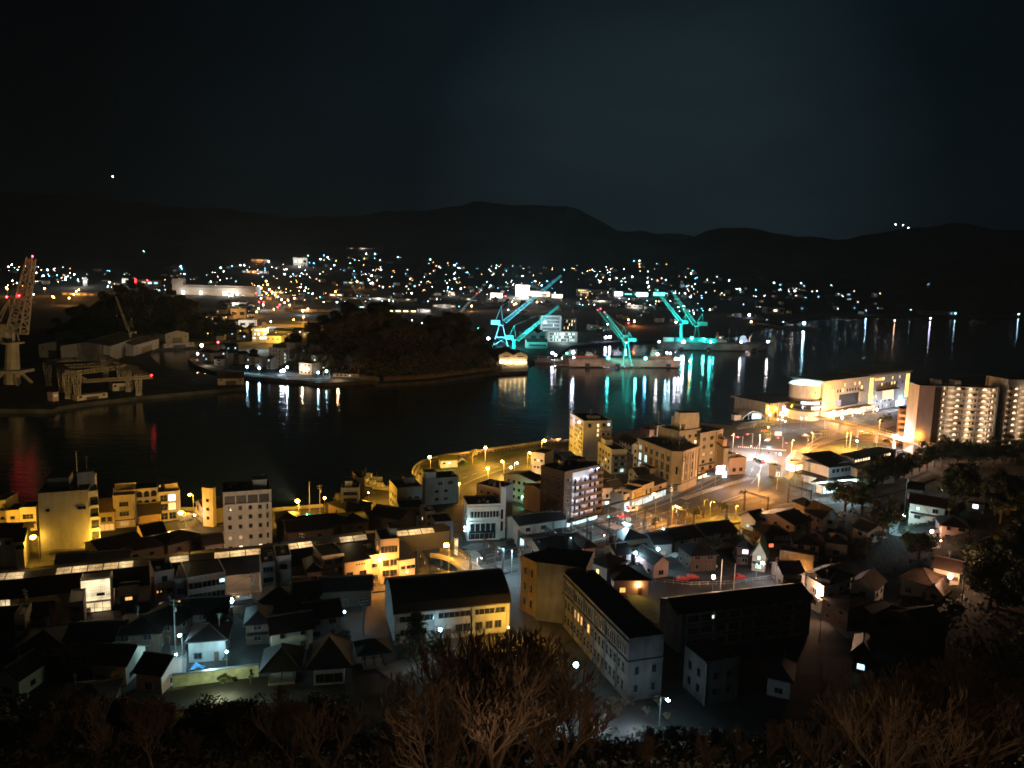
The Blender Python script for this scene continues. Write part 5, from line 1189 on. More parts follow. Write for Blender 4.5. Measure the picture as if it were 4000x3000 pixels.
# ---- waterfront hotel and hall
A, B = (3219,1493), (3558,1452)
b = Bld('waterfront_hotel', 'long pale waterfront hotel block with yellow glazed stair shafts and a curved end', A, B, 22, 24.0, wall=whitewall, par=0, roofm=t_rf)
b.part('roof_edge', plaster, (-.6, b.w+.6, -1.2, 23, 24.0, 24.7)); b.part('upper_roof_edge', plaster, (b.w*.5, b.w+.6, -.6, 23, 24.7, 25.6))
E_ST = emit('stair_shaft_glow', (1,.60,.12), 3.2, noise_s=.5)
def shaft(u0, u1, z0, z1):
    b.facebox('F', 'stair_shaft', E_ST, u0, u1, z0, z1, .25)
    k = int((z1-z0)/1.6)
    for i in range(k+1): b.facebox('F', 'transom', frame_m, u0, u1, z0+(z1-z0)*i/k-.06, z0+(z1-z0)*i/k+.06, .4, .26)
    b.facebox('F', 'transom', frame_m, (u0+u1)/2-.001, (u0+u1)/2+.001, z0, z1, .38, .26)
shaft(.025,.06,15,22); shaft(.50,.54,1.5,23); shaft(.945,.985,6,23)
for u, z in ((.22,20.6),(.33,20.6),(.38,20.6),(.41,17.6),(.565,21.4),(.59,21.4),(.615,21.4),(.64,21.4),(.66,21.4),(.77,21.4),(.86,21.4),(.645,17.6),(.765,17.6),(.80,17.6),(.547,9.6),(.585,9.6),(.55,5.6),(.2,17.2),(.1,17.2)):
    b.win('F', u*b.w, z, 1.6, 2.0, L_YEL if z > 5 else L_COOL, 'plain')
for u in (.15,.18,.25,.28,.31,.34,.37): b.win('F', u*b.w, 16.9, 1.3, 1.7, glass, 'plain')
for u in (.70,.74,.83,.9): b.win('F', u*b.w, 17.6, 1.3, 1.7, glass, 'plain')
b.facebox('F', 'terrace_shade_panel', darksteel, .17, .38, 6.5, 14.5, .05); b.facebox('F', 'blue_lit_panel', emit('blue_panel', (.08,.3,.8), .5, noise_s=.5), .14, .19, 7.0, 11.0, .3); b.facebox('F', 'balcony_box', whitewall, .385, .44, 8, 15.0, 1.0)  # flat dark panel paints the shade of the terrace
GR = emit('grid_window_glow', (1,.66,.34), 2.4, noise_s=.4); b.facebox('F', 'grid_window', GR, .66, .80, 6.5, 12.8, .06)
for i in range(13): b.facebox('F', 'mullion', frame_m, .66+.14*i/12-.0008, .66+.14*i/12+.0008, 6.5, 12.8, .2, .07)
b.facebox('F', 'canopy', darksteel, .58, .84, 13.4, 13.9, 2.0); b.shopfront('F', .84, .95, 4.5, emit('blue_white_front', (.5,.8,1), 5), 4); b.facebox('F', 'blue_neon', emit('blue_neon', BLUE, 6), .87, .91, 5.2, 7.4, .4)
b.facebox('F', 'terrace_slab', whitewall, .0, .5, 4.6, 5.4, 5.0); b.shopfront('F', .04, .48, 4.2, L_SHOPW, 16)
for u in (.02,.14,.26,.38,.49): b.facebox('F', 'terrace_column', whitewall, u-.004, u+.004, 0, 4.6, 4.8, 4.2)
b.facebox('F', 'gold_column', emit('gold_column', (1,.55,.06), 5), .03, .055, .3, 6.5, 5.6, 5.05)
for i in range(10): b.win('F', (.575+.025*(i % 10))*b.w, 5.8 if i % 2 else 2.2, 1.2, 1.6, L_COOL if i % 3 == 0 else glass, 'plain')
# curved end with illuminated eyebrow dome
ux = Vector((math.cos(b.rz), math.sin(b.rz), 0)); uy = Vector((-ux.y, ux.x, 0)); c0 = Vector((-6.5, 9, 0))
def drum(mb, rx, ry, z0, z1, c=c0, n=28, mi=0): mb.prism([(c.x+rx*math.cos(2*PI*i/n), c.y+ry*math.sin(2*PI*i/n)) for i in range(n)], z0, z1, mi)
mb = MB(); drum(mb, 8.6, 9.5, -.3, 22); mb.build('drum_wall', whitewall, b.t)
mb = MB(); drum(mb, 10.4, 11.2, 6.0, 7.2); drum(mb, 10.4, 11.2, 9.4, 10.6); drum(mb, 10.4, 11.2, 12.6, 13.4); mb.build('dark_band', darksteel, b.t)
mb = MB(); drum(mb, 10.1, 10.9, 7.3, 12.5); mb.build('glazing_band', glass, b.t)
mb = MB()
for a0, a1, z0, z1 in ((3.5,4.7,10.7,12.4),(4.1,4.7,7.4,9.2)):
    n = 10
    for i in range(n):
        a, a2 = a0+(a1-a0)*i/n, a0+(a1-a0)*(i+.85)/n
        q = [(c0.x+10.2*math.cos(x), c0.y+11.0*math.sin(x)) for x in (a, a2)]
        mb.add([(*q[0],z0),(*q[1],z0),(*q[1],z1),(*q[0],z1)], [(0,1,2,3)])
mb.build('lit_band_windows', L_COOL, b.t)
mb = MB(); n = 28; vs = [(c0.x+13.5*math.cos(2*PI*i/n), c0.y+13*math.sin(2*PI*i/n), 22.2+ (0)) for i in range(n)]+[(c0.x, c0.y, 29)]
vs = []; fs = []
for j in range(5):
    for i in range(n):
        t_ = j/5*PI/2; vs.append((c0.x+8.8*math.cos(t_)*math.cos(2*PI*i/n), c0.y+9.6*math.cos(t_)*math.sin(2*PI*i/n), 22.2+2.6*math.sin(t_)))
vs.append((c0.x, c0.y, 24.8))
for j in range(4):
    for i in range(n): fs.append((j*n+i, j*n+(i+1)%n, (j+1)*n+(i+1)%n, (j+1)*n+i))
for i in range(n): fs.append((4*n+i, 4*n+(i+1)%n, 5*n))
mb.add(vs, fs); mb.build('lit_dome', emit('dome_glow', (.55,.98,.95), 3.0, noise_s=.15, base=(.5,.5,.5)), b.t)
mb = MB(); drum(mb, 9.6, 10.4, 21.6, 22.2); mb.build('dome_rim', whitewall, b.t)
for a in (3.9,4.4,5.0):
    mb = MB(); q = (c0.x+8.5*math.cos(a), c0.y+9.4*math.sin(a)); mb.ball((*q, 18), .7, 8, 5, sq=(1,1,1.2)); mb.build('lit_porthole', L_DIM, b.t)
for u, z in ((-.12,3.2),(.02,3.6),(.12,3.4),(.24,3.0),(.36,3.4),(.47,3.0),(.56,4.5),(.63,3.2),(.72,3.0),(.88,5.0),(.95,3)):
    p = b.origin+ux*(u*b.w)-uy*7.5+Vector((0,0,z)); light(None, p, (1,.62,.30) if u < .5 else (.8,.85,1), 1300, .5)
for k, (x, y) in enumerate(((3117,1576),(3144,1590),(3197,1602),(3165,1565),(3240,1622),(3262,1618),(3345,1608),(3358,1611),(3425,1600),(3290,1632))):
    put_lamp(x, y, ['white globe lamp at the left end of the hotel forecourt','second globe lamp along the hotel forecourt beside the curved end','globe lamp in front of the gold column','globe lamp under the drum terrace edge','globe lamp on the forecourt by the parked cars','globe lamp beside the red shop sign','left of two close globe lamps before the stair shaft','right of two close globe lamps before the stair shaft','globe lamp near the blue neon entrance','globe lamp at the middle of the forecourt kerb'][k], 'white', h=4.5, power=500, tall=False, r=.42)
b = Bld('harbour_hall', 'low waterfront hall with projecting flat roof and orange lit colonnade', (2992,1574), (3128,1562), 26, 10, wall=plaster3, par=0, roofm=t_rf)
b.part('roof_edge', plaster3, (-3, b.w+1, -6, 27, 10, 10.8)); b.grid('F', 6, 1, 2.4, 3.0, 2.2, 3, plit=.5, rnd=3, litm=L_SHOPW)
for k in range(7): b.facebox('F', 'column', plaster2, .005+.165*k, .017+.165*k, 0, 10, 5.0, 4.5)
b.sign('F', .62, 5.6, 9, 3.0, emit('pink_shop_sign', (1,.55,.5), 6), 4); b.shopfront('F', .45, .98, 3.8, L_SHOPW, 6); b.part('side_fin', plaster2, (-3,-2.4,-6,-5.4,0,10))
t = thing('ferry_shelter', 'small arched shelter glowing cyan on the pier at the water edge', 'shelter', W(2945,1640), .35)
mb = MB(); n = 10; ar = [(-9+18*i/n, .5+4.6*math.sin(PI*i/n)) for i in range(n+1)]
vs = [(x,0,z) for x,z in ar]+[(x,7,z) for x,z in ar]+[(x*1.04,0,z+.3) for x,z in ar]+[(x*1.04,7,z+.3) for x,z in ar]; m = n+1
mb.add(vs, [(i,i+1,m+i+1,m+i) for i in range(n)]+[(2*m+i,3*m+i,3*m+i+1,2*m+i+1) for i in range(n)]+[(i,2*m+i,2*m+i+1,i+1) for i in range(n)]); mb.build('arched_roof', plaster, t)
mb = MB(); mb.box(0, 7, 2, 2.2, .1, 3.6); mb.build('glazing', emit('shelter_glow', (.6,.95,.9), 1.6, noise_s=.5), t); mb = MB(); [mb.box(x, x+.2, .2, .4, 0, 3) for x in (-8,-4,0,4,7.6)]; mb.build('post', plaster, t)
mb = MB(); mb.box(-14, -9, 1, 4, 0, 3.2); mb.box(10, 13, 1, 4, 0, 3.2); mb.build('side_booth', plaster, t); light(t, (-3,-2,3.4), COOL, 500, .4)
# footbridge deck over the plaza
c = [W(3190,1625,6.5), W(3300,1652,6.5), W(3450,1690,6.5), W(3585,1728,6.5), W(3640,1745,6.5)]; o = c[0].copy(); o.z = 0; t = thing('pedestrian_deck', 'long elevated pedestrian deck crossing the station plaza toward the flats', 'footbridge', o)
mb = MB(); r1 = MB(); r2 = MB()
for i in range(len(c)-1):
    a, b_ = c[i]-o, c[i+1]-o; d = (b_-a).normalized(); n = Vector((-d.y, d.x, 0))*2.2
    mb.add([a-n, b_-n, b_+n, a+n]+[q-Vector((0,0,.9)) for q in (a-n, b_-n, b_+n, a+n)], [(0,1,2,3),(7,6,5,4),(0,4,5,1),(3,2,6,7)])
    k = int((b_-a).length/2.2)
    for s_, r_ in ((1,r1),(-1,r2)):
        r_.beam(a+n*s_+Vector((0,0,1.2)), b_+n*s_+Vector((0,0,1.2)), .12)
        for j in range(k+1): q = a.lerp(b_, j/k)+n*s_; r_.beam(q, q+Vector((0,0,1.2)), .07)
    for f in (.35,.85): q = a.lerp(b_, f); pm = MB(); pm.box(q.x-.5, q.x+.5, q.y-.9, q.y+.9, 0, q.z-.9); pm.build('pier', plaster, t)
mb.build('deck', plaster2, t); r1.build('railing', plaster2, t); r2.build('railing', plaster2, t)
for u in (.1,.3,.5,.7,.9): q = (c[0].lerp(c[-1], u)); light(None, q+Vector((0,0,3.5)), SOD, 1500, .4)
# ---- blocks of flats
b = Bld('apartment_building', 'eleven storey block of flats with a blank peach end wall and warm lit landings', (3588,1508), (3895,1520), 12, 35.3, wall=plaster3, par=.5)
b.facebox('F', 'end_wall', pinkwall, 0, .205, 0, 35.8, 1.2); b.facebox('F', 'dark_side_strip', brown, .206, .30, 0, 35.0, .1); b.facebox('F', 'right_fin', plaster3, .985, 1.01, 0, 36.5, 1.6)
LL = emit('landing_glow', (1,.68,.42), 1.9, .25, noise_s=.9); wd = b.w  # glowing panels stand in for the lamplit wall patches of the landings
for j in range(11):
    z = 4.2+2.93*j
    if j: b.facebox('F', 'gallery', plaster2, .31, .98, z-.25, z+.75, 1.3)
    if j:
        for u in (.42,.66,.88): light(b.t, (u*wd, -2.2, z+2.0), (1,.66,.40), 150, .2)
    for u, w_ in ((.335,1.2),(.515,3.2),(.668,3.0),(.845,4.2),(.955,1.3)):
        if j == 0: continue
        b.on('F', u*wd, z+1.25, 'lit_landing', win_mesh(w_*.62, 1.25, LL, 'arch' if w_ > 2 else 'plain'), .02)
        b.on('F', u*wd+w_*.62, z+1.3, 'window', win_mesh(.8, 1.3, L_DIM if (j+int(u*10)) % 3 else glass, 'plain'), .02)
    b.on('F', .59*wd, z+1.3, 'window', win_mesh(1.0, 1.2, glass, 'plain')); b.on('F', .75*wd, z+1.3, 'window', win_mesh(1.0, 1.2, glass, 'plain'))
for u in (.36,.59,.75,.9): b.facebox('F', 'pipe_rib', plaster3, u, u+.008, 4, 35.3, 1.35)
for x0 in (.25,.5): b.penthouse(x0, x0+.08, .3, .8, 3.0)
b.facebox('F', 'podium', whitewall, .3, 1.0, 0, 3.7, 2.2); b.shopfront('F', .35, .95, 2.6, L_DIM, 10)
q = b.origin; light(None, W(3600,1700,6)+Vector((-8,-16,2)), (1,.55,.2), 7000, 1.0); light(None, W(3760,1790,6)+Vector((0,-6,-1)), (1,.8,.6), 350, 1.0)
light(None, W(3850,1790,8)+Vector((0,-6,0)), (.9,.9,1), 200, 1.0)
b = Bld('apartment_building', 'second block of flats with a dark slanted tower wall at the right edge', (3940,1506), (4120,1508), 12, 37.5, wall=plaster3, par=.5)
wd = b.w
for j in range(11):
    z = 4.2+3.05*j; b.facebox('F', 'gallery', plaster2, .0, 1, z-.25, z+.75, 1.3)
    if j: light(b.t, (.3*wd, -2.2, z+2.0), (1,.66,.40), 150, .2)
    for u in (.18,.55,.85): b.on('F', u*wd, z+1.25, 'lit_landing', win_mesh(2.0, 1.25, LL, 'arch'), .02); b.on('F', u*wd+2, z+1.3, 'window', win_mesh(.8, 1.3, L_DIM, 'plain'), .02); b.on('F', (u-.11)*wd, z+1.3, 'window', win_mesh(.8, 1.3, glass, 'plain'), .02)
b.penthouse(.02, .12, .3, .8, 3.0)
b = Bld('lift_tower', 'tall grey stair tower with slanted top between the two blocks of flats', (3856,1470), (3938,1486), 12, 40.0, wall=plaster3, par=.5); b.facebox('F', 'corner_rib', plaster3, .0, .06, 0, 40.4, .4); b.wins('F', [.85], [6,12,18,24,30], .8, 1.2)
b = Bld('round_block', 'brownish round cornered block with busy balconies left of the flats', (3515,1600), (3588,1606), 12, 15, wall=brown, par=.6)
for j in range(4): b.facebox('F', 'balcony', pinkwall, 0, 1, 1.0+3.4*j, 2.2+3.4*j, 1.2); b.wins('F', [.2,.5,.8], [3.2+3.4*j], 1.8, 1.2, {(1,0): L_DIM, (2,0): L_COOL if j == 1 else L_DIM})
b.part('roof_disc', plaster3, (b.w*.5, b.w*.95, 2, 7, 15.2, 16.6))
# ---- hillside and track side houses
HS = [
 ((2952,2030),(2992,2020),6,4.4,whitewall,'gable',t_rf,'little white cabin whose left side glows cyan beside the railway',dict(side={(0,0):L_SHOP,(1,0):L_SHOP,(0,1):L_SHOP},floors=1,z=0)),
 ((3103,2050),(3170,2030),14,5.6,pinkwall,'gable',t_rf,'long dim house below the railway with a single tiny lit pane',dict(side={(1,0):L_DIM},floors=2,z=0)),
 ((3214,2022),(3273,2018),9,6.0,plaster,'gableF',tile2,'half timbered gabled house below the station trees',dict(z=.5,rh=3.0)),
 ((3145,1975),(3180,1972),6,4.6,pinkwall,'hip',t_rf,'small square house with a pale lit sign left of the half timbered gable',dict(z=0)),
 ((2880,2135),(2945,2140),9,5.6,darkwood,'hip',tile,'dark tiled house with a band of lavender lit windows left of the green roof',dict(lit={(0,1):L_WHITE,(1,1):L_WHITE,(2,1):L_WHITE,(3,1):L_WHITE},z=0)),
 ((2940,2160),(2992,2168),8,5.4,plaster2,'gableF',greenroof,'cream gabled house with a green metal roof and three lit windows',dict(rh=3.4,z=0,lit={(0,1):L_GRN,(1,1):L_GRN,(0,0):L_GRN})),
 ((2556,2200),(2612,2192),10,4.6,pinkwall,'gableF',t_rf,'small peach shed lit by the red lamp with its gable toward the yard',dict(z=0,floors=1,rh=1.8)),
 ((3187,2266),(3241,2278),9,7.2,plaster,'flat',t_rf,'white two storey house behind the flat fronted white box',dict(z=1.0)),
 ((3152,2262),(3218,2300),5,6.2,plaster,'flat',t_rf,'white box house front lit by the warm street lamp right of the long wing',dict(z=1.0)),
 ((3242,2282),(3330,2244),8,6.8,plaster,'gable',t_rf,'white gabled wing of the lamplit house with a dark window',dict(z=1.0)),
 ((3325,2275),(3420,2300),8,6.4,plaster,'gableF',tile2,'cream gabled house with a small canopy right of the white lamplit house',dict(rh=2.2,z=2.0)),
 ((3648,2212),(3750,2236),7,4.6,plaster2,'gable',tile2,'cream hillside house with brown tiled roof under the warm lamp on the right',dict()),
 ((3522,2255),(3645,2290),9,4.4,plaster3,'hip',tile2,'broad brown hipped roof left of the lamplit cream hillside house',dict(rh=2.6)),
 ((3555,1962),(3690,1984),8,5.8,plaster2,'gable',tile2,'long two storey hillside house with a green lit pane behind the blue lamp',dict(lit={(0,1):L_GRN})),
 ((3549,1905),(3606,1912),6,4.6,whitewall,'gable',shedroof,'small white walled house topmost on the dark slope left of the flats',dict(lit={(0,0):L_COOL})),
 ((3332,2055),(3388,2078),8,5.6,plaster3,'gable',tile,'bluish grey house standing in the trees right of the half timbered gable',dict()),
 ((3680,2050),(3785,2062),9,5.0,pinkwall,'hip',tile2,'dim reddish hipped house on the slope right of the warm path lamps',dict()),
 ((3897,1905),(4010,1890),9,6.0,plaster2,'gable',tile2,'amber lit two storey house with a lit lower window at the right edge',dict(lit={(0,0):L_WARM,(1,0):L_WARM})),
 ((3620,2300),(3680,2318),5,3.0,pinkwall,'gableF',tile2,'small open gabled shed below the lamplit cream hillside house',dict(floors=1)),
 ((3314,2390),(3449,2370),9,5.4,darkwood,'hip',t_rf,'black tiled temple style roof right of the pale slope path',dict()),
 ((3335,2545),(3400,2560),9,4.6,darkwood,'hip',t_rf,'black house with two cold lit panes low on the right slope',dict(lit={(0,1):L_COOL,(0,0):L_COOL})),
 ((3480,2420),(3570,2440),8,4.2,darkwood,'gable',t_rf,'black house roof with a tiny pale triangle of light',dict()),
 ((2302,2190),(2372,2215),8,6.4,plaster3,'hip',t_rf,'bluish walled house with one yellow window right behind the old school',dict(z=0,lit={(0,1):L_YEL})),
 ((2284,2140),(2325,2134),10,7.0,pinkwall,'hip',t_rf,'house whose orange lit side wall shows above the dark roofs behind the old school',dict(z=0)),
 ((2411,2166),(2465,2158),7,5.2,plaster,'gable',t_rf,'white walled house with a dark window beside the two cold lamps',dict(z=0)),
 ((2400,2262),(2535,2262),10,4.6,pinkwall,'hip',t_rf,'broad black roofed house with warm light under its eaves beside the school lawn',dict(z=0,lit={(0,0):L_AMB,(1,0):L_DIM})),
 ((2120,2160),(2290,2140),14,6.2,darkwood,'gable',t_rf,'big black roof between the road and the old school',dict(z=0)),
 ((2560,2125),(2625,2120),9,4.6,plaster3,'gable',t_rf,'dark house with a cold lit porch lamp right of the two cold lamps',dict(z=0,lit={(0,0):L_DIM})),
 ((2440,2110),(2530,2098),9,4.8,darkwood,'hip',t_rf,'black hipped roof beside the railway gantries',dict(z=0)),
 ((2640,2110),(2740,2095),10,5.0,darkwood,'gable',t_rf,'black gabled roof in the middle of the dark houses below the railway',dict(z=0)),
 ((2760,2090),(2880,2075),10,5.2,darkwood,'gable',t_rf,'long black roof with a pale eave tip left of the cyan cabin',dict(z=0)),
 ((2700,2170),(2800,2165),9,5.0,darkwood,'hip',t_rf,'black roof above the red parked cars',dict(z=0)),
 ((2990,2090),(3090,2088),9,5.0,darkwood,'hip',t_rf,'black roof with small red lit shopfront strip',dict(z=0,lit={(0,0):emit('red_strip',(1,.12,.05),2.5)})),
 ((3105,2120),(3200,2130),10,5.4,pinkwall,'hip',t_rf,'dim low house behind the amber retaining wall',dict()),
 ((3230,2115),(3310,2125),8,4.6,plaster3,'hip',t_rf,'dim house with a pale gable tip right of the amber retaining wall',dict()),
 ((3060,2240),(3140,2240),8,4.6,darkwood,'gable',t_rf,'dark shed roof just behind the peak of the long school wing',dict(z=0)),
 ((3430,2420),(3500,2400),8,4.4,darkwood,'gable',t_rf,'black ridged roof beside the black temple style roof',dict()),
 ((3600,2450),(3700,2430),9,4.6,darkwood,'gable',t_rf,'black roof with a faint pale ridge lowest on the right slope',dict()),
 ((3430,1985),(3510,1995),8,5,darkwood,'hip',t_rf,'dark roof in the trees left of the blue lamp pole',dict()),
 ((3780,1935),(3850,1945),7,4.6,darkwood,'hip',t_rf,'black house with one white lit pane high on the right slope',dict(lit={(0,0):L_WHITE})),
 ((3820,2120),(3900,2140),8,4.6,darkwood,'hip',t_rf,'unlit house on the dark far right slope above the lamplit garden',dict()),
 ((3000,2640),(3090,2660),8,4.2,plaster3,'hip',t_rf,'unlit grey roof in front of the long school wing at the slope foot',dict()),
]
for (A, B, d, h, wl, rf, rm, lb, kw) in HS: small_house(lb, A, B, d, h, wl, rf, rm, **kw)
# ---- lower left: temple precinct and dark houses
HL = [
 ((735,2505),(880,2494),8,5.0,plaster3,'hip',t_rf,'low temple hall with a cyan lit porch and a lamp beside it',dict(z=0,lit={(1,0):L_COOL,(2,0):L_COOL,(3,0):L_COOL,(4,0):L_SHOP},floors=1)),
 ((1062,2475),(1222,2450),9,5.0,plaster2,'gable',t_rf,'long low temple house with an amber edged ridge',dict(z=0)),
 ((1205,2418),(1330,2402),9,5.4,plaster3,'gable',t_rf,'dark house with a cold wall lamp and two warm windows left of the arched hall',dict(z=0,lit={(2,1):L_WARM,(2,0):L_WARM,(3,1):L_WARM})),
 ((540,2420),(690,2440),10,5.2,darkwood,'hip',t_rf,'black roof behind the bluish lamplit lane on the left',dict(z=0)),
 ((700,2400),(880,2392),9,5.2,darkwood,'gable',t_rf,'broad black roof in front of the white ribbon windowed shop block',dict(z=0)),
 ((960,2440),(1050,2432),9,5.0,darkwood,'hip',t_rf,'black roof right of the yellow green lit shrub',dict(z=0)),
 ((1020,2345),(1150,2338),8,4.8,darkwood,'hip',t_rf,'black domed roof in front of the cream box house',dict(z=0)),
 ((1160,2330),(1250,2320),8,5.4,darkwood,'gable',t_rf,'black roof below the amber terrace at its left end',dict(z=0)),
 ((1250,2310),(1450,2300),8,4.6,darkwood,'gable',t_rf,'long black roof below the amber terrace left of the arched hall',dict(z=0)),
 ((60,2540),(240,2520),10,5.4,darkwood,'hip',t_rf,'broad black roof low on the left below the street',dict(z=0)),
 ((250,2510),(440,2500),10,5.4,darkwood,'gable',t_rf,'black roof in the middle of the lower left darkness',dict(z=0)),
 ((440,2480),(620,2470),10,5.2,darkwood,'hip',t_rf,'black roof left of the bluish lamplit lane',dict(z=0)),
 ((-20,2640),(72,2650),7,4.2,plaster,'gableF',t_rf,'small pale gabled house front at the lower left edge',dict(floors=1)),
 ((360,2590),(490,2595),8,4.6,plaster2,'gable',t_rf,'dim house with a pale framed window in the lower left darkness',dict()),
 ((530,2620),(630,2632),7,4.4,pinkwall,'gable',t_rf,'dim brownish house left of the blue sheet by the lane',dict()),
 ((215,2770),(430,2745),9,4.4,darkwood,'hip',t_rf,'black roof with a thin cold lit edge at the lower left',dict(lit={(2,0):L_COOL,(3,0):L_COOL,(3,1):L_COOL,(0,1):L_COOL})),  # cold lit panes added to stand in for the lit roof edge
 ((-60,2440),(50,2430),8,5.4,darkwood,'gable',t_rf,'black roof at the left edge right below the street',dict(z=0)),
]
for (A, B, d, h, wl, rf, rm, lb, kw) in HL: small_house(lb, A, B, d, h, wl, rf, rm, **kw)
# temple pavilions with pyramid roofs
def pavilion(A, B, d, h, rh, label, posts=True, z=0.0, cat='temple hall'):
    b = Bld('temple_hall', label, A, B, d, h, z, cat, wall=darkwood if posts else plaster, roof='hip', roofm=tile, rh=rh, over=1.6)
    if posts:
        bpy.data.objects.remove(b.wall); mb = MB()
        for x in (.2, b.w/2, b.w-.4):
            for y in (.2, d-.4): mb = MB(); mb.box(x, x+.3, y, y+.3, -.3, h); mb.build('post', darkwood, b.t)
        mb = MB(); mb.box(0, b.w, 0, d, -.3, .5); mb.build('stone_base', concrete, b.t); b.part('beam', darkwood, (0, b.w, 0, .3, h-.8, h-.45), (0, b.w, d-.3, d, h-.8, h-.45))
    else: b.wins('F', [.2,.5,.8], [1.5], 1.6, 1.8)
    return b
pavilion((1225,2600), (1345,2592), 8, 4.4, 4.6, 'temple hall with a steep dark pyramid roof and white wall panels', False)
pavilion((1045,2612), (1150,2604), 7, 3.8, 3.2, 'open bell pavilion with a dark hipped roof by the greenish lit wall')
pavilion((1420,2545), (1500,2536), 3.5, 4.2, 1.8, 'roofed temple gate with pale side walls left of the pine court')
b = Bld('garden_wall', 'long pale green lit garden wall below the temple porch', (672,2640), (1010,2598), .5, 2.6, cat='wall', wall=mat('green_lit_wall', (.42,.43,.28), .9, .45, .5), par=0); b.part('coping', concrete, (-.1, b.w+.1, -.15, .65, 2.6, 2.75))  # greenish courtyard light put into the wall colour
b = Bld('garden_wall', 'short pale wall beside the roofed temple gate', (1370,2562), (1412,2560), .4, 2.2, cat='wall', wall=plaster, par=0)
b = Bld('retaining_wall', 'amber lit stone retaining wall right of the green roofed house', (3047,2150), (3178,2172), 5, 6.5, cat='retaining wall', wall=mat('amber_lit_rock', (.30,.20,.10), .95, .5, .8, bump=.8, patch=.3), par=0); b.part('coping', mat('amber_lit_rock',
 (0,0,0)), (0, b.w, -.1, 1, 6.5, 6.7))  # amber lamplight put into the rock colour
t = thing('blue_sheet', 'crumpled bright blue sheet by the lamplit lane on the left', 'tarpaulin', hit(740,2622)); mb = MB()
for i in range(5):
    for j in range(4): mb.v.append((i*.7, j*.6, .3+.9*random.random()*(1 if 0 < i < 4 else .2))); 
for i in range(4):
    for j in range(3): mb.f.append((i*4+j, (i+1)*4+j, (i+1)*4+j+1, i*4+j+1)); mb.m.append(0)
mb.build('cloth', mat('blue_tarp', (.03,.22,.5), .5, .2, 1), t)
# sloping path and stairs on the right slope
def drape(name, px, m, hw=1.4, lift=.25, kind='structure', steps=14):
    c = smooth([hit(*p) for p in px], steps//max(1, len(px)-1)+2); mb = MB(); vs = []
    for i, p in enumerate(c):
        d = (c[min(i+1, len(c)-1)]-c[max(i-1, 0)]); n = Vector((-d.y, d.x, 0)).normalized()*hw
        for s_ in (-1, 1): q = p+n*s_; vs.append((q.x, q.y, max(T(q.x, q.y), T(p.x, p.y))+lift))
    mb.add(vs, [(2*i, 2*i+1, 2*i+3, 2*i+2) for i in range(len(c)-1)]); o = mb.build(name, m); o['kind'] = kind; return o
drape('path', [(3215,2395),(3260,2430),(3300,2470),(3330,2500)], concrete, 1.6)
drape('path', [(3655,2075),(3640,2110),(3652,2150)], concrete, 1.3)
drape('path', [(3500,2045),(3490,2090),(3560,2100),(3590,2125)], concrete, 1.2)
drape('path', [(2600,2235),(2750,2260),(2900,2262),(3040,2230),(3060,2215),(3180,2330)], asphalt, 2.4, .06)
drape('path', [(690,2700),(695,2620),(700,2560),(690,2500)], paver, 1.6, .06)
drape('path', [(1500,2640),(1600,2600),(1720,2560),(1760,2530)], paver, 3.0, .06)
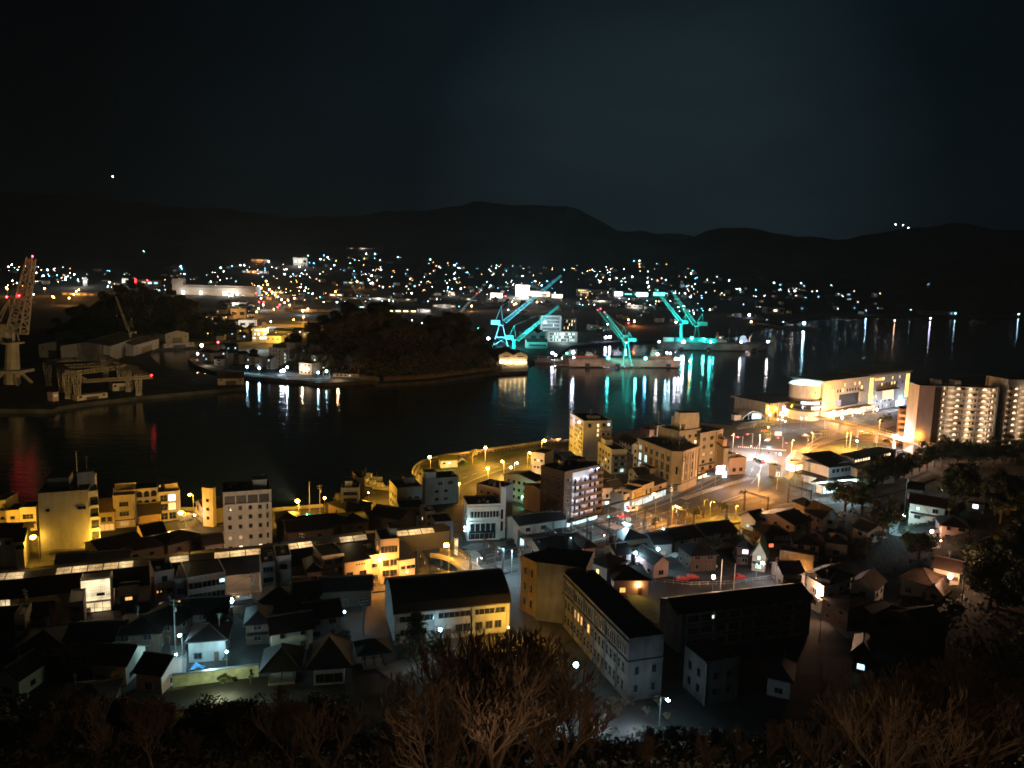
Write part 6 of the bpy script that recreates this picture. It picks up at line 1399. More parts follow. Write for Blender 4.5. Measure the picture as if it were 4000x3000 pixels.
# ================================================================== ACROSS THE WATER
def jib_crane(label, base, turret, pivot, tip, m, red=(), Y=None, tail=12, legs=True, hw=4.5, mast_top=None, thick=1.0):
    p = W(base[0], base[1]) if Y is None else Vector((AT(base[0], base[1], Y).x, Y, 0)); Y = p.y
    tz = AT(*turret, Y).z; t = thing('jib_crane', label, 'crane', (p.x, p.y, 0)); o = Vector((p.x, p.y, 0))
    tx = AT(*turret, Y).x-p.x; pv = AT(*pivot, Y)-o; tp = AT(*tip, Y+6)-o; sgn = 1 if tp.x > pv.x else -1; k = thick
    top = Vector((tx, 0, tz))
    if legs:
        for x in (-hw, hw):
            for y in (-hw, hw):
                mb = MB(); mb.beam((x*1.5, y*1.2, 0), (tx+x*.35, y*.35, tz), .55*k); mb.box(x*1.5-1, x*1.5+1, y*1.2-.6, y*1.2+.6, 0, 1.3); mb.build('leg', m, t)
        mb = MB(); z = tz*.45
        for a, b_ in (((-hw,-hw),(hw,-hw)),((hw,-hw),(hw,hw)),((hw,hw),(-hw,hw)),((-hw,hw),(-hw,-hw))): mb.beam((a[0]*.98+tx*.45, a[1]*.8, z), (b_[0]*.98+tx*.45, b_[1]*.8, z), .35*k); mb.beam((a[0]*1.4, a[1]*1.1, 1.5), (b_[0]*.98+tx*.45, b_[1]*.8, z), .22*k)
        mb.build('brace', m, t)
    else:
        mb = MB(); mb.tube((0,0,0), (tx,0,tz), 2.6*k, 1.9*k, 10); mb.build('column', m, t)
    mb = MB(); mb.tube(top, top+Vector((0,0,1.2)), 3.6*k, 3.6*k, 12); mb.build('turntable', m, t)
    mb = MB(); mb.box(tx-(sgn > 0)*tail+(sgn < 0)*1, tx+(sgn < 0)*tail-(sgn > 0)*1, -2.4*k, 2.4*k, tz+1.2, tz+6.5*k); mb.build('machinery_house', m, t)
    mb = MB(); mb.box(tx+sgn*2-1.4, tx+sgn*2+1.4, -4.6*k, -2.4*k, tz+1.2, tz+4.2); mb.build('cab', glass, t)
    mt = AT(*mast_top, Y)-o if mast_top else Vector((tx-sgn*2, 0, tz+(tp.z-tz)*.42))
    mb = MB()
    for y in (-1.8, 1.8):
        mb.beam((tx+sgn*2.5, y*k, tz+1.2), mt+Vector((0,y*.3,0)), .28*k); mb.beam((tx-sgn*tail*.6, y*k, tz+4), mt+Vector((0,y*.3,0)), .28*k)
    mb.beam(mt+Vector((0,-1,0)), mt+Vector((0,1,0)), .5); mb.build('mast', m, t)
    mb = MB(); mb.truss(pv, tp, 2.3*k, .9*k, max(8, int((tp-pv).length/4.5)), .27*k, up=Vector((0,1,0))); mb.build('jib', m, t)
    mb = MB(); mb.tube(mt, tp, .09, .09, 3); mb.tube(tp, tp-Vector((0,0,(tp.z)*.35)), .07, .07, 3); mb.ball(tp-Vector((0,0,tp.z*.35)), .8, 6, 4); mb.build('hoist_cable', steel, t)
    for r_ in red:
        q = AT(*r_, Y)-o; mb = MB(); mb.ball(q, .6, 8, 5); mb.build('warning_lamp', E_WARN if thick < 2 else E_RED, t); light(t, q+Vector((0,-1.5,-.5)), RED, 110 if thick > 2 else 12, .5)
    return t, o
def wash_spot(px, py, z, tgt, col, power, ang=1.6):
    p = W(px, py, z); d = (Vector(tgt)-p); o = light(None, p, col, power, .6, ang); o.rotation_euler = d.to_track_quat('-Z', 'Y').to_euler(); o.name = 'unseen_floodlight'
cA, oA = jib_crane('pale blue crane on splayed legs with its jib rising over the dark sheds', (1955,1354), (1957,1272), (1972,1256), (2193,1076), bcrane, mast_top=(1958,1196), hw=6)
cB, oB = jib_crane('shorter teal crane right beside the pale blue crane on splayed legs', (2008,1361), (2008,1330), (2021,1328), (2184,1194), gcrane, mast_top=(2008,1272), legs=False, thick=.9, tail=10)
cC, oC = jib_crane('teal crane standing on the floating dock with its jib leaning left', (2451,1385), (2449,1338), (2443,1332), (2361,1219), gcrane, Y=760, mast_top=(2457,1298), red=[(2361,1219)], thick=.7, tail=9, hw=3)
cC2, oC2 = jib_crane('dim teal crane whose jib runs parallel just left of the dock crane', (2440,1350), (2430,1322), (2424,1320), (2334,1210), gcrane, red=[(2334,1210)], legs=False, thick=.7, tail=9)
cD, oD = jib_crane('teal crane left of the pair over the cyan lit wharf', (2661,1318), (2661,1268), (2660,1257), (2559,1128), gcrane, Y=1040, mast_top=(2680,1228), legs=False, thick=.9, tail=9)
cE, oE = jib_crane('teal crane right of the pair with tall mast over the cyan lit wharf', (2722,1326), (2722,1276), (2713,1266), (2623,1135), gcrane, Y=1000, mast_top=(2744,1226), thick=1.0, hw=3.5, tail=13)
jib_crane('grey distant crane with red tip lamp behind the wooded island', (1762,1252), (1762,1232), (1778,1242), (1886,1122), steel, red=[(1862,1146)], Y=1150, legs=False, thick=.7)
for x, y in ((1830,1185),(1400,1160)): p = AT(x, 1230, 1110); l = light(None, Vector((p.x, p.y, 12)), (.9,.95,1), 130000, .8, 1.3); l.rotation_euler = (AT(x, y, 1180)-l.location).to_track_quat('-Z', 'Y').to_euler()  # bare spots added to lift the two grey cranes out of the dark
for x, y in ((1060,1185),(1105,1235),(1170,1235),(1030,1240),(1085,1150)): light(None, W(x, y, 14), SOD2, 42000, .8)  # bare orange lights added to brighten the ground along the avenue
jib_crane('faint thin crane leaning left above the long factory roofs', (1440,1225), (1438,1205), (1434,1203), (1371,1112), plaster3, Y=1250, legs=False, thick=.6)
jib_crane('thin unlit jib crane rising from the ridged roof shed of the left shipyard', (512,1330), (508,1306), (506,1302), (452,1158), ycrane, Y=760, legs=False, thick=.45, tail=6)
for o, col, pw in ((oA, (.35,.85,1), 150000), (oB, (.12,1,.9), 110000), (oC, (.12,1,.9), 60000), (oC2, (.12,1,.9), 16000), (oD, (.12,1,.9), 110000), (oE, (.12,1,.9), 150000)):
    for dx, dy in ((-14,-26),):
        p = o+Vector((dx, dy, 6)); l = light(None, p, col, pw, .8, 2.0); l.rotation_euler = ((o+Vector((0,0,26)))-p).to_track_quat('-Z', 'Y').to_euler(); l.name = 'unseen_floodlight'
for o, pv, tp, col, pw in ((oA,(1974,1255),(2193,1076),(.45,.85,1),1.7e5),(oB,(2021,1328),(2184,1194),(.12,1,.9),1.5e5),(oC,(2443,1332),(2361,1219),(.12,1,.9),8e4),(oD,(2660,1257),(2559,1128),(.12,1,.9),2.2e5),(oE,(2713,1266),(2623,1135),(.12,1,.9),2.2e5)):
    m_ = AT(*pv, o.y+2).lerp(AT(*tp, o.y+4), .55); p = Vector((m_.x*.5+o.x*.5, o.y-48, 8)); l = light(None, p, col, pw, .8, 1.1); l.rotation_euler = (m_-p).to_track_quat('-Z', 'Y').to_euler(); l.name = 'unseen_floodlight'
for o, col in ((oA,(.3,.9,1)),(oB,(.1,1,.9)),(oD,(.1,1,.9)),(oE,(.1,1,.9)),(oC,(.1,1,.9))): light(None, o+Vector((7,-12,11)), col, 4500, .6)  # bare lights added for coloured spill around the crane feet
# big cream crane at the left edge
t, o = jib_crane('huge cream crane on a tapered column at the left edge with red lamps', (48,1500), (48,1342), (66,1300), (122,1008), ycrane, Y=W(48,1500).y, mast_top=(36,1171), red=[(127,1001),(26,1160),(74,1155)], legs=False, thick=2.1, tail=26)
mb = MB()
for x in (-9, 9):
    for y in (-8, 8): mb.beam((x, y, 0), (x*.35, y*.35, 9.5), 1.6)
mb.box(-11, 11, -9, 9, 8.5, 10.5); mb.build('portal_base', ycrane, t)
# ---- lattice berth frame
t = thing('lattice_gantry', 'wide cream lattice gantry frame standing on the left shipyard quay', 'gantry', W(370,1560)); o = W(370,1560)
Z = 17.5; cs = {k: (W(x, y)-o+Vector((0,0,Z))) for k, (x, y) in dict(a=(190,1508), b=(243,1533), c=(268,1558), d=(304,1563), e=(415,1484), f=(475,1518), g=(543,1545), h=(503,1530)).items()}
def tr(a, b_, w_=1.1, n=10, nm='top_truss'): mb = MB(); mb.truss(a, b_, w_, w_, n, .22); mb.build(nm, ycrane, t)
for a, b_, w9, n in (('a','b',1.2,8),('b','c',1.3,6),('a','e',1.1,18),('b','f',1.2,18),('e','f',1.2,8),('c','d',1.2,5),('f','g',1.3,8),('d','h',1.2,16)): tr(cs[a], cs[b_], w9, n)
Yg = (cs['d']+o).y+2; q0, q1 = AT(335,1488,Yg)-o, AT(592,1472,Yg)-o
tr(q0, q1, .9, 18, 'front_truss'); tr(cs['c'], q0, 1.1, 6, 'sloping_truss'); tr(cs['f'], q1, 1.2, 9, 'sloping_truss')
for k in cs:
    p = cs[k]; mb = MB(); mb.truss((p.x, p.y, p.z-1), (p.x, p.y, -.5), 1.9, .9, 7, .24, up=Vector((0,1,0))); mb.box(p.x-1.6, p.x+1.6, p.y-1.2, p.y+1.2, 0, 1.6); mb.build('leg', ycrane, t)
cs['g'] = q1
mb = MB(); mb.ball(cs['g']+Vector((0,0,1)), .6, 8, 5); mb.build('warning_lamp', E_WARN, t)
b = Bld('control_booth', 'small lit control booth at the left foot of the lattice gantry', (204,1535), (228,1532), 5, 5.5, wall=pinkwall, par=.2); b.wins('F', [.5], [3.6], 2.8, 1.6, {(0,0): L_DIM}, 'plain')
# no yard lamps stand here; added near-quay spots light the yard
# ---- left shipyard sheds
SH = [((215,1297),(330,1312),20,16,'gableF','grey shed with a dim orange gable behind the big cream crane'), ((150,1345),(275,1352),24,12,'gableF','low wide shed in front of the dim gabled shed'), ((320,1345),(430,1345),24,12,'gableF','low shed left of the serrated roof'),
      ((430,1352),(560,1310),40,14,'gable','long dark shed with a serrated ridge in the left shipyard'), ((520,1350),(620,1322),18,10,'gable','pale blue lit shed end beside the canal'), ((645,1305),(737,1300),28,12,'gableF','open fronted shed with arched roof by the canal'),
      ((640,1345),(760,1338),3,4,'flat','long low pale quay wall building in front of the arched shed'), ((440,1500),(520,1495),12,5,'flat','low flat store behind the quay near the lattice gantry'), ((850,1478),(952,1476),11,5,'gable','low cream boat shed at the tip of the shipyard quay'), ((300,1548),(420,1535),6,3,'flat','long low ochre lit container row under the gantry')]
for A, B, d, h, rf, lb in SH:
    b = Bld('shipyard_shed', lb, A, B, d, h, wall=plaster2 if h < 7 else plaster3, roof=rf, roofm=shedroof, rh=3.4, par=.3); b.facebox('F', 'shed_door', darksteel, .3, .7, 0, h*.6, .08)
    b.wins('F', [.12,.88], [h*.7], 1.6, 1.0)
light(None, W(585,1345,6), (.6,.75,1), 5000, .5)
# ---- lit twin gabled hall on the water
A, B = (1950,1386), (2061,1388)
b = Bld('twin_gabled_hall', 'floodlit cream hall with twin gables and a row of dark lettering by the water', A, B, 22, 10.5, wall=plaster2, par=0, roofm=tile2)
w2 = b.w/2
for x0 in (0, w2):
    mb = MB(); mb.add([(x0,-.01,10.5),(x0+w2,-.01,10.5),(x0+w2/2,-.01,13.6)], [(0,1,2)]); mb.build('gable', plaster2, b.t)
    mb = MB(); xm = x0+w2/2
    for xa in (x0-.4, x0+w2+.4):
        mb.add([(xa,-.8,10.3),(xa,22.5,10.3),(xm,22.5,13.9),(xm,-.8,13.9),(xa,-.8,10.7),(xa,22.5,10.7),(xm,22.5,14.3),(xm,-.8,14.3)], [(0,1,2,3),(4,5,6,7),(0,1,5,4),(3,0,4,7)])
    mb.build('roof', tile2, b.t)
    b.facebox('F', 'vent_strip', darksteel, (x0+w2*.28)/b.w, (x0+w2*.72)/b.w, 8.6, 9.6, .1)
b.facebox('F', 'glowing_wall_panel', emit('floodlit_wall_glow', (1,.78,.42), 1.1, noise_s=.25), .02, .98, 2.6, 6.8, .12)  # floodlight on the wall put into a panel that glows itself
mb = MB(); x = b.w*.26
for i, c in enumerate('xo oGxoP oToR'):
    if c != ' ': mb.box(x, x+.95, -.32, -.13, 4.9, 6.2 if c.isupper() else 5.9)
    x += 1.6
b.on('F', 0, 0, 'lettering', mb.mesh('lettering', [darksteel]))
for i in range(6):
    u = .08+.165*i; mb = MB(); mb.ball((u*b.w, -1.3, 3.0), .45, 8, 5); b.on('F', 0, 0, 'spot_lamp', mb.mesh('spot_lamp', [emit('hall_lamp', (1,.8,.45), 30)])); light(None, b.origin+Vector((math.cos(b.rz)*u*b.w, math.sin(b.rz)*u*b.w-1.8, 3.8)), (1,.68,.30), 1100, .3)
# ---- floating docks, ships
def dock(label, A, B, d, h, m, z0=-1.5):
    a, b_ = W(*A, z0+h), W(*B, z0+h); dx = b_-a; t = thing('floating_dock', label, 'floating dock', (a.x, a.y, z0), math.atan2(dx.y, dx.x)); L9 = dx.length
    mb = MB(); mb.add([(0,0,0),(L9-4,0,0),(L9,d/2,0),(L9-4,d,0),(0,d,0),(-1,0,h),(L9-1,0,h),(L9+3,d/2,h),(L9-1,d,h),(-1,d,h)], [(4,3,2,1,0),(5,6,7,8,9),(0,1,6,5),(1,2,7,6),(2,3,8,7),(3,4,9,8),(4,0,5,9)]); mb.build('hull', m, t)
    mb = MB(); mb.box(-1, L9-1, -.25, -.02, h-.8, h-.3); mb.build('rubbing_strake', darksteel, t)
    for u in (.155,.42,.87): mb = MB(); mb.box(u*L9-2.2, u*L9+2.2, -1.4, -.05, -.6, 3.2); mb.build('fender', rubber, t)
    mb = MB()
    for i in range(int(L9/3)): mb.beam((i*3, .3, h), (i*3, .3, h+1.1), .05)
    mb.beam((0,.3,h+1.1), (L9-3,.3,h+1.1), .05); mb.build('railing', steel, t); return t, L9, h
d1, Ld, hd = dock('long rust pink floating dock with square fenders in the middle of the harbour', (2225,1400), (2668,1403), 26, 8.0, hullm)
d2, L2, h2 = dock('grey floating wharf under the pair of teal cranes', (2600,1338), (2998,1345), 34, 8.5, hull2)
def on(d, u, y, z): return d.matrix_world @ Vector((u, y, z))
bpy.context.view_layer.update()
def ship(label, p, rz, L9, m, wh=(.1,.45), up=7, name='ship', masts=2):
    t = thing(name, label, 'ship', p, rz); n = 9; mb = MB(); vs = []; W9 = L9*.13
    for i in range(n):
        u = i/(n-1); w_ = W9*(1-max(0,(u-.6)/.4)**2.2)*(.75+.25*min(1,u*5)); sh = .8*(u-.3)**2*L9*.1
        for z, k in ((0,.7),(L9*.07,1)): vs += [(u*L9, -w_*k, z+(sh if z else 0)), (u*L9, w_*k, z+(sh if z else 0))]
    fs = []
    for i in range(n-1): a = i*4; fs += [(a,a+4,a+6,a+2),(a+1,a+3,a+7,a+5),(a+2,a+6,a+7,a+3),(a,a+1,a+5,a+4)]
    fs += [(0,2,3,1)]; mb.add(vs, fs); mb.build('hull', m, t); zd = L9*.07+.2
    mb = MB(); mb.box(L9*wh[0], L9*wh[1], -W9*.7, W9*.7, zd, zd+up*.45); mb.build('deck_house', boat_white, t)
    mb = MB(); mb.box(L9*(wh[0]+.04), L9*(wh[1]-.08), -W9*.55, W9*.55, zd+up*.45, zd+up*.85); wb = mb.build('bridge', boat_white, t)
    mb = MB(); mb.box(L9*(wh[0]+.05), L9*(wh[1]-.079), -W9*.56, W9*.56, zd+up*.58, zd+up*.75); mb.build('bridge_windows', glass, wb)
    mb = MB(); mb.tube((L9*(wh[0]+.08), 0, zd+up*.8), (L9*(wh[0]+.06), 0, zd+up*1.25), W9*.22, W9*.2, 8); mb.build('funnel', redhull, t)
    for k in range(masts): x = L9*(wh[1]+.1+.22*k); mb = MB(); mb.tube((x,0,zd), (x,0,zd+up*1.6), .22, .14, 6); mb.beam((x,0,zd+up*.5), (x+L9*.14,0,zd+up*1.3), .15); mb.build('mast', steel, t)
    return t
ship('ship with orange red hull and white deckhouse on the right of the pink dock', on(d1, Ld*.72, 10, hd), d1.rotation_euler.z, 26, orangep)
ship('low ship with dull red hull on the left part of the pink dock', on(d1, Ld*.06, 10, hd), d1.rotation_euler.z, 24, redhull, (.5,.8), 4, masts=1)
ship('dark grey ship with several masts behind the wharf right of the teal cranes', on(d2, L2*.52, 24, 2), d2.rotation_euler.z, 44, plaster3, (.08,.4), 13, masts=3)
for i, (u, c) in enumerate(((.02,boat_white),(.13,gcrane),(.24,gcrane),(.34,gcrane),(.45,gcrane))):
    mb = MB(); mb.box(0, 13, 0, 5, 0, 5.2)
    for k in range(7): mb.box(.4+1.85*k, 1.3+1.85*k, -.08, 0, .8, 4.2)
    o = mb.build('deck_module', c, None, on(d2, L2*u, 16, h2), d2.rotation_euler.z); tag(o, ['white','first teal','second teal','third teal','rightmost teal'][i]+' ribbed deck module on the cyan lit wharf', 'deck module', 'deck modules on the wharf')
    light(None, on(d2, L2*u+7, 11, h2+3), (.1,.95,.95), 900, .5)
p = on(d2, L2*.80, 14, h2)
t = thing('dome_tent', 'small pale blue lit dome tent standing on the right of the wharf', 'tent', p); mb = MB(); mb.ball((0,0,4.5), 4.6, 12, 8, sq=(1,1,1.15)); mb.build('cover', emit('tent_glow', (.5,.7,1), .9, noise_s=.4, base=(.5,.5,.5)), t); mb = MB(); mb.box(-3.6,3.6,-3,3,0,1); mb.build('base', steel, t)
# dock and shore lamps (position, kind, power): reflected as streaks in the water
DL = [(2158,1379,'lav','first of two lavender lamps left of the pink dock',4), (2170,1387,'white','second of two white lamps left of the pink dock',4), (2239,1376,'lav','lavender lamp high at the left end of the pink dock',5), (2241,1396,'cool','cool lamp just below the lavender one at the left dock end',4),
      (2376,1398,'teal','large teal lamp at the left middle of the pink dock',4), (2522,1400,'blue','large blue lamp left of the orange red ship',4), (2568,1383,'white','white lamp on the orange red ship deckhouse',4), (2605,1378,'cool','first cool lamp on the ship rail',3), (2619,1380,'cool','second cool lamp on the ship rail',3),
      (2640,1402,'lav','lavender lamp at the bow end of the pink dock',3), (2655,1403,'white','white lamp at the bow end of the pink dock',3), (2666,1420,'white','low pale lamp at the dock bow',3), (2695,1410,'yel','yellow lamp on the mooring post right of the dock',4), (2214,1380,'green','green lamp on the left dock ramp',4),
      (2445,1338,'cool','white lamp on the dock crane turret',3), (2366,1318,'lav','left of two glaring lavender lamps behind the dock',6), (2383,1316,'lav','right of two glaring lavender lamps behind the dock',6), (1908,1322,'lav','glaring lavender lamp left of the pale blue crane',6), (1869,1283,'green','green lamp behind the wooded island end',6),
      (2575,1335,'white','white lamp at the left of the grey wharf',5), (2666,1336,'cool','left of two lamps on the cyan lit wharf',4), (2672,1335,'lav','right of two lamps on the cyan lit wharf',4), (2702,1320,'teal','tall teal lamp between the teal cranes',6), (2776,1335,'teal2','brightest teal lamp at the right of the wharf modules',5), (2895,1336,'white','white lamp beside the dome tent',4), (3000,1335,'white','white lamp on the far right tip of the wharf',5),
      (2927,1230,'bluew','bluish white floodlit sign lamp on the far quay',7), (2934,1257,'pinkr','pinkish lamp below the bluish sign lamp',4), (3141,1262,'coolb','bright lamp at the middle of the long breakwater',7), (2641,1259,'white','small white lamp left of the teal pair',5), (1122,1434,'cool','first cool lamp on the small peninsula road',5), (1012,1438,'cool','second cool lamp on the small peninsula road',5), (965,1433,'cool','third cool lamp on the small peninsula road',5),
      (788,1349,'lav','lavender lamp by the canal mouth',6), (772,1382,'pink','pink lamp at the tip of the peninsula wall',5), (852,1337,'redd','red lamp on a pole above the peninsula tip',8), (1217,1419,'cool','cool lamp beside the yellowish house at the wooded hill foot',5), (1275,1450,'cool','low cool lamp at the hill foot house',4), (1282,1430,'sods','orange lamp against the wooded hill foot',5), (1098,1450,'cool','cool lamp cluster under the beige flats',3), (1108,1447,'lav','second lamp of the cluster under the beige flats',3), (1243,1455,'cool','lamp over the small landing stage',5),
      (3980,1227,'cool','pale blue lamp on the far shore near the right edge',5), (3732,1225,'cool','cool lamp on the far right shore pier',5), (3635,1243,'lav','faint lavender lamp on the far right shore',4), (3495,1252,'pink','faint warm lamp on the far right shore',4)]
DM = {'lav': (E_LAV, LAV), 'white': (E_WHITE, WHITE), 'cool': (E_COOL, COOL), 'teal': (E_TEAL, TEAL), 'teal2': (E_TEAL, TEAL), 'blue': (emit('blue_cyan_bulb', (.1,.6,1), 40), (.08,.6,1)), 'green': (E_GREEN, GREEN), 'yel': (E_SODs, (1,.75,.25)), 'bluew': (E_LAV, (.7,.8,1)), 'pinkr': (E_PINK, (1,.4,.3)), 'coolb': (E_COOL, COOL), 'redd': (E_RED, RED), 'pink': (E_PINK, PINK), 'sods': (E_SODs, SOD2)}
DP = {}
for x, y, k, lb, h in DL:
    onf = 2224 < x < 2670 and y > 1370; onw = 2570 < x < 3001 and 1318 < y < 1345
    zb = 6.5 if onf else 7.0 if onw else 0.0
    p = (Vector((AT(x, y, 728+(x-2225)*.05).x, 728+(x-2225)*.05, AT(x, y, 728+(x-2225)*.05).z)) if onf else AT(x, y, 962) if onw else W(x, y, h))
    bm, col = DM[k]; D = math.hypot(p.x, p.y); r = (.38+D/1400)*(.5 if x > 3400 else 1) * (1.5 if k in ('lav','teal','teal2','blue','coolb','bluew') else 1)
    hh = max(1.5, p.z-zb)
    t = thing('quay_lamp', lb, 'quay lamp', (p.x, p.y, p.z-hh)); mb = MB(); mb.tube((0,0,0), (0,0,hh-.2), .12, .09, 6); mb.build('pole', steel, t); mb = MB(); mb.ball((0,0,hh), r, 8, 6); mb.build('bulb', bm, t)
    light(None, p+Vector((0,-r-.35,.0)), col, {'lav': 5200, 'teal': 9000, 'teal2': 12000, 'blue': 9000, 'coolb': 16000, 'bluew': 9000, 'white': 2600, 'cool': 3000, 'green': 900}.get(k, 1600)*(1+D/1800)*(.35 if 2330 < x < 2450 and y < 1345 else 1)*(.05 if x > 3400 else .3)*(.6 if k in ('white','lav','cool') else 1), .35)
# breakwater
c = [W(*p) for p in ((2955,1262),(3040,1276),(3120,1281),(3205,1285))]; sheet('breakwater', ribbon([(p.x, p.y) for p in c], 4, 4), 1.6, concrete, thick=5)
for a, lb in (((3065,1272),'small pale boat moored inside the breakwater'), ((3135,1277),'white launch beneath the bright breakwater lamp')): ship(lb, W(*a, -2.2), .3, 22, boat_white, name='motor_boat', up=4, masts=1)
ship('faint moored ferry near the far right shore', W(3790,1262,-2.4), .2, 46, boat_white, name='ferry', up=6, masts=1)
ship('small white ferry boat by the floating pontoon left of the pink dock', W(2085,1416,-2.4), .15, 34, boat_white, name='ferry', up=5, masts=1)
t = thing('pontoon', 'dark mooring pontoon with posts at the left end of the pink dock', 'pontoon', W(2165,1428,-1.8)); mb = MB(); mb.box(0, 15, 0, 8, 0, 1.6); mb.build('deck', darksteel, t)
for x in (1, 7, 14): mb = MB(); mb.tube((x,-.4,0), (x,-.4,9), .4, .4, 8); mb.build('post', steel, t)
t = thing('landing_stage', 'small landing stage with gangway below the peninsula houses', 'landing stage', W(1238,1500,-2.2)); mb = MB(); mb.box(0, 14, -3, 3, 0, 1.0); mb.build('deck', concrete, t); mb = MB(); mb.truss((-6,5,4),(2,0,1.6), .8, .8, 6, .12); mb.build('gangway', steel, t)
for x in (4, 9): mb = MB(); mb.tube((x,3.3,0), (x,3.3,10), .35, .35, 8); mb.build('post', steel, t)
# ---- peninsula village
PV = [((776,1372),(824,1378),10,8,plaster2,'hip','pinkish lit little house at the tip of the peninsula',0), ((836,1402),(872,1402),8,6,plaster3,'gable','low grey house behind the curved peninsula road',0), ((845,1372),(885,1372),9,7,pinkwall,'hip','brown roofed house under the red lamp',0), ((912,1380),(935,1384),9,9,plaster2,'gableF','pale gabled house left of the dark trees on the peninsula',0),
      ((955,1388),(975,1392),9,8,plaster,'gableF','white gabled house in the middle of the peninsula row',0), ((995,1398),(1022,1400),9,8,plaster,'flat','white box house in the peninsula row',0), ((975,1372),(1005,1372),9,8,plaster3,'hip','dark hipped house behind the white box on the peninsula',0), ((1040,1400),(1060,1402),8,9,plaster3,'gable','narrow house just left of the beige flats',0),
      ((1168,1418),(1218,1422),12,9,plaster2,'flat','yellowish lit two storey house at the wooded hill foot',1), ((1215,1390),(1278,1392),12,14,plaster2,'flat','beige house with pale green lit window at the wooded hill foot',2), ((1318,1435),(1372,1440),9,4,plaster2,'hip','low amber lit cottage below the wooded hill',0), ((1300,1462),(1400,1466),3,2,plaster2,'flat','long low amber lit quay wall store below the wooded hill',0),
      ((880,1352),(930,1350),9,7,plaster3,'gable','dark house row at the back of the peninsula left part',0), ((1080,1352),(1140,1350),10,8,plaster3,'gable','dark house behind the beige flats',0)]
for A, B, d, h, wl, rf, lb, k in PV:
    b = Bld('village_house', lb, A, B, d, h, cat='house', wall=wl, roof=rf, rh=2, roofm=tile2, par=.4)
    n = max(1, int(b.w/4)); b.grid('F', n, max(1, int(h/3)), 1.3, 1.3, 1.6, 3, plit=.25 if k == 0 else .4, rnd=int(A[0]), litm=L_GRN if k == 2 else L_COOL)
b = Bld('beige_flats', 'beige five storey flats on the peninsula with a tower of lit stair windows', (1100,1362), (1152,1356), 14, 17, cat='apartment building', wall=plaster, par=.5, roofm=tile)
for j in range(5): b.win('F', 4.2, 1.8+3.2*j, 1.2, 1.3, L_GRN if j in (1,2,3) else glass); b.win('F', 8.0, 1.8+3.2*j, 1.2, 1.3); [b.win('L', 2+3.2*k, 1.8+3.2*j, 1.1, 1.2) for k in range(4)]
b.penthouse(.1, .9, .1, .8, 3.0, tile, 'roof_house')
b = Bld('stair_tower_block', 'taller stair tower with four lit windows joined to the beige flats', (1152,1342), (1200,1338), 12, 21.5, wall=plaster2, par=.5)
for j in range(5): b.win('F', b.w*.66, 3.5+3.6*j, 1.3, 1.7, L_COOL if j < 4 else glass, 'plain')
light(None, W(1180,1440,5), (1,.75,.45), 3000, .5); light(None, W(1120,1462,4), (.8,.9,1), 1800, .5); light(None, W(800,1408,5), (1,.8,.55), 1800, .5); light(None, W(1320,1465,4), (1,.6,.3), 2500, .5)
sheet('peninsula_road', ribbon([tuple(W(*p)[:2]) for p in ((770,1405),(800,1426),(860,1442),(950,1456),(1060,1470),(1180,1478),(1300,1478))], 2.5, 2.5), .03, concrete)
mb = MB(); c = smooth([W(*p) for p in ((738,1400),(745,1385),(765,1378),(790,1375))], 5)
# ---- far plants, malls, signs
def block(label, A, B, d, hp, wl, litrows=(), name='factory', roof='flat', rm=None, dens=.5, lm=None, n=None, sg=None):
    """A, B roof corners, hp pixels of visible wall; stands on the far terrain"""
    p = farhit((A[0]+B[0])/2, (A[1]+B[1])/2+hp); a, b_ = AT(*A, p.y), AT(*B, p.y+6); h = (a.z+b_.z)/2-p.z; a.z = b_.z = p.z+h
    b = Bld(name, label, a, b_, d, h, p.z, wall=wl, roof=roof, roofm=rm or shedroof, rh=h*.3, par=.5)
    n = n or max(3, int(b.w/8)); R = random.Random(int(A[0]*7+A[1]))
    for z in litrows:
        for i in range(min(n, 24)):
            if R.random() < dens: b.win('F', b.w*(i+.5)/min(n,24), z*h, min(6, b.w/n*.7), h*.14, R.choice(lm or (L_WARM, L_COOL, L_WHITE)), 'plain')
    if sg: b.sign('F', sg[0], sg[1]*h, sg[2]*b.w, sg[3]*h, sg[4], 1.0)
    return b
GL = emit('sign_glare', (1,.88,.72), 9); GLC = emit('sign_glare_cool', (.6,.95,1), 8); GLT = emit('sign_glare_teal', (.15,1,.85), 5)
b = block('long floodlit white factory with a tall square tower at its left end', (672,1108), (1000,1124), 40, 40, plaster, (), name='floodlit_factory'); hh = b.h; b.part('tower', plaster, (0, b.w*.13, -1, 20, hh, hh*1.6))
b.facebox('F', 'lit_bay', L_DIM, .12, .98, hh*.1, hh*.38, .3); b.facebox('F', 'eaves', plaster, .1, 1.0, hh*.78, hh*.84, 3.0)
for u in (.13,.34,.63,.72,.76): b.sign('F', u, hh*.26, b.w*(.05 if u > .6 else .028), hh*.3, GL if u < .6 else GLC, 1.0); light(None, b.origin+Vector((math.cos(b.rz)*u*b.w, math.sin(b.rz)*u*b.w-.8*hh, hh*.4)), (1,.85,.7), 18*hh*hh, 2)
b = block('glaring white lit store with stepped sign in the middle of the far town', (2015,1114), (2068,1114), 30, 46, plaster, (), name='lit_store', sg=(.5,.55,.95,.85,GL)); light(None, b.origin+Vector((b.w/2, -b.h*1.2, b.h*.4)), (1,.9,.8), 300*b.h*b.h, 2)
block('low store with a warm white glaring sign band right of the brightest store', (2069,1137), (2148,1138), 30, 24, plaster, (), name='lit_store', sg=(.5,.5,.98,.55,emit('sign_glare_warm', (1,.6,.28), 7)))
block('small glaring white sign board left of the brightest store', (1916,1144), (1962,1144), 10, 20, plaster, (), name='lit_store', sg=(.5,.5,.95,.8,GL))
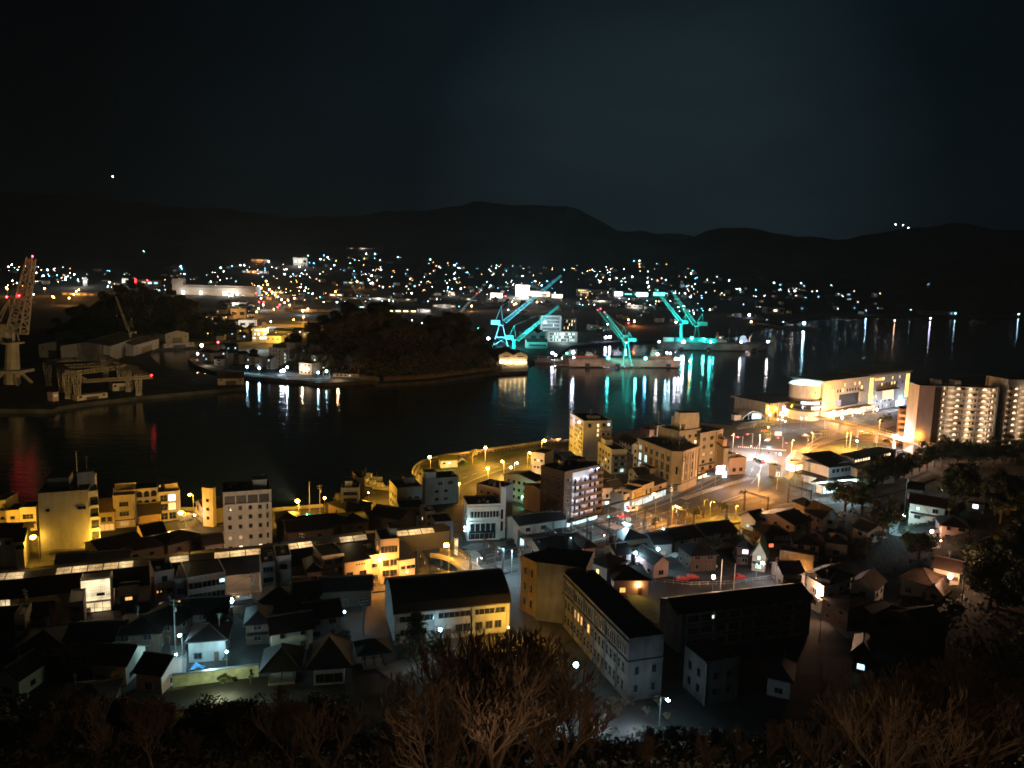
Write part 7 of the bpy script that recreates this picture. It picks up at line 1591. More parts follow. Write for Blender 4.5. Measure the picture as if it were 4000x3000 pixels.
block('warm lit store front right of the brightest store', (2156,1148), (2200,1150), 12, 16, plaster, (), name='lit_store', sg=(.5,.5,.8,.7,GL))
block('white industrial block with glowing windows beneath the centre ridge', (2258,1126), (2300,1132), 20, 30, plaster, (.25,.55,.8), lm=(L_YEL,L_WARM), dens=.8, n=5)
block('pale long shed right of the glowing window block', (2300,1122), (2372,1142), 20, 14, plaster3, (.5,), dens=.2)
block('teal tinted lit plant with glaring windows behind the dock crane jibs', (2440,1136), (2528,1142), 24, 22, gcrane, (.5,), lm=(GLT,), dens=.9, sg=(.78,.5,.5,.6,GLC)); block('purple white lit plant end with two round floodlights', (2398,1136), (2436,1138), 20, 22, plaster, (), name='lit_store', sg=(.5,.5,.7,.5,E_LAV))
block('teal glowing sign row behind the left tip of the teal crane pair', (2553,1138), (2600,1144), 18, 16, gcrane, (), name='lit_store', sg=(.5,.5,.98,.7,GLT))
b = block('white seven bay office block with rows of dark windows behind the cranes', (2112,1246), (2194,1222), 14, 60, plaster, (), name='shipyard_office'); b.grid('F', 13, 4, b.w*.04, b.h*.16, b.h*.15, b.h*.23, lit={(8,1): L_WARM}); light(None, b.origin+Vector((b.w*.5,-22,b.h*.5)), (.55,.85,1), 30000, 1)
b = block('grey office wing right of the seven bay office block', (2198,1243), (2252,1246), 14, 45, plaster3, (), name='shipyard_office'); b.grid('F', 9, 3, b.w*.06, b.h*.2, b.h*.18, b.h*.3, plit=.15, litm=L_WARM)
b = block('pale low works building full of lit windows in front of the office block', (2138,1294), (2256,1300), 12, 40, plaster, (), name='shipyard_office'); b.grid('F', 18, 3, b.w*.03, b.h*.18, b.h*.2, b.h*.3, plit=.5, litm=L_COOL, rnd=5); light(None, b.origin+Vector((b.w*.5,-16,b.h*.5)), (.7,.95,.9), 12000, 1)
for k, x in enumerate((2068, 2102)):
    b = Bld('arched_shed', ['left','right'][k]+' of two pale round fronted sheds behind the twin gabled hall', (x,1302), (x+32,1302), 40, 9, wall=plaster3, roof='gableF', rh=4, roofm=shedroof); b.facebox('F', 'arched_door', darksteel, .2, .8, 0, 6, .1)
b = Bld('long_shed', 'long low shed behind the twin gabled hall beside the cranes', (2060,1335), (2140,1336), 16, 8, wall=plaster3, roof='gable', rh=3, roofm=shedroof); b.grid('F', 8, 1, 2, 1.5, 4, 3)
FB = [((1335,1158),(1625,1170),24,8,'long pale factory roof line above the wooded island'), ((1400,1185),(1510,1205),30,12,'factory shed with sloping roof left of the lit row shed'), ((1510,1206),(1630,1212),50,14,'dark roofed shed with a row of yellow lit bays under the eaves'), ((1640,1205),(1682,1212),16,12,'small bright gabled shed right of the lit row shed'), ((1690,1180),(1780,1200),30,12,'faint grey shed right of the bright gabled shed'),
      ((1285,1145),(1340,1148),24,14,'dim orange lit roof under the big orange lamp'), ((1800,1160),(1900,1168),30,12,'dim block left of the glaring white sign board'), ((1110,1200),(1290,1215),30,9,'faint low works roofs right of the orange avenue'), ((1750,1140),(1775,1142),20,18,'pale concrete block in the far centre'), ((2300,1170),(2390,1176),30,8,'dark long roof below the pale long shed'), ((2450,1190),(2510,1194),20,12,'pale block left of the red shop lamp'), ((2560,1200),(2650,1204),30,12,'dark block behind the teal pair jibs'), ((2995,1200),(3065,1203),30,26,'faint cream block on the far right shore'), ((3600,1216),(3740,1218),30,12,'faint long roof on the far right shore'), ((475,1088),(500,1088),18,24,'dim pinkish block left of the floodlit factory'), ((525,1092),(620,1096),20,24,'reddish lit block with a thin red neon strip'), ((900,1208),(960,1205),20,40,'grey terraced block left of the orange avenue'), ((880,1180),(960,1182),20,14,'pale long roof above the terraced block'), ((930,1252),(1000,1250),18,34,'grey warehouse with pale panels behind the peninsula'),
      ((1060,1138),(1110,1140),14,10,'long low lit arcade block beside the orange avenue'), ((980,1010),(1050,1016),16,8,'orange glowing building high on the left hillside'), ((1145,1000),(1200,1015),16,30,'pale lit school like block high in the left of the far town'), ((1355,968),(1480,971),10,5,'faint pale guard rail line high on the dark hillside'), ((945,1055),(1045,1060),16,12,'pale block with lit rows above the orange avenue'), ((1340,1098),(1420,1102),16,10,'white lit low station like building in the far centre left'), ((325,1085),(340,1084),9,36,'floodlit pointed tower on the left of the far town'), ((240,1140),(370,1146),12,14,'amber lit roadside building on the left behind the dark hill')]
for A, B, d, hp, lb in FB:
    b = block(lb, A, B, d, hp, plaster if 'pale' in lb or 'white' in lb or 'floodlit' in lb else plaster3, roof='gable' if 'roof' in lb or 'shed' in lb else 'flat')
    n = max(2, int(b.w/14)); R = random.Random(int(A[0])); n = min(n, 14); yl = 'yellow lit bays' in lb; li = 'lit' in lb or 'glowing' in lb
    for i in range(n):
        m_ = emit('bay_glow', (1,.85,.45), 5) if yl else L_AMB if 'orange glowing' in lb or 'amber' in lb else R.choice((L_WARM, L_WHITE, L_COOL)) if li and R.random() < .7 else L_WARM if R.random() < .15 else glass
        b.win('F', b.w*(i+.5)/n, b.h*.55, b.w/n*.6, b.h*.3, m_, 'plain')
    if 'neon' in lb: b.sign('F', .05, b.h*.7, b.w*.04, b.h*1.0, emit('red_neon', RED, 8), 1)
    if 'bright gabled' in lb or 'pale' in lb or 'floodlit' in lb or 'orange' in lb or 'amber' in lb: light(None, b.origin+Vector((b.w*.5, -b.h*1.3, b.h*.7)), SOD2 if 'orange' in lb or 'amber' in lb else (1,.92,.8), 90*max(b.h,12)**2, 1)
# lit boat shop by the canal (bright cyan cluster)
b = block('cluster of glaring cyan white lit workshop windows by the yellow bridge', (985,1280), (1048,1284), 16, 52, plaster, (.25,.55,.85), lm=(GLC,L_WHITE,L_COOL), dens=.7, n=9, name='workshop')
light(None, W(1020,1330,10)+Vector((0,-6,0)), (.6,.9,1), 16000, 1)
# yellow lit bridge over the canal basin
t = thing('road_bridge', 'short yellow lit road bridge over the canal basin', 'bridge', W(1110,1290)); mb = MB(); mb.box(-30, 30, -3, 3, 5, 6.6); mb.build('deck', plaster2, t)
for s_ in (-3, 3): mb = MB(); mb.box(-30, 30, s_-.15, s_+.15, 6.6, 8.2); mb.build('parapet', plaster2, t)
for x in (-28, 28): mb = MB(); mb.box(x-2, x+2, -3.4, 3.4, -1, 11); mb.build('gate_pier', plaster2, t)
b = Bld('tower_house', 'tall thin yellow lit tower house below the canal bridge', (1145,1300), (1164,1300), 8, 26, wall=plaster2, par=.3)
for x, y in ((1075,1290), (1150,1262), (1110,1300)): light(None, W(x, y, 13)+Vector((0,-10,0)), SOD, 60000, .8)
# avenue of orange lamps and its traffic
AV = [(1010,1118),(1020,1125),(1040,1098),(1045,1112),(1052,1130),(1062,1140),(1075,1152),(1085,1160),(1100,1170),(1112,1182),(1132,1192),(1020,1165),(1028,1190),(1010,1205),(1003,1218),(1070,1208),(1183,1214),(1203,1207),(1186,1238),(1147,1249),(1058,1256),(1310,1139),(1352,1210),(1355,1225),(1040,1145),(1125,1172),(1150,1165),(210,1162),(174,1126),(205,1158),(270,1164),(288,1150),(298,1138),(308,1132),(452,1120),(2008,1190),(1842,1195),(2098,1180),(2015,1186),(1425,1010),(1480,1048),(1547,1033),(1045,992),(1030,995),(1060,1000),(1455,1105),(1395,1100),(26,1123),(28,1128),(2455,1249),(2478,1256)]
avp = None
def far_lamp(x, y, k, label, group, h=9, pole_=True, sc=1.0, lp=0):
    p = farhit(x, y+ (h/ max(500, 900))*3000*.0); d = ray(x, y)
    # stand the lamp on the ground below the pixel
    Y = p.y*(1-h/ max(20, CAMH+15)) if p.z < 60 else p.y-12
    q = AT(x, y, Y); g = hillz(x, Y); hh = max(3.0, min(14.0, q.z-g)); bm = {'sod': E_SODs, 'cool': E_COOL, 'white': E_WHITE, 'pink': E_PINK, 'red': E_RED, 'blue': MATS['blue_cyan_bulb'], 'green': E_GREEN}[k]
    key = (k, round(hh))
    if key not in DP:
        mb = MB(); mb.tube((0,0,-hh), (0,0,-.5), .16, .1, 5, 0); mb.ball((0,0,0), 1.05, 8, 5, 1); DP[key] = mb.mesh('street_lamp', [steel, bm])
    o = link('street_lamp', DP[key], None, q, 0, sc*max(.75, min(1.9, Y/1500))*(.4 if x > 3230 or (x > 2880 and y > 1150) else 1)); tag(o, label, 'street lamp', group)
    if lp: light(None, q+Vector((0,-2.5,-1)), {'sod': SOD2}.get(k, COOL), lp, .6)
    return o
for i, (x, y) in enumerate(AV): far_lamp(x, y, 'sod' if i % 4 or i > 20 else 'pink', 'orange lamp in the far town across the water', 'orange lamps of the far town', sc=1.3, lp=22000 if i % 2 == 0 else 0)
for i, (x, y) in enumerate(((1085,1200),(1093,1190),(1012,1180),(528,1105),(575,1095),(2346,1206),(2478,1250),(1456,1110),(1975,1157),(2455,1262),(1000,1145),(1030,1180))): far_lamp(x, y, 'red', 'red lamp in the far town across the water', 'red lamps of the far town', sc=1.1)
light(None, W(2478,1262,8), (1,.12,.05), 9000, .6)
CL = [(12,1007),(45,1018),(22,1028),(46,1034),(33,1042),(69,1054),(98,1088),(120,1091),(48,1096),(66,1105),(142,1065),(170,1078),(192,1078),(256,1090),(258,1083),(273,1066),(185,1054),(223,1075),(290,1072),(256,1093),(304,1093),(131,1150),(420,1122),(427,1102),(561,982),(612,1063),(706,1041),(710,1050),(706,1072),(720,1070),(823,1100),(862,1046),(907,1040),(939,1036),(955,1036),(928,1077),(1050,1022),(1035,1056),(1155,1031),(1170,1043),(1193,1057),(1112,1071),(1145,1071),(1118,1052),(1178,1068),(1204,998),(1252,1012),(1265,998),(1280,1005),(1306,1036),(1288,1073),(1367,1030),(1386,1015),(1431,991),(1465,991),(1460,1018),(1457,1038),(1383,1059),(1452,1077),(1531,1081),(1600,1091),(1489,1055),(1522,1040),(1606,1027),(1628,1027),(1681,1014),(1776,1036),(1864,1050),(1898,1070),(1916,1061),(1931,1082),(1777,1089),(1739,1097),(1954,1098),(1916,1116),(1750,1123),(1801,1128),(1620,1118),(1608,1145),(1497,1122),(1447,1107),(1317,1180),(1250,1160),(1175,1122),(1195,1124),(1090,1124),(1190,1136),(1205,1145),(1220,1147),(1609,1251),(1648,1262),(1530,1240),(1794,1197),
      (2045,1050),(2041,1078),(2089,1097),(2166,1078),(2137,1098),(2192,1103),(2116,1115),(2240,1073),(2247,1058),(2240,1072),(2381,1091),(2427,1099),(2424,1043),(2470,1081),(2476,1020),(2498,1018),(2428,1112),(2552,1071),(2551,1017),(2568,1046),(2529,1103),(2533,1122),(2601,1093),(2613,1018),(2682,1118),(2700,1068),(2715,1110),(2675,1145),(2697,1160),(2741,1163),(2773,1210),(2849,1094),(2847,1098),(2890,1130),(2952,1132),(2953,1158),(2905,1188),(2968,1198),(3024,1105),(3048,1112),(3105,1137),(3130,1106),(3141,1118),(3248,1115),(3264,1126),(3337,1137),(3312,1169),(3322,1169),(3273,1206),(3338,1204),(3351,1179),(3384,1213),(3429,1204),(3558,1210),(3133,1206),(3967,1117),(3626,1111),(2995,1250),(3060,1258),(2372,1238),(2374,1266),(1985,1210),(2000,1180),(2345,1098),(2195,1075),(1835,1075),(2650,1200)]
for i, (x, y) in enumerate(CL): far_lamp(x, y, ('cool','cool','blue','white','cool')[i % 5], 'cold white lamp in the far town across the water', 'cold white lamps of the far town', sc=(.65,.85,1.0,.75,.55)[(i*7) % 5], lp=3500 if i % 9 == 0 else 0)
for x, y, k, lb in ((440,690,'white','single pale light high on the dark left hills'), (2181,940,'pink','single warm light alone on the middle hill flank'), (3498,877,'white','first of three lights on the far right ridge'), (3527,879,'white','second of three lights on the far right ridge'), (3548,890,'white','third of three lights on the far right ridge')):
    Y = 4600 if x < 3000 else 8600; p = AT(x, y, Y); mb = MB(); mb.tube((0,0,-60), (0,0,-2), .6, .5, 5, 0); mb.ball((0,0,0), 2.6 if Y < 5000 else 4.0, 8, 5, 1)
    tag(mb.build('mast_light', [steel, E_WHITE if k == 'white' else E_PINK], None, p), lb, 'mast light')
# houses of the far town
R = random.Random(31); HM = {}
def far_house(x, y, big=1.0):
    p = farhit(x, y)
    if p.y > 4600: return
    v = R.randrange(8); lit = R.choice((L_WARM, L_COOL, L_DIM, L_WHITE, L_WARM, glass, glass, L_YEL)); key = (v, lit.name)
    if key not in HM:
        mb = MB(); w_, d_, h_ = (9,8,5.5) if v % 3 else (14,9,7); mb.box(-w_/2, w_/2, -d_/2, d_/2, -4, h_)
        mb.add([(-w_/2-.6,-d_/2-.6,h_-.1),(w_/2+.6,-d_/2-.6,h_-.1),(w_/2+.6,d_/2+.6,h_-.1),(-w_/2-.6,d_/2+.6,h_-.1),(-w_/2+(1.5 if v % 2 else 0),0,h_+2.4),(w_/2-(1.5 if v % 2 else 0),0,h_+2.4)], [(0,1,5,4),(1,2,5),(2,3,4,5),(3,0,4)], 1)
        for i in range(3): mb.box(-w_/2+1+i*w_/3, -w_/2+2.4+i*w_/3, -d_/2-.06, -d_/2, 3.2, 4.4, 2 if i == v % 3 else 3)
        HM[key] = mb.mesh('far_house', [(plaster, plaster2, plaster3)[v % 3], tile, lit, glass])
    o = link('far_house', HM[key], None, p, R.uniform(-.5,.5), big); tag(o, 'small dark roofed house of the far town', 'house', 'small houses of the far town')
def inpoly(x, y, P):
    c = False
    for i in range(len(P)):
        (x1,y1),(x2,y2) = P[i], P[i-1]
        if (y1 > y) != (y2 > y) and x < (x2-x1)*(y-y1)/(y2-y1)+x1: c = not c
    return c
ZN = [([(0,1040),(700,1060),(1000,1030),(1450,1000),(2000,1040),(2600,1030),(3000,1120),(3440,1150),(3440,1225),(2900,1240),(2600,1230),(2300,1200),(1900,1180),(1300,1190),(1000,1170),(400,1130),(0,1120)], 190), ([(1180,1100),(1900,1110),(2300,1180),(2640,1200),(2640,1290),(2300,1320),(2270,1260),(2080,1250),(1900,1190),(1700,1180),(1300,1160)], 45), ([(860,1180),(1000,1180),(1000,1300),(1050,1330),(780,1330)], 52), ([(1060,1300),(1200,1300),(1240,1350),(1060,1350)], 14)]
for P, n in ZN:
    k = 0
    while k < n:
        x, y = R.uniform(min(p[0] for p in P), max(p[0] for p in P)), R.uniform(min(p[1] for p in P), max(p[1] for p in P))
        if inpoly(x, y, P): far_house(x, y, R.uniform(.9, 1.35)); k += 1
FLM = [E_COOL, E_WHITE, E_PINK, MATS['blue_cyan_bulb'], E_SODs]; mb = MB(); k = 0
while k < 620:
    x, y = R.uniform(0, 3440), R.uniform(985, 1235)
    cl = noise.noise(Vector((x*.012, y*.02, 4)))
    if (x > 2750 and y > 1165) or cl < R.uniform(-.5, .25) or not inpoly(x, y, ZN[0][0] if k % 3 else ZN[1][0]): 
        k += .02; continue
    p = farhit(x, y); r_ = R.uniform(.25, .6)*p.y/1900; mb.ball(p+Vector((0,-1,R.uniform(2, 5))), r_, 6, 4, R.choice((0,0,1,1,2,2,3,4) if not (940 < x < 1330 and y > 1090) else (4,4,2,1,4)) ); k += 1
tag(mb.build('town_lights', FLM), 'carpet of tiny window and door lights over the far town', 'town lights', kind='stuff')
# woods
R = random.Random(77)
def wood(k, n, cpx, lb, grp, kinds=('broad','broad2')):
    c, rx, ry, h, cs_, sn_ = MOUNDS[k]
    for i in range(n):
        a = R.uniform(0, 6.283); q = math.sqrt(R.random())*.93
        x, y = c.x+q*rx*math.cos(a), c.y+q*ry*math.sin(a)
        if y > c.y+ry*.55: y = c.y - (y-c.y)*.5
        s_ = R.uniform(1.2, 2.0); o = tree(R.choice(kinds), (x, y, moundz(k, x, y)-2.5*s_), lb, s_, group=grp)
wood(0, 62, 0, 'dark bushy tree on the wooded island hill', 'trees of the wooded island hill'); wood(1, 42, 0, 'dark bushy tree on the wooded island hill', 'trees of the wooded island hill'); wood(2, 34, 0, 'black tree on the hill behind the left shipyard', 'trees behind the left shipyard')
mb = MB()
for i in range(2600):
    u = R.random(); a, b_ = (1370,1480) if u < .35 else (1500,1700) if u < .7 else (1700,1960), 0
    x = R.uniform(*a); y = interp([(1370,1478),(1480,1494),(1500,1492),(1680,1482),(1900,1452),(1960,1447)], x)-R.uniform(3,16); p = W(x, y); hh = R.uniform(.8,2.6)
    mb.add([p+Vector((-.25,0,0)), p+Vector((.25,0,0)), p+Vector((R.uniform(-.8,.8),R.uniform(-.4,.4),hh))], [(0,1,2)])
tag(mb.build('reeds', palegrass), 'pale dry reeds along the shore below the wooded island hill', 'reeds', kind='stuff')

for k, n in ((0, 9000), (1, 6500), (2, 7000)):
    c, rx, ry, h, cs_, sn_ = MOUNDS[k]; mb = MB()
    for i in range(n):
        a = R.uniform(3.0, 6.5) if R.random() < .8 else R.uniform(0, 6.283); q = math.sqrt(R.random())*.97; x, y = c.x+q*rx*math.cos(a), c.y+q*ry*math.sin(a)
        lump = max(0, noise.noise(Vector((x*.09, y*.09, k)))); p = Vector((x, y, moundz(k, x, y)+R.uniform(.2, 1.2)+7*lump*R.random()))
        s_ = R.uniform(.9, 2.1); u = Vector((R.uniform(-1,1), R.uniform(-1,1), R.uniform(-.6,.9))).normalized(); v = u.orthogonal().normalized()
        mb.add([p-u*s_*.6, p+v*s_*.45, p+u*s_*.6, p-v*s_*.45], [(0,1,2,3)])
    tag(mb.build('undergrowth', leaf_isl if k < 2 else leaf), ['dense foliage filling the larger wooded island hill','dense foliage on the smaller right part of the wooded island hill','black foliage on the hill behind the left shipyard'][k], 'foliage', kind='stuff')
# spots added at the near-quay lamps wash island, yard and dock with light
for src, tgt, col, pw, ang in (((1960,1802,9), (1560,1440,10), SOD2, 260000, .62), ((1162,1957,9), (330,1500,18), (1,.68,.30), 700000, .72), ((2127,1721,9), (2450,1420,4), (1,.62,.38), 2300000, .42), ((1162,1957,9), (900,1460,8), (1,.7,.4), 120000, .5)):
    wash_spot(src[0], src[1], src[2], W(*tgt), col, pw, ang)
# ================================================================== NEAR LAMPS
NL = [
 (1743,2129,'sod',9,4200,.5,'brightest sodium lamp standing over the footbridge ramp'), (1483,2188,'sods',8,2600,.34,'sodium lamp on a pole in front of the tallest amber house'), (1678,1785,'sod',8,7000,.45,'leftmost orange lamp at the rounded tip of the promenade'),
 (1896,1749,'sod',8,7000,.45,'middle one of three orange lamps along the promenade sea wall'), (2127,1721,'sod',8,7500,.5,'rightmost orange lamp along the promenade sea wall beside the pale hotel'), (2070,1769,'sod',7,5000,.36,'smaller orange lamp at the curved ochre block'),
 (1961,1802,'sod',7,5500,.36,'orange lamp between the promenade lawn and its road'), (1906,1830,'sod',8,7500,.46,'large orange lamp nearest the parked cars by the promenade road'), (1162,1957,'sod',7,8500,.5,'orange lamp on the straight sea wall right of the beige hotel'),
 (129,2098,'sod',8,600,.5,'glaring sodium lamp at the foot of the blank tower'), (707,2003,'sod',8,5200,.5,'glaring sodium lamp right of the glazed yellow block'), (741,1932,'sod',8,2000,.34,'orange lamp behind the glaring one at the yellow street end'),
 (103,2014,'sod',5,900,.3,'small hanging orange lamp on the house beside the blank tower'), (2554,1929,'sods',8,2600,.34,'orange lamp over the main road shops by the yellow signboard'), (1268,1946,'sods',5,1200,.3,'pale orange lamp on the flank of the strip windowed office'),
 (1793,1889,'sods',7,1200,.34,'warm lamp at the corner of the stepped grey block'), (3078,1796,'sod',7,1300,.42,'upper of two stacked orange lamps at the station corner'), (3079,1817,'sod',5,1300,.42,'lower of two stacked orange lamps at the station corner'),
 (3007,1592,'sod',7,2600,.42,'upper orange lamp at the left end of the harbour hall'), (3007,1618,'sod',4,2600,.42,'lower orange lamp at the left end of the harbour hall'), (3036,1597,'sod',6,900,.28,'small orange lamp inside the harbour hall colonnade'), (3001,1669,'sod',3,1500,.24,'low orange lamp at the pier road'),
 (2787,2254,'pink',5,1700,.36,'pinkish lamp with red halo over the parked cars yard'), (2979,2199,'white',6,1200,.32,'white lamp on twin poles in front of the green roofed house'), (3198,2327,'pink',5,2600,.4,'warm lamp glaring in front of the white box house'), (3712,2252,'pink',5,2400,.4,'warm lamp in front of the cream hillside house on the right'),
 (3640,2076,'pink',4,900,.3,'small warm lamp beside the white hillside steps'), (3532,2013,'cool',6,1600,.34,'blue white lamp on a leaning pole on the right slope'), (2590,2071,'cool',5,1100,.34,'cold lamp at the railway right of the lattice gantries'), (2571,2145,'cool',5,900,.3,'cold lamp in the yard below the railway lamp'),
 (2483,2160,'cool',5,500,.3,'cold lamp between the white walled house and the peach shed'), (2490,2188,'lav',3,300,.22,'dim lavender lamp right under the cold one beside the white walled house'), (1719,2460,'cool',4,110,.3,'blue white garden lamp in front of the arched hall'), (2250,2597,'cool',5,300,.36,'blue white lamp glaring against the old school facade'),
 (2092,2731,'cool',5,200,.28,'small blue white lamp among the bare trees below the old school'), (2609,2733,'cool',6,260,.28,'white lamp on a tall pole at the foot of the school annex'), (701,2481,'cool',6,700,.28,'blue white lamp high on the left lane pole'), (687,2559,'cool',4,600,.26,'cold lamp lower on the left lane'),
 (885,2546,'cool',4,900,.26,'cold lamp on a post beside the temple porch'), (902,2346,'cool',5,1700,.42,'glaring cold lamp at the right corner of the white shop block'), (760,2012,'lav',4,300,.26,'small lavender lamp right of the glaring yellow street lamp'), (1346,2390,'cool',4,500,.24,'cold lamp fixed on the dark house left of the arched hall'),
 (3252,2343,'lav',3,300,.26,'small bluish lamp right of the white box house'), (3675,2112,'pink',3,200,.22,'tiny warm lamp at the foot of the hillside steps'), (3072,2225,'sod',4,300,.2,'tiny amber post lamp below the amber retaining wall'), (3600,1911,'pink',3,200,.2,'tiny lamp beside the topmost white walled house'), (3680,1914,'cool',3,150,.22,'tiny cyan lamp alone high on the right slope'),
 (2020,1808,'cool',6,900,.3,'cold lamp above the parked cars by the promenade'), (1996,1826,'pink',5,700,.3,'pinkish lamp at the left of the car park'), (2027,1845,'cool',5,700,.28,'second cold lamp in the car park behind the ochre house'), (2085,1934,'greenl',5,1700,.42,'large mint green lamp in front of the green lit house'), (2118,1955,'white',4,600,.3,'white lamp just right of the mint green lamp'), (2040,1940,'greenl',4,500,.26,'small mint green lamp left of the large one'),
 (1816,2060,'cool',5,450,.26,'upper cold lamp on the pole left of the cream bank front'), (1816,2074,'cool',4,300,.22,'lower cold lamp on the pole left of the cream bank front'), (2876,1774,'cool',6,4500,.4,'round cold white lamp left of the lower crosswalk'), (3047,1774,'cool',5,3000,.3,'cold lamp right of the lower crosswalk'), (3348,1722,'cool',6,1300,.36,'cold lamp inside the station roundabout'),
 (3056,1640,'cool',6,600,.32,'cold lamp on the pier road left of the pink shop sign'), (3057,1626,'white',7,500,.28,'white lamp above the cold one on the pier road'), (3038,1639,'white',5,400,.24,'small white lamp beside the pier road post'), (3068,1646,'white',4,400,.24,'small low white lamp right of the pier road post'), (3130,1635,'white',5,900,.3,'white lamp with flare in front of the pink shop sign'), (3150,1634,'white',5,500,.28,'white lamp right of the flaring one by the pink shop sign'),
 (2160,2014,'lav',4,0,.2,'dim lavender lamp low on the brown flats'), (3585,1762,'white',4,900,.34,'white lit vending lamp at the foot of the peach end wall'), (3585,1792,'pink',3,500,.26,'small warm lamp below the peach end wall'), (1205,2009,'greenl',5,0,.2,'x'), (3174,1823,'cool',4,0,.1,'x'),
]
NL = [n for n in NL if n[6] != 'x']
for x, y, k, h, pw, r, lb in NL:
    if k == 'greenl':
        z0 = 0; p = W(x, y, h); t = lamp_post(h-.22, emit('mint_bulb', (.25,1,.7), 35), r); t.location = (p.x, p.y, 0); t['label'] = lb; light(None, p+Vector((0,-.3,-.7)), (.2,1,.6), pw, .3)
    else: put_lamp(x, y, lb, k, h, pw, r=r, tall=h >= 6)
# road lamps added to brighten the station plaza, the crossing and the promenade
for x, y, k, h, pw, lb in ((2970,1700,'white',10,6500,'added tall road lamp over the upper crosswalk'), (3100,1720,'sods',10,3600,'added tall road lamp at the corner where the roundabout lane starts'), (3290,1600,'sods',9,5500,'added tall road lamp behind the pedestrian deck by the hotel road'), (3440,1640,'sods',9,4800,'added tall road lamp at the right end of the station plaza'), (3170,1690,'sods',9,5000,'added tall road lamp on the kerb left of the roundabout'),
        (3310,1690,'sods',9,6000,'added tall road lamp between the roundabout and the deck'), (2860,1700,'sods',9,2600,'added tall road lamp on the far kerb behind the five storey block'), (2640,1975,'sods',8,2000,'added road lamp on the railway side opposite the stone bank'), (2440,2040,'cool',8,1900,'added road lamp beside the small crosswalk'), (2230,2100,'cool',8,1900,'added road lamp on the railway side opposite the brown flats'),
        (2000,2150,'cool',8,1100,'added road lamp on the railway side opposite the shop terrace'), (1880,2180,'white',8,450,'added road lamp at the junction under the cream bank front'), (2960,1855,'sods',8,4200,'added road lamp inside the bend near the dry verge'), (2790,1960,'sod',7,900,'added sodium lamp lighting the dry verge beside the railway'), (2880,1975,'sod',6,700,'added sodium lamp at the right end of the dry verge'), (3500,1700,'white',8,2200,'added road lamp beneath the right end of the pedestrian deck')):
    put_lamp(x, y, lb, k, h, pw*(3.2 if k in ('cool','white') else 3.0)*1.15, r=.16)
# lamp hidden behind the bare trees by the school, lighting wall and end of the hall
for x, y, h, pw, lb in ((2085,2475,3,380,'sodium lamp hidden among bare trees at the corner of the old school'), (1985,2452,4,1500,'sodium lamp behind the bare trees at the right end of the arched hall')):
    put_lamp(x, y, lb, 'sod', h, pw, r=.18, tall=False)
put_lamp(650, 2830, 'sodium lamp low among the bare trees at the bottom left', 'sod', 3, 500, r=.14, tall=False)
for x, y, h, pw, lb in ((560,2085,5,3000,'sodium street lamp in the yellow lit street before the arched house'), (420,2110,5,3000,'sodium street lamp before the awning shop'), (660,2080,5,2200,'sodium street lamp before the glazed block'), (40,2060,5,2200,'sodium street lamp at the left edge before the small yellow houses'),
        (1300,2270,5,1700,'sodium lamp on the pavement before the four window amber shop'), (1400,2272,5,1500,'sodium lamp on the pavement before the vented amber building'), (1590,2235,5,1500,'sodium lamp on the pavement before the low amber shop'), (1440,1925,5,2600,'sodium lamp on the quay beside the moored boats'), (1530,1900,5,1500,'sodium lamp at the quay corner near the promenade')):
    put_lamp(x, y, lb, 'sods' if 1250 < x < 1700 and y > 2000 else 'sod', h, pw*(1.9 if x < 1000 else 1.0), r=.16, tall=False)
# arcade spill light on neighbours
for x in (60, 300, 480, 690, 930, 1170, 1360, 1620):
    y = interp(ARC, x); light(None, W(x, y, 9.0)+Vector((0,.5,2.6)), (1,.72,.35), 260, .5)
light(None, W(960,2190,2)+Vector((0,-9,5)), (1,.60,.34), 3600, .5)  # bare warm fill added for the beige hotel front
light(None, W(15,2420,3), (1,.6,.45), 2600, .5)
light(None, W(1105,2330,3)+Vector((0,-4,0)), (1,.75,.5), 700, .5)
light(None, W(2490,2275,3)+Vector((0,-2,0)), (1,.5,.15), 500, .3)
light(None, W(2305,2165,6)+Vector((-3,-4,0)), (1,.5,.15), 350, .3)
light(None, W(3110,2215,2)+Vector((0,-4,0)), (1,.55,.22), 900, .3)
light(None, hit(3960,2030)+Vector((-3,-6,3)), SOD, 260, .4)
light(None, W(830,2590,3.2)+Vector((0,-1.2,0)), (.4,.85,1), 900, .3)
light(None, W(860,2680,3), (.8,.95,.55), 1300, .4)
light(None, W(1640,2580,3), (.6,.9,1), 150, .4)
[light(None, W(x_, 2800, 2.6), (.65,.82,1), 560, .3) for x_ in (2190, 2330, 2480)]  # bare cold lights added to whiten the thicket twigs
# ---- signals
signal(3035,1710, 'red traffic signal in the middle of the far side of the crossing', E_RED, power=260); signal(3068,1730, 'red traffic signal at the right corner of the crossing', E_RED, power=200); signal(2878,1707, 'red traffic signal left of the crossing by the pier road', E_RED, power=160)
signal(2917,1696, 'pinkish red signal right of the one left of the crossing', E_RED, power=120); signal(2933,1743, 'amber signal hanging over the upper crosswalk', emit('amber_bulb', (1,.4,.05), 22), power=0); signal(3005,1768, 'small red signal over the middle of the crossing', E_RED, power=60)
signal(2453,1979, 'red signal over the main road shops', E_RED, power=160); signal(2383,2018, 'green signal over the main road by the brown flats', E_GREEN, col=GREEN, power=160); signal(1205,2009, 'green signal on the river road beside the strip windowed office', E_GREEN, col=GREEN, power=260)
signal(2360,2090, 'warm lit signal on the railway side of the small crosswalk', emit('amber_bulb2', (1,.6,.3), 20), power=60)
t = thing('road_sign', 'large blue road direction sign over the crossing', 'road sign', W(3040,1720)); 
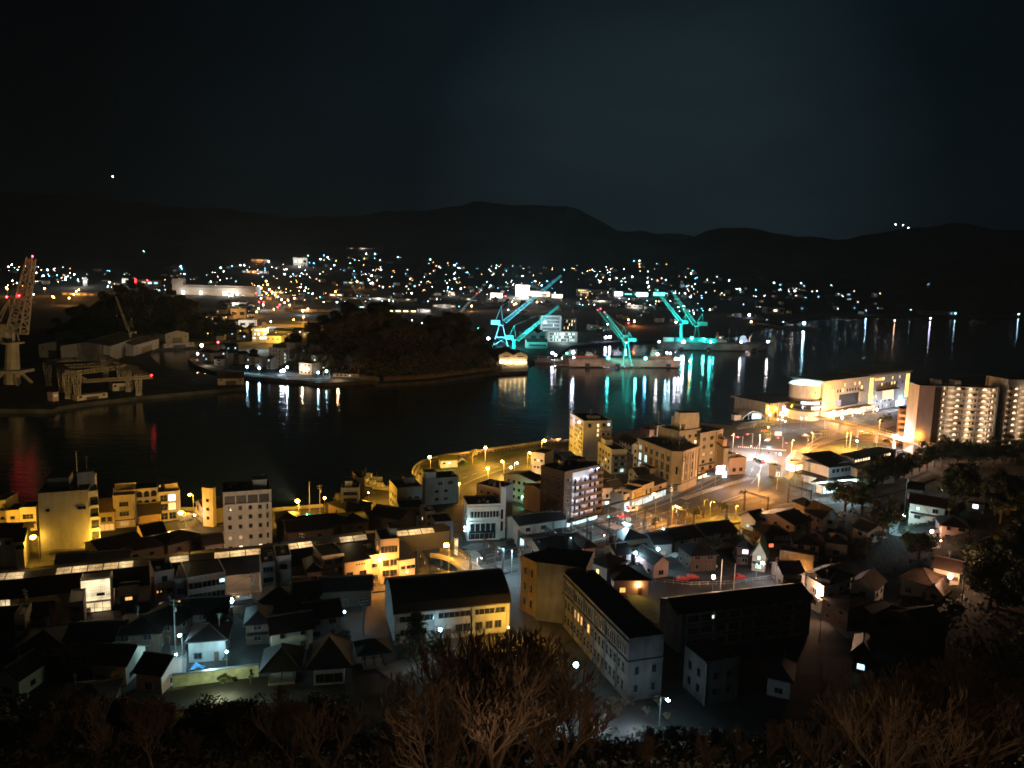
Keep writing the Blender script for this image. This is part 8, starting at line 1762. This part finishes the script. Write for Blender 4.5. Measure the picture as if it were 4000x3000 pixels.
q = AT(3040,1694,t.location.y)-t.location; mb = MB(); mb.tube((-4.5,0,0), (-4.5,0,q.z+1), .14, .1, 8); mb.beam((-4.5,0,q.z), (2,0,q.z), .1); mb.build('pole', steel, t); mb = MB(); mb.box(q.x-1.9, q.x+1.9, -.15, -.05, q.z-1.2, q.z+1.2); pb = mb.build('panel', emit('lit_blue_panel', (.25,.55,.9), .55), t)
mb = MB(); mb.box(q.x-1.3, q.x-.2, -.18, -.155, q.z+.2, q.z+.45); mb.box(q.x+.2, q.x+1.4, -.18, -.155, q.z-.1, q.z+.15); mb.box(q.x-.08, q.x+.08, -.18, -.155, q.z-.9, q.z+.8); mb.build('marking', paint, pb)
t = thing('road_sign', 'dark blue sign board over the pavement of the stone bank', 'road sign', W(2775,1895)); q = AT(2775,1848,t.location.y)-t.location; mb = MB(); mb.tube((2,0,0), (2,0,q.z+1.4), .14, .1, 8); mb.build('pole', steel, t); mb = MB(); mb.box(-1.9, 1.9, -.15, -.05, q.z-1.1, q.z+1.1); mb.build('panel', bluepaint, t)
# ---- vehicles
white_p = mat('white_car_paint', (.6,.6,.6), .3, .05, 1, spec=.6); black_p = mat('black_car_paint', (.03,.03,.035), .3, .05, 1, spec=.6); silver_p = mat('silver_car_paint', (.35,.36,.37), .3, .05, 1, metal=.4); red_p = mat('red_car_paint', (.35,.03,.02), .35, .05, 1); taxi_p = mat('orange_taxi_paint', (.5,.14,.03), .35, .05, 1)
CV = [(2970,1806,2.0,black_p,'t','car','dark car with red tail lamps waiting before the lower crosswalk'), (2959,1800,2.0,silver_p,'t','car','silver car with tail lamps beside the waiting dark car'), (2990,1688,.2,taxi_p,'t','car','orange red taxi crossing behind the upper crosswalk'), (3000,1722,-2.2,white_p,'h','car','white car with glaring headlamps turning in the crossing'),
 (2435,2022,.55,red_p,'t','car','red car on the main road beneath the red signal'), (2468,1998,.55+PI,white_p,'h','van','white van with glaring headlamps on the main road'), (2486,1990,.55+PI,silver_p,'h','car','car with headlamps close behind the white van'), (2106,2153,.4+PI,white_p,'h','car','white car with lit front at the left of the main road'), (1996,2122,.4,black_p,'','car','dark car parked at the shop terrace kerb'), (2340,2042,.5,silver_p,'','car','silver car stopped beside the brown flats'),
 (3145,1706,.3,white_p,'','car','white car at the left kerb of the station plaza'), (3360,1690,-.4,white_p,'','taxi','white taxi first in the rank under the deck'), (3388,1700,-.4,white_p,'','taxi','white taxi second in the rank under the deck'), (3465,1722,-.4,silver_p,'','taxi','silver taxi third in the rank under the deck'), (3495,1732,-.4,white_p,'t','taxi','white taxi fourth in the rank under the deck'), (3520,1742,-.4,black_p,'t','taxi','black taxi last in the rank under the deck'), (3380,1758,.1,black_p,'','car','dark car parked inside the station roundabout'),
 (2640,2180,-.6,white_p,'','car','white car parked in the yard right of the peach shed'), (2670,2190,-.6,black_p,'','car','black car parked in the yard right of the white one'), (2770,2218,.2,white_p,'','van','white van parked behind the pinkish lamp'), (2700,2262,.3,red_p,'','car','red car parked in the pinkish lit yard nearest the long wing'), (2885,2262,.4,red_p,'','car','dark red car parked below the white twin pole lamp'), (2660,2268,.3,redpaint,'','car','dull red car left of the other red car in the yard'),
 (343,2372,1.6,white_p,'','van','white van standing in the bright forecourt'), (347,2392,1.6,black_p,'','car','dark car behind the white van in the bright forecourt'), (68,2475,.2,white_p,'','car','small pale car at the foot of the narrow white house front'), (870,2382,.15,silver_p,'h','car','silver car before the cold corner lamp'), (955,2345,.4,white_p,'','car','white car parked right of the cold corner lamp'), (725,2035,.8,silver_p,'','car','silver car in the yellow street bend'), (735,2022,.8,white_p,'','car','white car behind the silver one in the yellow street bend'),
 (3590,1905,.1,white_p,'','car','white car in front of the topmost white walled house'), (1700,2240,.1,black_p,'','car','dark car under the footbridge ramp'), (1840,2215,.3,silver_p,'','car','silver car in the junction beside the ramp'), (3260,2140+240,.3,silver_p,'','car','x')]
for x, y, rz, pm, li, kd, lb in CV:
    if lb != 'x':
        p = hit(x, y); car(x, y, rz, lb, pm, li, kd, loc=p+Vector((0,0,.03)))
k = 0
for i in range(5):
    for j in range(3):
        x, y = 2000+i*24-j*14, 1858+j*38+i*2; k += 1
        car(x, y, 1.1, ['white','silver','black','white','red'][(i+j*2)%5]+' car, '+['first','second','third','fourth','fifth'][i]+' in the '+['far','middle','near'][j]+' row of the mint lit car park', [white_p, silver_p, black_p, white_p, red_p][(i+j*2)%5])
light(None, W(2999,1730,1.2)+Vector((-.5,-4,0)), (.6,.85,1), 900, .3); light(None, W(2475,2005,1.5)+Vector((-3,-2,.5)), (1,.95,.9), 600, .3)
sheet('parking_lot', poly_px([(1955,1850),(2130,1862),(2125,1985),(1985,2000),(1940,1930)]), .02, asphalt)
# moored boats at the near quay
for i, (x, y, lb) in enumerate(((1440,1893,'first small fishing boat moored at the yellow lit quay'), (1468,1904,'second small fishing boat moored at the yellow lit quay'), (1498,1913,'third small fishing boat, nearest the dark corner block'), (1455,1876,'outer fishing boat moored behind the others at the quay'))):
    t = thing('fishing_boat', lb, 'boat', W(x, y, -2.3), -.5+.1*i); n = 7; mb = MB(); vs = []
    for k in range(n): u = k/(n-1); w_ = 1.3*(1-max(0,(u-.5)/.5)**2); vs += [(u*9-4.5,-w_*.6,0),(u*9-4.5,w_*.6,0),(u*9-4.5,-w_,1.1+.7*u*u),(u*9-4.5,w_,1.1+.7*u*u)]
    fs = [(0,2,3,1)]
    for k in range(n-1): a = 4*k; fs += [(a,a+4,a+6,a+2),(a+1,a+3,a+7,a+5),(a+2,a+6,a+7,a+3)]
    mb.add(vs, fs); mb.build('hull', boat_white, t); mb = MB(); mb.box(-2.6,-.4,-.8,.8,1.0,2.7); mb.box(-2.8,-.2,-.95,.95,2.7,2.82); mb.build('wheelhouse', boat_white, t); mb = MB(); mb.tube((-3,0,1),(-3,0,5.5),.06,.05,5); mb.tube((2,0,1.3),(2,0,4),.05,.04,5); mb.build('mast', steel, t)
b = Bld('park_toilet', 'small lit park building with a wavy white canopy on the promenade', (1722,1800), (1788,1797), 5, 3.4, wall=plaster, roof='shed', rh=.9, roofm=mat('olive_roof',(.16,.17,.05),.8,.3,1)); b.wins('F', [.2,.5], [2.2], .9, .7, {(1,0): L_WHITE}); 
mb = MB(); n = 8; mb.add([(b.w+.2+i*.5, y, 2.2+1.3*math.sin(PI*i/n)) for i in range(n+1) for y in (-.5, 3.5)]+[(b.w+.2+i*.5, y, 2.4+1.3*math.sin(PI*i/n)) for i in range(n+1) for y in (-.5, 3.5)], [(2*i,2*i+1,2*i+3,2*i+2) for i in range(n)]+[(18+2*i,18+2*i+2,18+2*i+3,18+2*i+1) for i in range(n)]+[(2*i,2*i+2,18+2*i+2,18+2*i) for i in range(n)]); mb.build('canopy', plaster, b.t)
light(None, W(1755,1815,2.0)+Vector((0,-3,.5)), (1,.9,.7), 300, .3)
# station square furniture: shelter frames
for i, (x, y, lb) in enumerate(((2975,1858-45,'pale bus shelter frame standing at the middle of the lower crosswalk'), (3195,1712,'slim bus shelter at the left rim of the roundabout'), (3215,1700,'second slim bus shelter on the roundabout rim'), (2945,1672,'small shelter with pale roof on the pier road island'))):
    p = W(x, y); t = thing('bus_shelter', lb, 'bus shelter', p, .3*i); mb = MB(); [mb.tube((u,v,0),(u,v,2.6),.06,.06,6) for u in (-2,2) for v in (-.6,.6)]; mb.build('frame', plaster, t); mb = MB(); mb.box(-2.4,2.4,-.9,.9,2.6,2.75); mb.build('roof', plaster, t)
# ---- poles, gantries, wires
gs = []
for i, x in enumerate((1650, 1800, 1925, 2062, 2165, 2265, 2330, 2420, 2480, 2560, 2660, 2790, 2950, 3120, 3270)):
    P = pxs(x, interp(RLP, x)); d = (pxs(x+15, interp(RLP, x+15))-P).normalized(); n = Vector((-d.y, d.x, 0)); rz = math.atan2(n.y, n.x)
    t = thing('catenary_gantry', 'steel railway gantry number '.replace('number ', '')+['at the far left behind the arched hall','left of the footbridge ramp foot','under the footbridge ramp end','opposite the cream bank front','opposite the shop terrace','opposite the foot of the brown flats','just right of the brown flats opposite side','at the small crosswalk','at the lattice cross beams by the cold lamp','opposite the yellow signboard shop','opposite the stone bank','beside the dry verge left end','beside the dry verge right end','near the cyan cabin','nearest the station canopy'][i], 'railway gantry', P, rz)
    for s_ in (-5.4, 5.4): mb = MB(); mb.truss((s_,0,0), (s_,0,8.2), .22, .18, 9, .045, up=Vector((0,1,0))); mb.build('mast', darksteel, t)
    mb = MB(); mb.truss((-5.4,0,7.4), (5.4,0,7.4), .3, .3, 10, .05); mb.build('beam', darksteel, t)
    for s_ in (-2.5, 2.5): mb = MB(); mb.beam((s_,0,7.1), (s_,0,5.6), .06); mb.tube((s_,0,5.9), (s_+.1,0,6.4), .12, .12, 6); mb.build('insulator', plaster, t)
    gs.append(P)
for s_ in (-2.5, 2.5):
    pts = []
    for P in gs: d = Vector((1,.35,0)).normalized(); pts.append(P+Vector((-d.y, d.x, 0))*s_+Vector((0,0,5.7)))
    wires(pts, ['contact wires over the near railway track','contact wires over the far railway track'][s_ > 0], 2, .25)
PL = [(1232,2330-220,11,'utility pole left of the amber terrace'), (98,2300,10,'utility pole beside the narrow white house front'), (195,2355,9,'thin utility pole above the low dim house on the left'), (982,2240,12,'utility pole between the cold corner lamp and the grey narrow house'), (678,2340,12,'tall utility pole over the left lane'), (1473,2105,12,'pole beside the tallest amber house'), (1208,1882,11,'slim mast on the river wall near the green signal'), (1249,1893,11,'pole with fittings left of the strip windowed office'),
      (1420,2340,9,'pole at the right of the dark house by the arched hall'), (1935,2135,13,'pole in front of the cream modern bank'), (2030,2128,12,'pole at the left end of the shop terrace'), (2215,1975,13,'dark pole before the brown flats left corner'), (2430,1900,12,'dark pole left of the yellow signboard shop'), (2625,1890,11,'pole at the foot of the stone bank corner'), (2646,1985,10,'dark pole on the railway side with transformer'), (2683,1960,10,'second dark pole on the railway side'), (2745,1840,12,'pole before the stone bank right wing'), (2865,1690,11,'lamp less pole left of the crossing'),
      (2822,2185,9,'tall thin pole right of the pinkish lamp'), (2873,2202,8,'thin pole left of the white twin pole lamp'), (3035,2175,9,'pole right of the white twin pole lamp'), (3547,1850,14,'tall pale pole rising above the blue lamp'), (3772,2215,9,'pole at the right of the warm lamplit cream house'), (3212,2370,9,'thin green lit pole beside the long wing end'), (3137,1910-45,11,'pole at the left corner of the station platform'), (2843,2000,10,'pole with amber lit foot by the railway'), (2408,2070,12,'dark pole at the lattice cross beams'), (1180,2080,10,'pole above the middle of the arcade'), (3040,1830,9,'bare topped pole beside the police box'), (3157,1700,10,'pole left of the roundabout'), (3325,1725-40,9,'thin pole inside the roundabout lawn'), (3428,1700,9,'thin pole at the right of the roundabout')]
PP = {}
for x, y, h, lb in PL: o = pole(x, y, h, lb, arms='thin' not in lb and 'mast' not in lb, mat_=plaster3 if 'thin' in lb or 'pale' in lb else concrete); PP[lb] = o.location+Vector((0,0,h-.4))
K = list(PP)
wires([PP[K[0]], PP[K[5]], PP[K[9]], PP[K[10]], PP[K[11]]], 'bundle of overhead wires from the amber terrace to the brown flats'); wires([PP[K[11]], PP[K[12]], PP[K[13]], PP[K[16]], PP[K[17]]], 'overhead wires along the main road shops')
wires([PP[K[1]], PP[K[2]], PP[K[4]], PP[K[3]]], 'overhead wires crossing the lower left dark roofs'); wires([PP[K[18]], PP[K[19]], PP[K[20]]], 'overhead wires over the pinkish lit yard'); wires([PP[K[23]], PP[K[22]], PP[K[21]]], 'overhead wires climbing the right slope')
# fences
def fence(px, label, m=plaster3, h=1.2, step=2.2):
    c = [hit(*p) for p in px]; t = thing('fence', label, 'fence', c[0]); r_ = MB(); ps = MB()
    for a, b_ in zip(c, c[1:]):
        k = max(1, int((b_-a).length/step))
        for i in range(k): q = a.lerp(b_, i/k)-c[0]; q2 = a.lerp(b_, (i+1)/k)-c[0]; ps.beam(q, q+Vector((0,0,h)), .07); [r_.beam(q+Vector((0,0,z)), q2+Vector((0,0,z)), .05) for z in (h*.45, h)]
    r_.build('rail', m, t); ps.build('post', m, t)
fence([(1760,2265),(2000,2215),(2180,2175),(2400,2118),(2620,2048),(2790,1995),(2900,1962)], 'pale fence between the main road and the railway'); fence([(2560,2275),(2700,2290),(2860,2285),(3020,2262)], 'white fence behind the roof of the long school wing', plaster)
fence([(3150,1745),(3200,1715),(3300,1698),(3420,1700),(3520,1730)], 'guard rail round the station roundabout', plaster); fence([(1620,1862),(1640,1822),(1720,1796),(1830,1780),(2000,1756),(2180,1728)], 'railing inside the promenade sea wall', plaster2)
fence([(2880,1680),(2990,1663),(3150,1650)], 'guard rail on the far kerb of the crossing', plaster); fence([(3232,2400),(3290,2440),(3340,2490)], 'handrail beside the pale slope path', plaster3)
# ================================================================== TREES
tree('olive', pxs(1845,1815), 'yellow green palm like tree behind the park building', 1.6); 
for i, (x, y, s_) in enumerate(((1930,1772,1.0),(2000,1762,1.1),(2040,1755,.8),(2150,1738,1.2),(2175,1735,1.0))): btree('small', pxs(x, y), ['first','second','third','fourth','fifth'][i]+' bare amber lit tree from the left along the promenade', s_*.7)
for i, (x, y, k, s_, lb) in enumerate(((885,2612,'conifer',.5,'small tree dotted with lamplight beside the temple porch'), (950,2415,'bush',1.2,'yellow green lit shrub by the fork in the dark lane'), (885,2668,'bush',1.3,'dark round shrub in front of the green garden wall'), (980,2672,'conifer',.42,'dark pointed conifer right of the garden wall'), (760,2648,'bush',1.2,'dark shrub at the left end of the garden wall'), (1715,2540,'bush',1.6,'green round tree under the blue white garden lamp'), (1640,2575,'bush',1.2,'dark shrub in the pine court'), (1550,2540,'conifer',.45,'dark upright tree right of the temple gate'),
        (1590,2572,'bush',1.3,'dark hedge lump before the arched hall'), (1340,2560,'olive',1.1,'bushy tree behind the pyramid roofed temple hall'), (3270,2385,'olive',.9,'green lit tree between the two white lamplit houses'), (3290,2440,'bush',1.2,'olive shrub beside the pale slope path'), (3385,2180,'conifer',.8,'pointed olive tree in the dark right of the amber retaining wall'), (3345,2165,'conifer',.7,'second pointed olive tree left of the first one on the right slope'), (3225,2140,'conifer',.7,'dim conifer right of the green roofed house'), (3560,2040,'olive',1.0,'pale blue lit tree below the blue white lamp'), (3600,2040,'olive',.9,'grey tree right of the blue white lamp'), (3470,2080,'olive',1.1,'blue lit tree left of the hillside steps'), (3440,2130,'olive',1.0,'bluish lit bush mass below the blue lamp tree'),
        (3720,2380,'bush',1.6,'olive shrub at the end of the lamplit garden'), (3800,2250,'olive',1.3,'brownish lit tree right of the warm lamplit cream house'), (3840,2290,'olive',1.2,'second brownish tree at the lamplit garden edge'), (3780,2310,'olive',1.0,'low tree at the foot of the lamplit garden'), (2900,1930,'bush',1.0,'low shrub row at the railway bend'), (2650,2040,'dark',.5,'dark shrub mass between the dry verge and the railway'), (2720,2030,'dark',.5,'second dark shrub mass by the railway'), (2820,2005,'dark',.5,'third dark shrub mass by the railway'), (2560,2070,'olive',.9,'lamplit leafy shrub at the railway corner'), (1340,1985,'dark2',.8,'black tree crown right of the strip windowed office'),
        (3465,1660,'dark',.9,'dark tree between the hotel and the round block'), (3440,1665,'dark',.7,'dark lower tree left of the round block'), (2470,2262,'olive',1.0,'leafy tree between the bluish house and the school lawn'), (2395,2235,'olive',.9,'dark shrub at the corner of the bluish walled house'), (2880,2170,'dark',.8,'dark tree left of the twin pole lamp'), (2790,2175,'dark',.8,'dark tree behind the pinkish lit yard'))):
    q = hit(x, y); tree(k, q, lb, s_, 'shrub' if k == 'bush' else 'tree')
# pine by the hall
t = thing('pine_tree', 'tall layered garden pine in front of the arched hall', 'tree', hit(1625,2545)); mb = MB(); mb.tube((0,0,-.3),(.3,0,4.5),.28,.2,7); mb.tube((.3,0,4.5),(0,0,9.0),.2,.08,6)
cr = MB(); R = random.Random(3)
for j, z in enumerate((2.6,3.9,5.2,6.4,7.6,8.8)):
    for k in range(4):
        a = k*1.57+j*.8; r_ = (3.4-.45*j)*R.uniform(.7,1); c_ = Vector((math.cos(a)*r_*.6, math.sin(a)*r_*.6, z)); mb.tube((.1,0,z-.4), c_, .07, .04, 4)
        for i in range(130):
            v = Vector((R.gauss(0,.75), R.gauss(0,.75), R.gauss(0,.16))); q = c_+v*(1.1-.1*j); s_ = R.uniform(.12,.3); u = Vector((R.uniform(-1,1),R.uniform(-1,1),R.uniform(-.3,.3))).normalized(); w_ = u.orthogonal().normalized()
            cr.add([q-u*s_, q+w_*s_*.5, q+u*s_, q-w_*s_*.5], [(0,1,2,3)])
mb.build('trunk', bark, t); cr.build('needles', leaf, t)
# trees cloaking the dark ridge on the right
R = random.Random(9); k = 0
while k < 50:
    x, y = (R.uniform(3330, 4150), R.uniform(1850, 2950)) if k % 2 else (R.uniform(3440, 3960), R.uniform(1832, 2010))
    p = hit(x, y)
    if p.z < 3 or (3620 < x < 3800 and 2170 < y < 2380) or (3480 < x < 3660 and 1980 < y < 2180): continue
    if y < 2000 and x < 3450: continue
    bad = any(abs(x-(A[0]+B[0])/2) < (B[0]-A[0])*.75+14 and -34 < y-(A[1]+B[1])/2 < 95 for A, B, *_ in HS)
    if bad: continue
    tree(R.choice(('dark','dark2')), p-Vector((0,0,1)), 'black tree among many on the dark right slope', R.uniform(1.0, 1.7), group='black trees on the right slope'); k += 1
for i in range(26):
    x = 3300+i*29; y = interp([(3300,1985),(3450,1885),(3560,1845),(3650,1812),(3800,1815),(4100,1770)], x); p = hit(x, y+12)
    tree(R.choice(('dark','dark2')), p-Vector((0,0,1.5)), 'black tree among many on the dark right slope', R.uniform(1.3, 1.8), group='black trees on the right slope')
for i in range(7): btree('small', hit(3700+i*45, 1835)-Vector((0,0,.5)), ['first','second','third','fourth','fifth','sixth','seventh'][i]+' bare pale tree from the left on the ridge before the flats', 1.0)
# foreground bare trees on the slope below the camera
def btop(x, ytop, ybase_d, kind, label, hgt, group='bare trees on the slope below the viewpoint'):
    """bare tree whose top shows at (x,ytop); stands ybase_d metres out"""
    p = AT(x, ytop, ybase_d); g = T(p.x, p.y); bproto(kind); s_ = max(.4, (p.z-g)/TREES[kind+'_h']); return btree(kind, Vector((p.x, p.y, g-.2)), label, s_, group, wide=1.25)
HG = {'big': 15.0, 'big2': 15.5, 'up': 14.5, 'small': 7.5}
BT = [(1960,2440,74,'big'),(1830,2510,70,'up'),(2100,2500,72,'big2'),(1740,2580,66,'big2'),(2230,2620,72,'big'),(1900,2560,64,'big2'),(3480,2590,70,'big2'),(3620,2600,68,'big'),(3900,2590,70,'big'),(3780,2640,66,'up'),(3540,2700,62,'up'),(600,2720,72,'big'),(330,2740,72,'up'),(1150,2720,74,'up'),(1300,2760,70,'big2'),(1480,2700,76,'up'),(1960,2440,72,'big'),(1830,2500,70,'up'),(2060,2520,95,'big2'),(1760,2600,86,'big'),(2170,2600,90,'up'),(1900,2640,78,'big2'),(2040,2700,76,'big'),(2260,2700,84,'big2'),(1700,2740,76,'up'),(2150,2760,72,'big'),(1800,2820,68,'big2'),(2350,2760,80,'up'),
      (3420,2600,88,'up'),(3500,2620,84,'big'),(3580,2600,90,'big2'),(3650,2650,84,'up'),(3780,2620,88,'big'),(3860,2600,84,'big2'),(3950,2620,88,'up'),(3340,2720,78,'big2'),(3460,2760,74,'big'),(3600,2780,72,'up'),(3720,2760,76,'big2'),(3880,2760,72,'big'),(3240,2820,74,'up'),(4010,2720,80,'big'),
      (280,2760,90,'up'),(200,2850,84,'big2'),(300,2680,94,'up'),(520,2720,90,'big'),(560,2800,84,'up'),(660,2740,90,'up'),(150,2820,80,'big'),(420,2880,76,'big2'),(740,2860,78,'big'),(1060,2700,92,'big2'),(1130,2780,86,'up'),(1220,2740,90,'big'),(1330,2820,82,'up'),(1500,2860,76,'big'),(1600,2780,80,'up'),(950,2820,82,'up'),
      (2880,2850,82,'up'),(3000,2820,84,'big2'),(3120,2840,80,'up'),(2750,2880,78,'big'),(2560,2860,78,'up')]
for x, y, d, k in BT: btop(x, y, d, k, 'bare winter tree on the slope at the bottom of the view', HG[k])
# dense thicket of light-catching twigs under the school (white lit shrubs)
R = random.Random(12)
for i in range(26):
    x, y = R.uniform(2110, 2620), R.uniform(2760, 2850); btree('small', hit(x, y)-Vector((0,0,.2)), 'low pale leafless shrub in the thicket at the school foot', R.uniform(.4, .75), 'pale shrubs at the school foot', wide=1.3)
# the park lamps of the viewpoint path, standing below the frame, which light the bare trees
for x, d, pw, lb in ((1960,48,1150,'path lamp under the central bare trees'), (3600,48,900,'path lamp under the right bare trees'), (560,50,160,'path lamp under the left bare trees'), (2900,48,200,'path lamp under the bare trees right of centre')):
    p = AT(x, 3250, d); g = T(p.x, p.y); t = lamp_post(4.0, E_SODs, .2); t.location = (p.x, p.y, g); t['label'] = lb; light(None, Vector((p.x, p.y+.9, g+4.6)), (1,.66,.42), pw, .3)

R = random.Random(21)
for i in range(60):
    x = -60+i*28 if i < 50 else 2560+(i-50)*85; yt = R.uniform(2700, 2790) if i < 50 else R.uniform(2790, 2860); p = AT(x, yt, R.uniform(98, 124)); g = T(p.x, p.y); s_ = max(.55, (p.z-g)/9.2)
    tree(R.choice(('dark','dark2')), Vector((p.x, p.y, g-.6)), 'black leafy tree on the dark slope at the bottom of the view', min(s_, 1.6), group='black trees at the slope foot')
# ------------------------------------------------------------------ night haze over the strait
mb = MB(); mb.box(-9000, 9000, -150, 12000, -12, 1400)
hz = mb.build('haze', plaster); m = bpy.data.materials.new('night_haze'); m.use_nodes = True; nt2 = m.node_tree
for n_ in list(nt2.nodes): nt2.nodes.remove(n_)
out = nt2.nodes.new('ShaderNodeOutputMaterial'); pv_ = nt2.nodes.new('ShaderNodeVolumePrincipled')
pv_.inputs['Color'].default_value = (.45,.72,.95,1); pv_.inputs['Density'].default_value = .00005; pv_.inputs['Anisotropy'].default_value = .3
nt2.links.new(pv_.outputs[0], out.inputs['Volume']); hz.data.materials[0] = m; hz['kind'] = 'stuff'; hz['label'] = 'thin night haze over the strait and town'
# ------------------------------------------------------------------ render settings
scene.render.engine = 'CYCLES'
cy = scene.cycles
cy.max_bounces = 4; cy.diffuse_bounces = 2; cy.glossy_bounces = 2; cy.transmission_bounces = 1; cy.volume_bounces = 0
cy.sample_clamp_indirect = 2.0; cy.use_denoising = True
try: cy.denoiser = 'OPENIMAGEDENOISE'
except Exception: pass
cy.use_light_tree = True; cy.caustics_reflective = False; cy.caustics_refractive = False
cy.pixel_filter_type = 'BLACKMAN_HARRIS'; cy.filter_width = 1.7
vs = scene.view_settings; vs.view_transform = 'Standard'; vs.look = 'None'; vs.exposure = 0; vs.gamma = 1; vs.use_curve_mapping = False
scene.render.film_transparent = False
cy.use_adaptive_sampling = True; cy.adaptive_threshold = .02
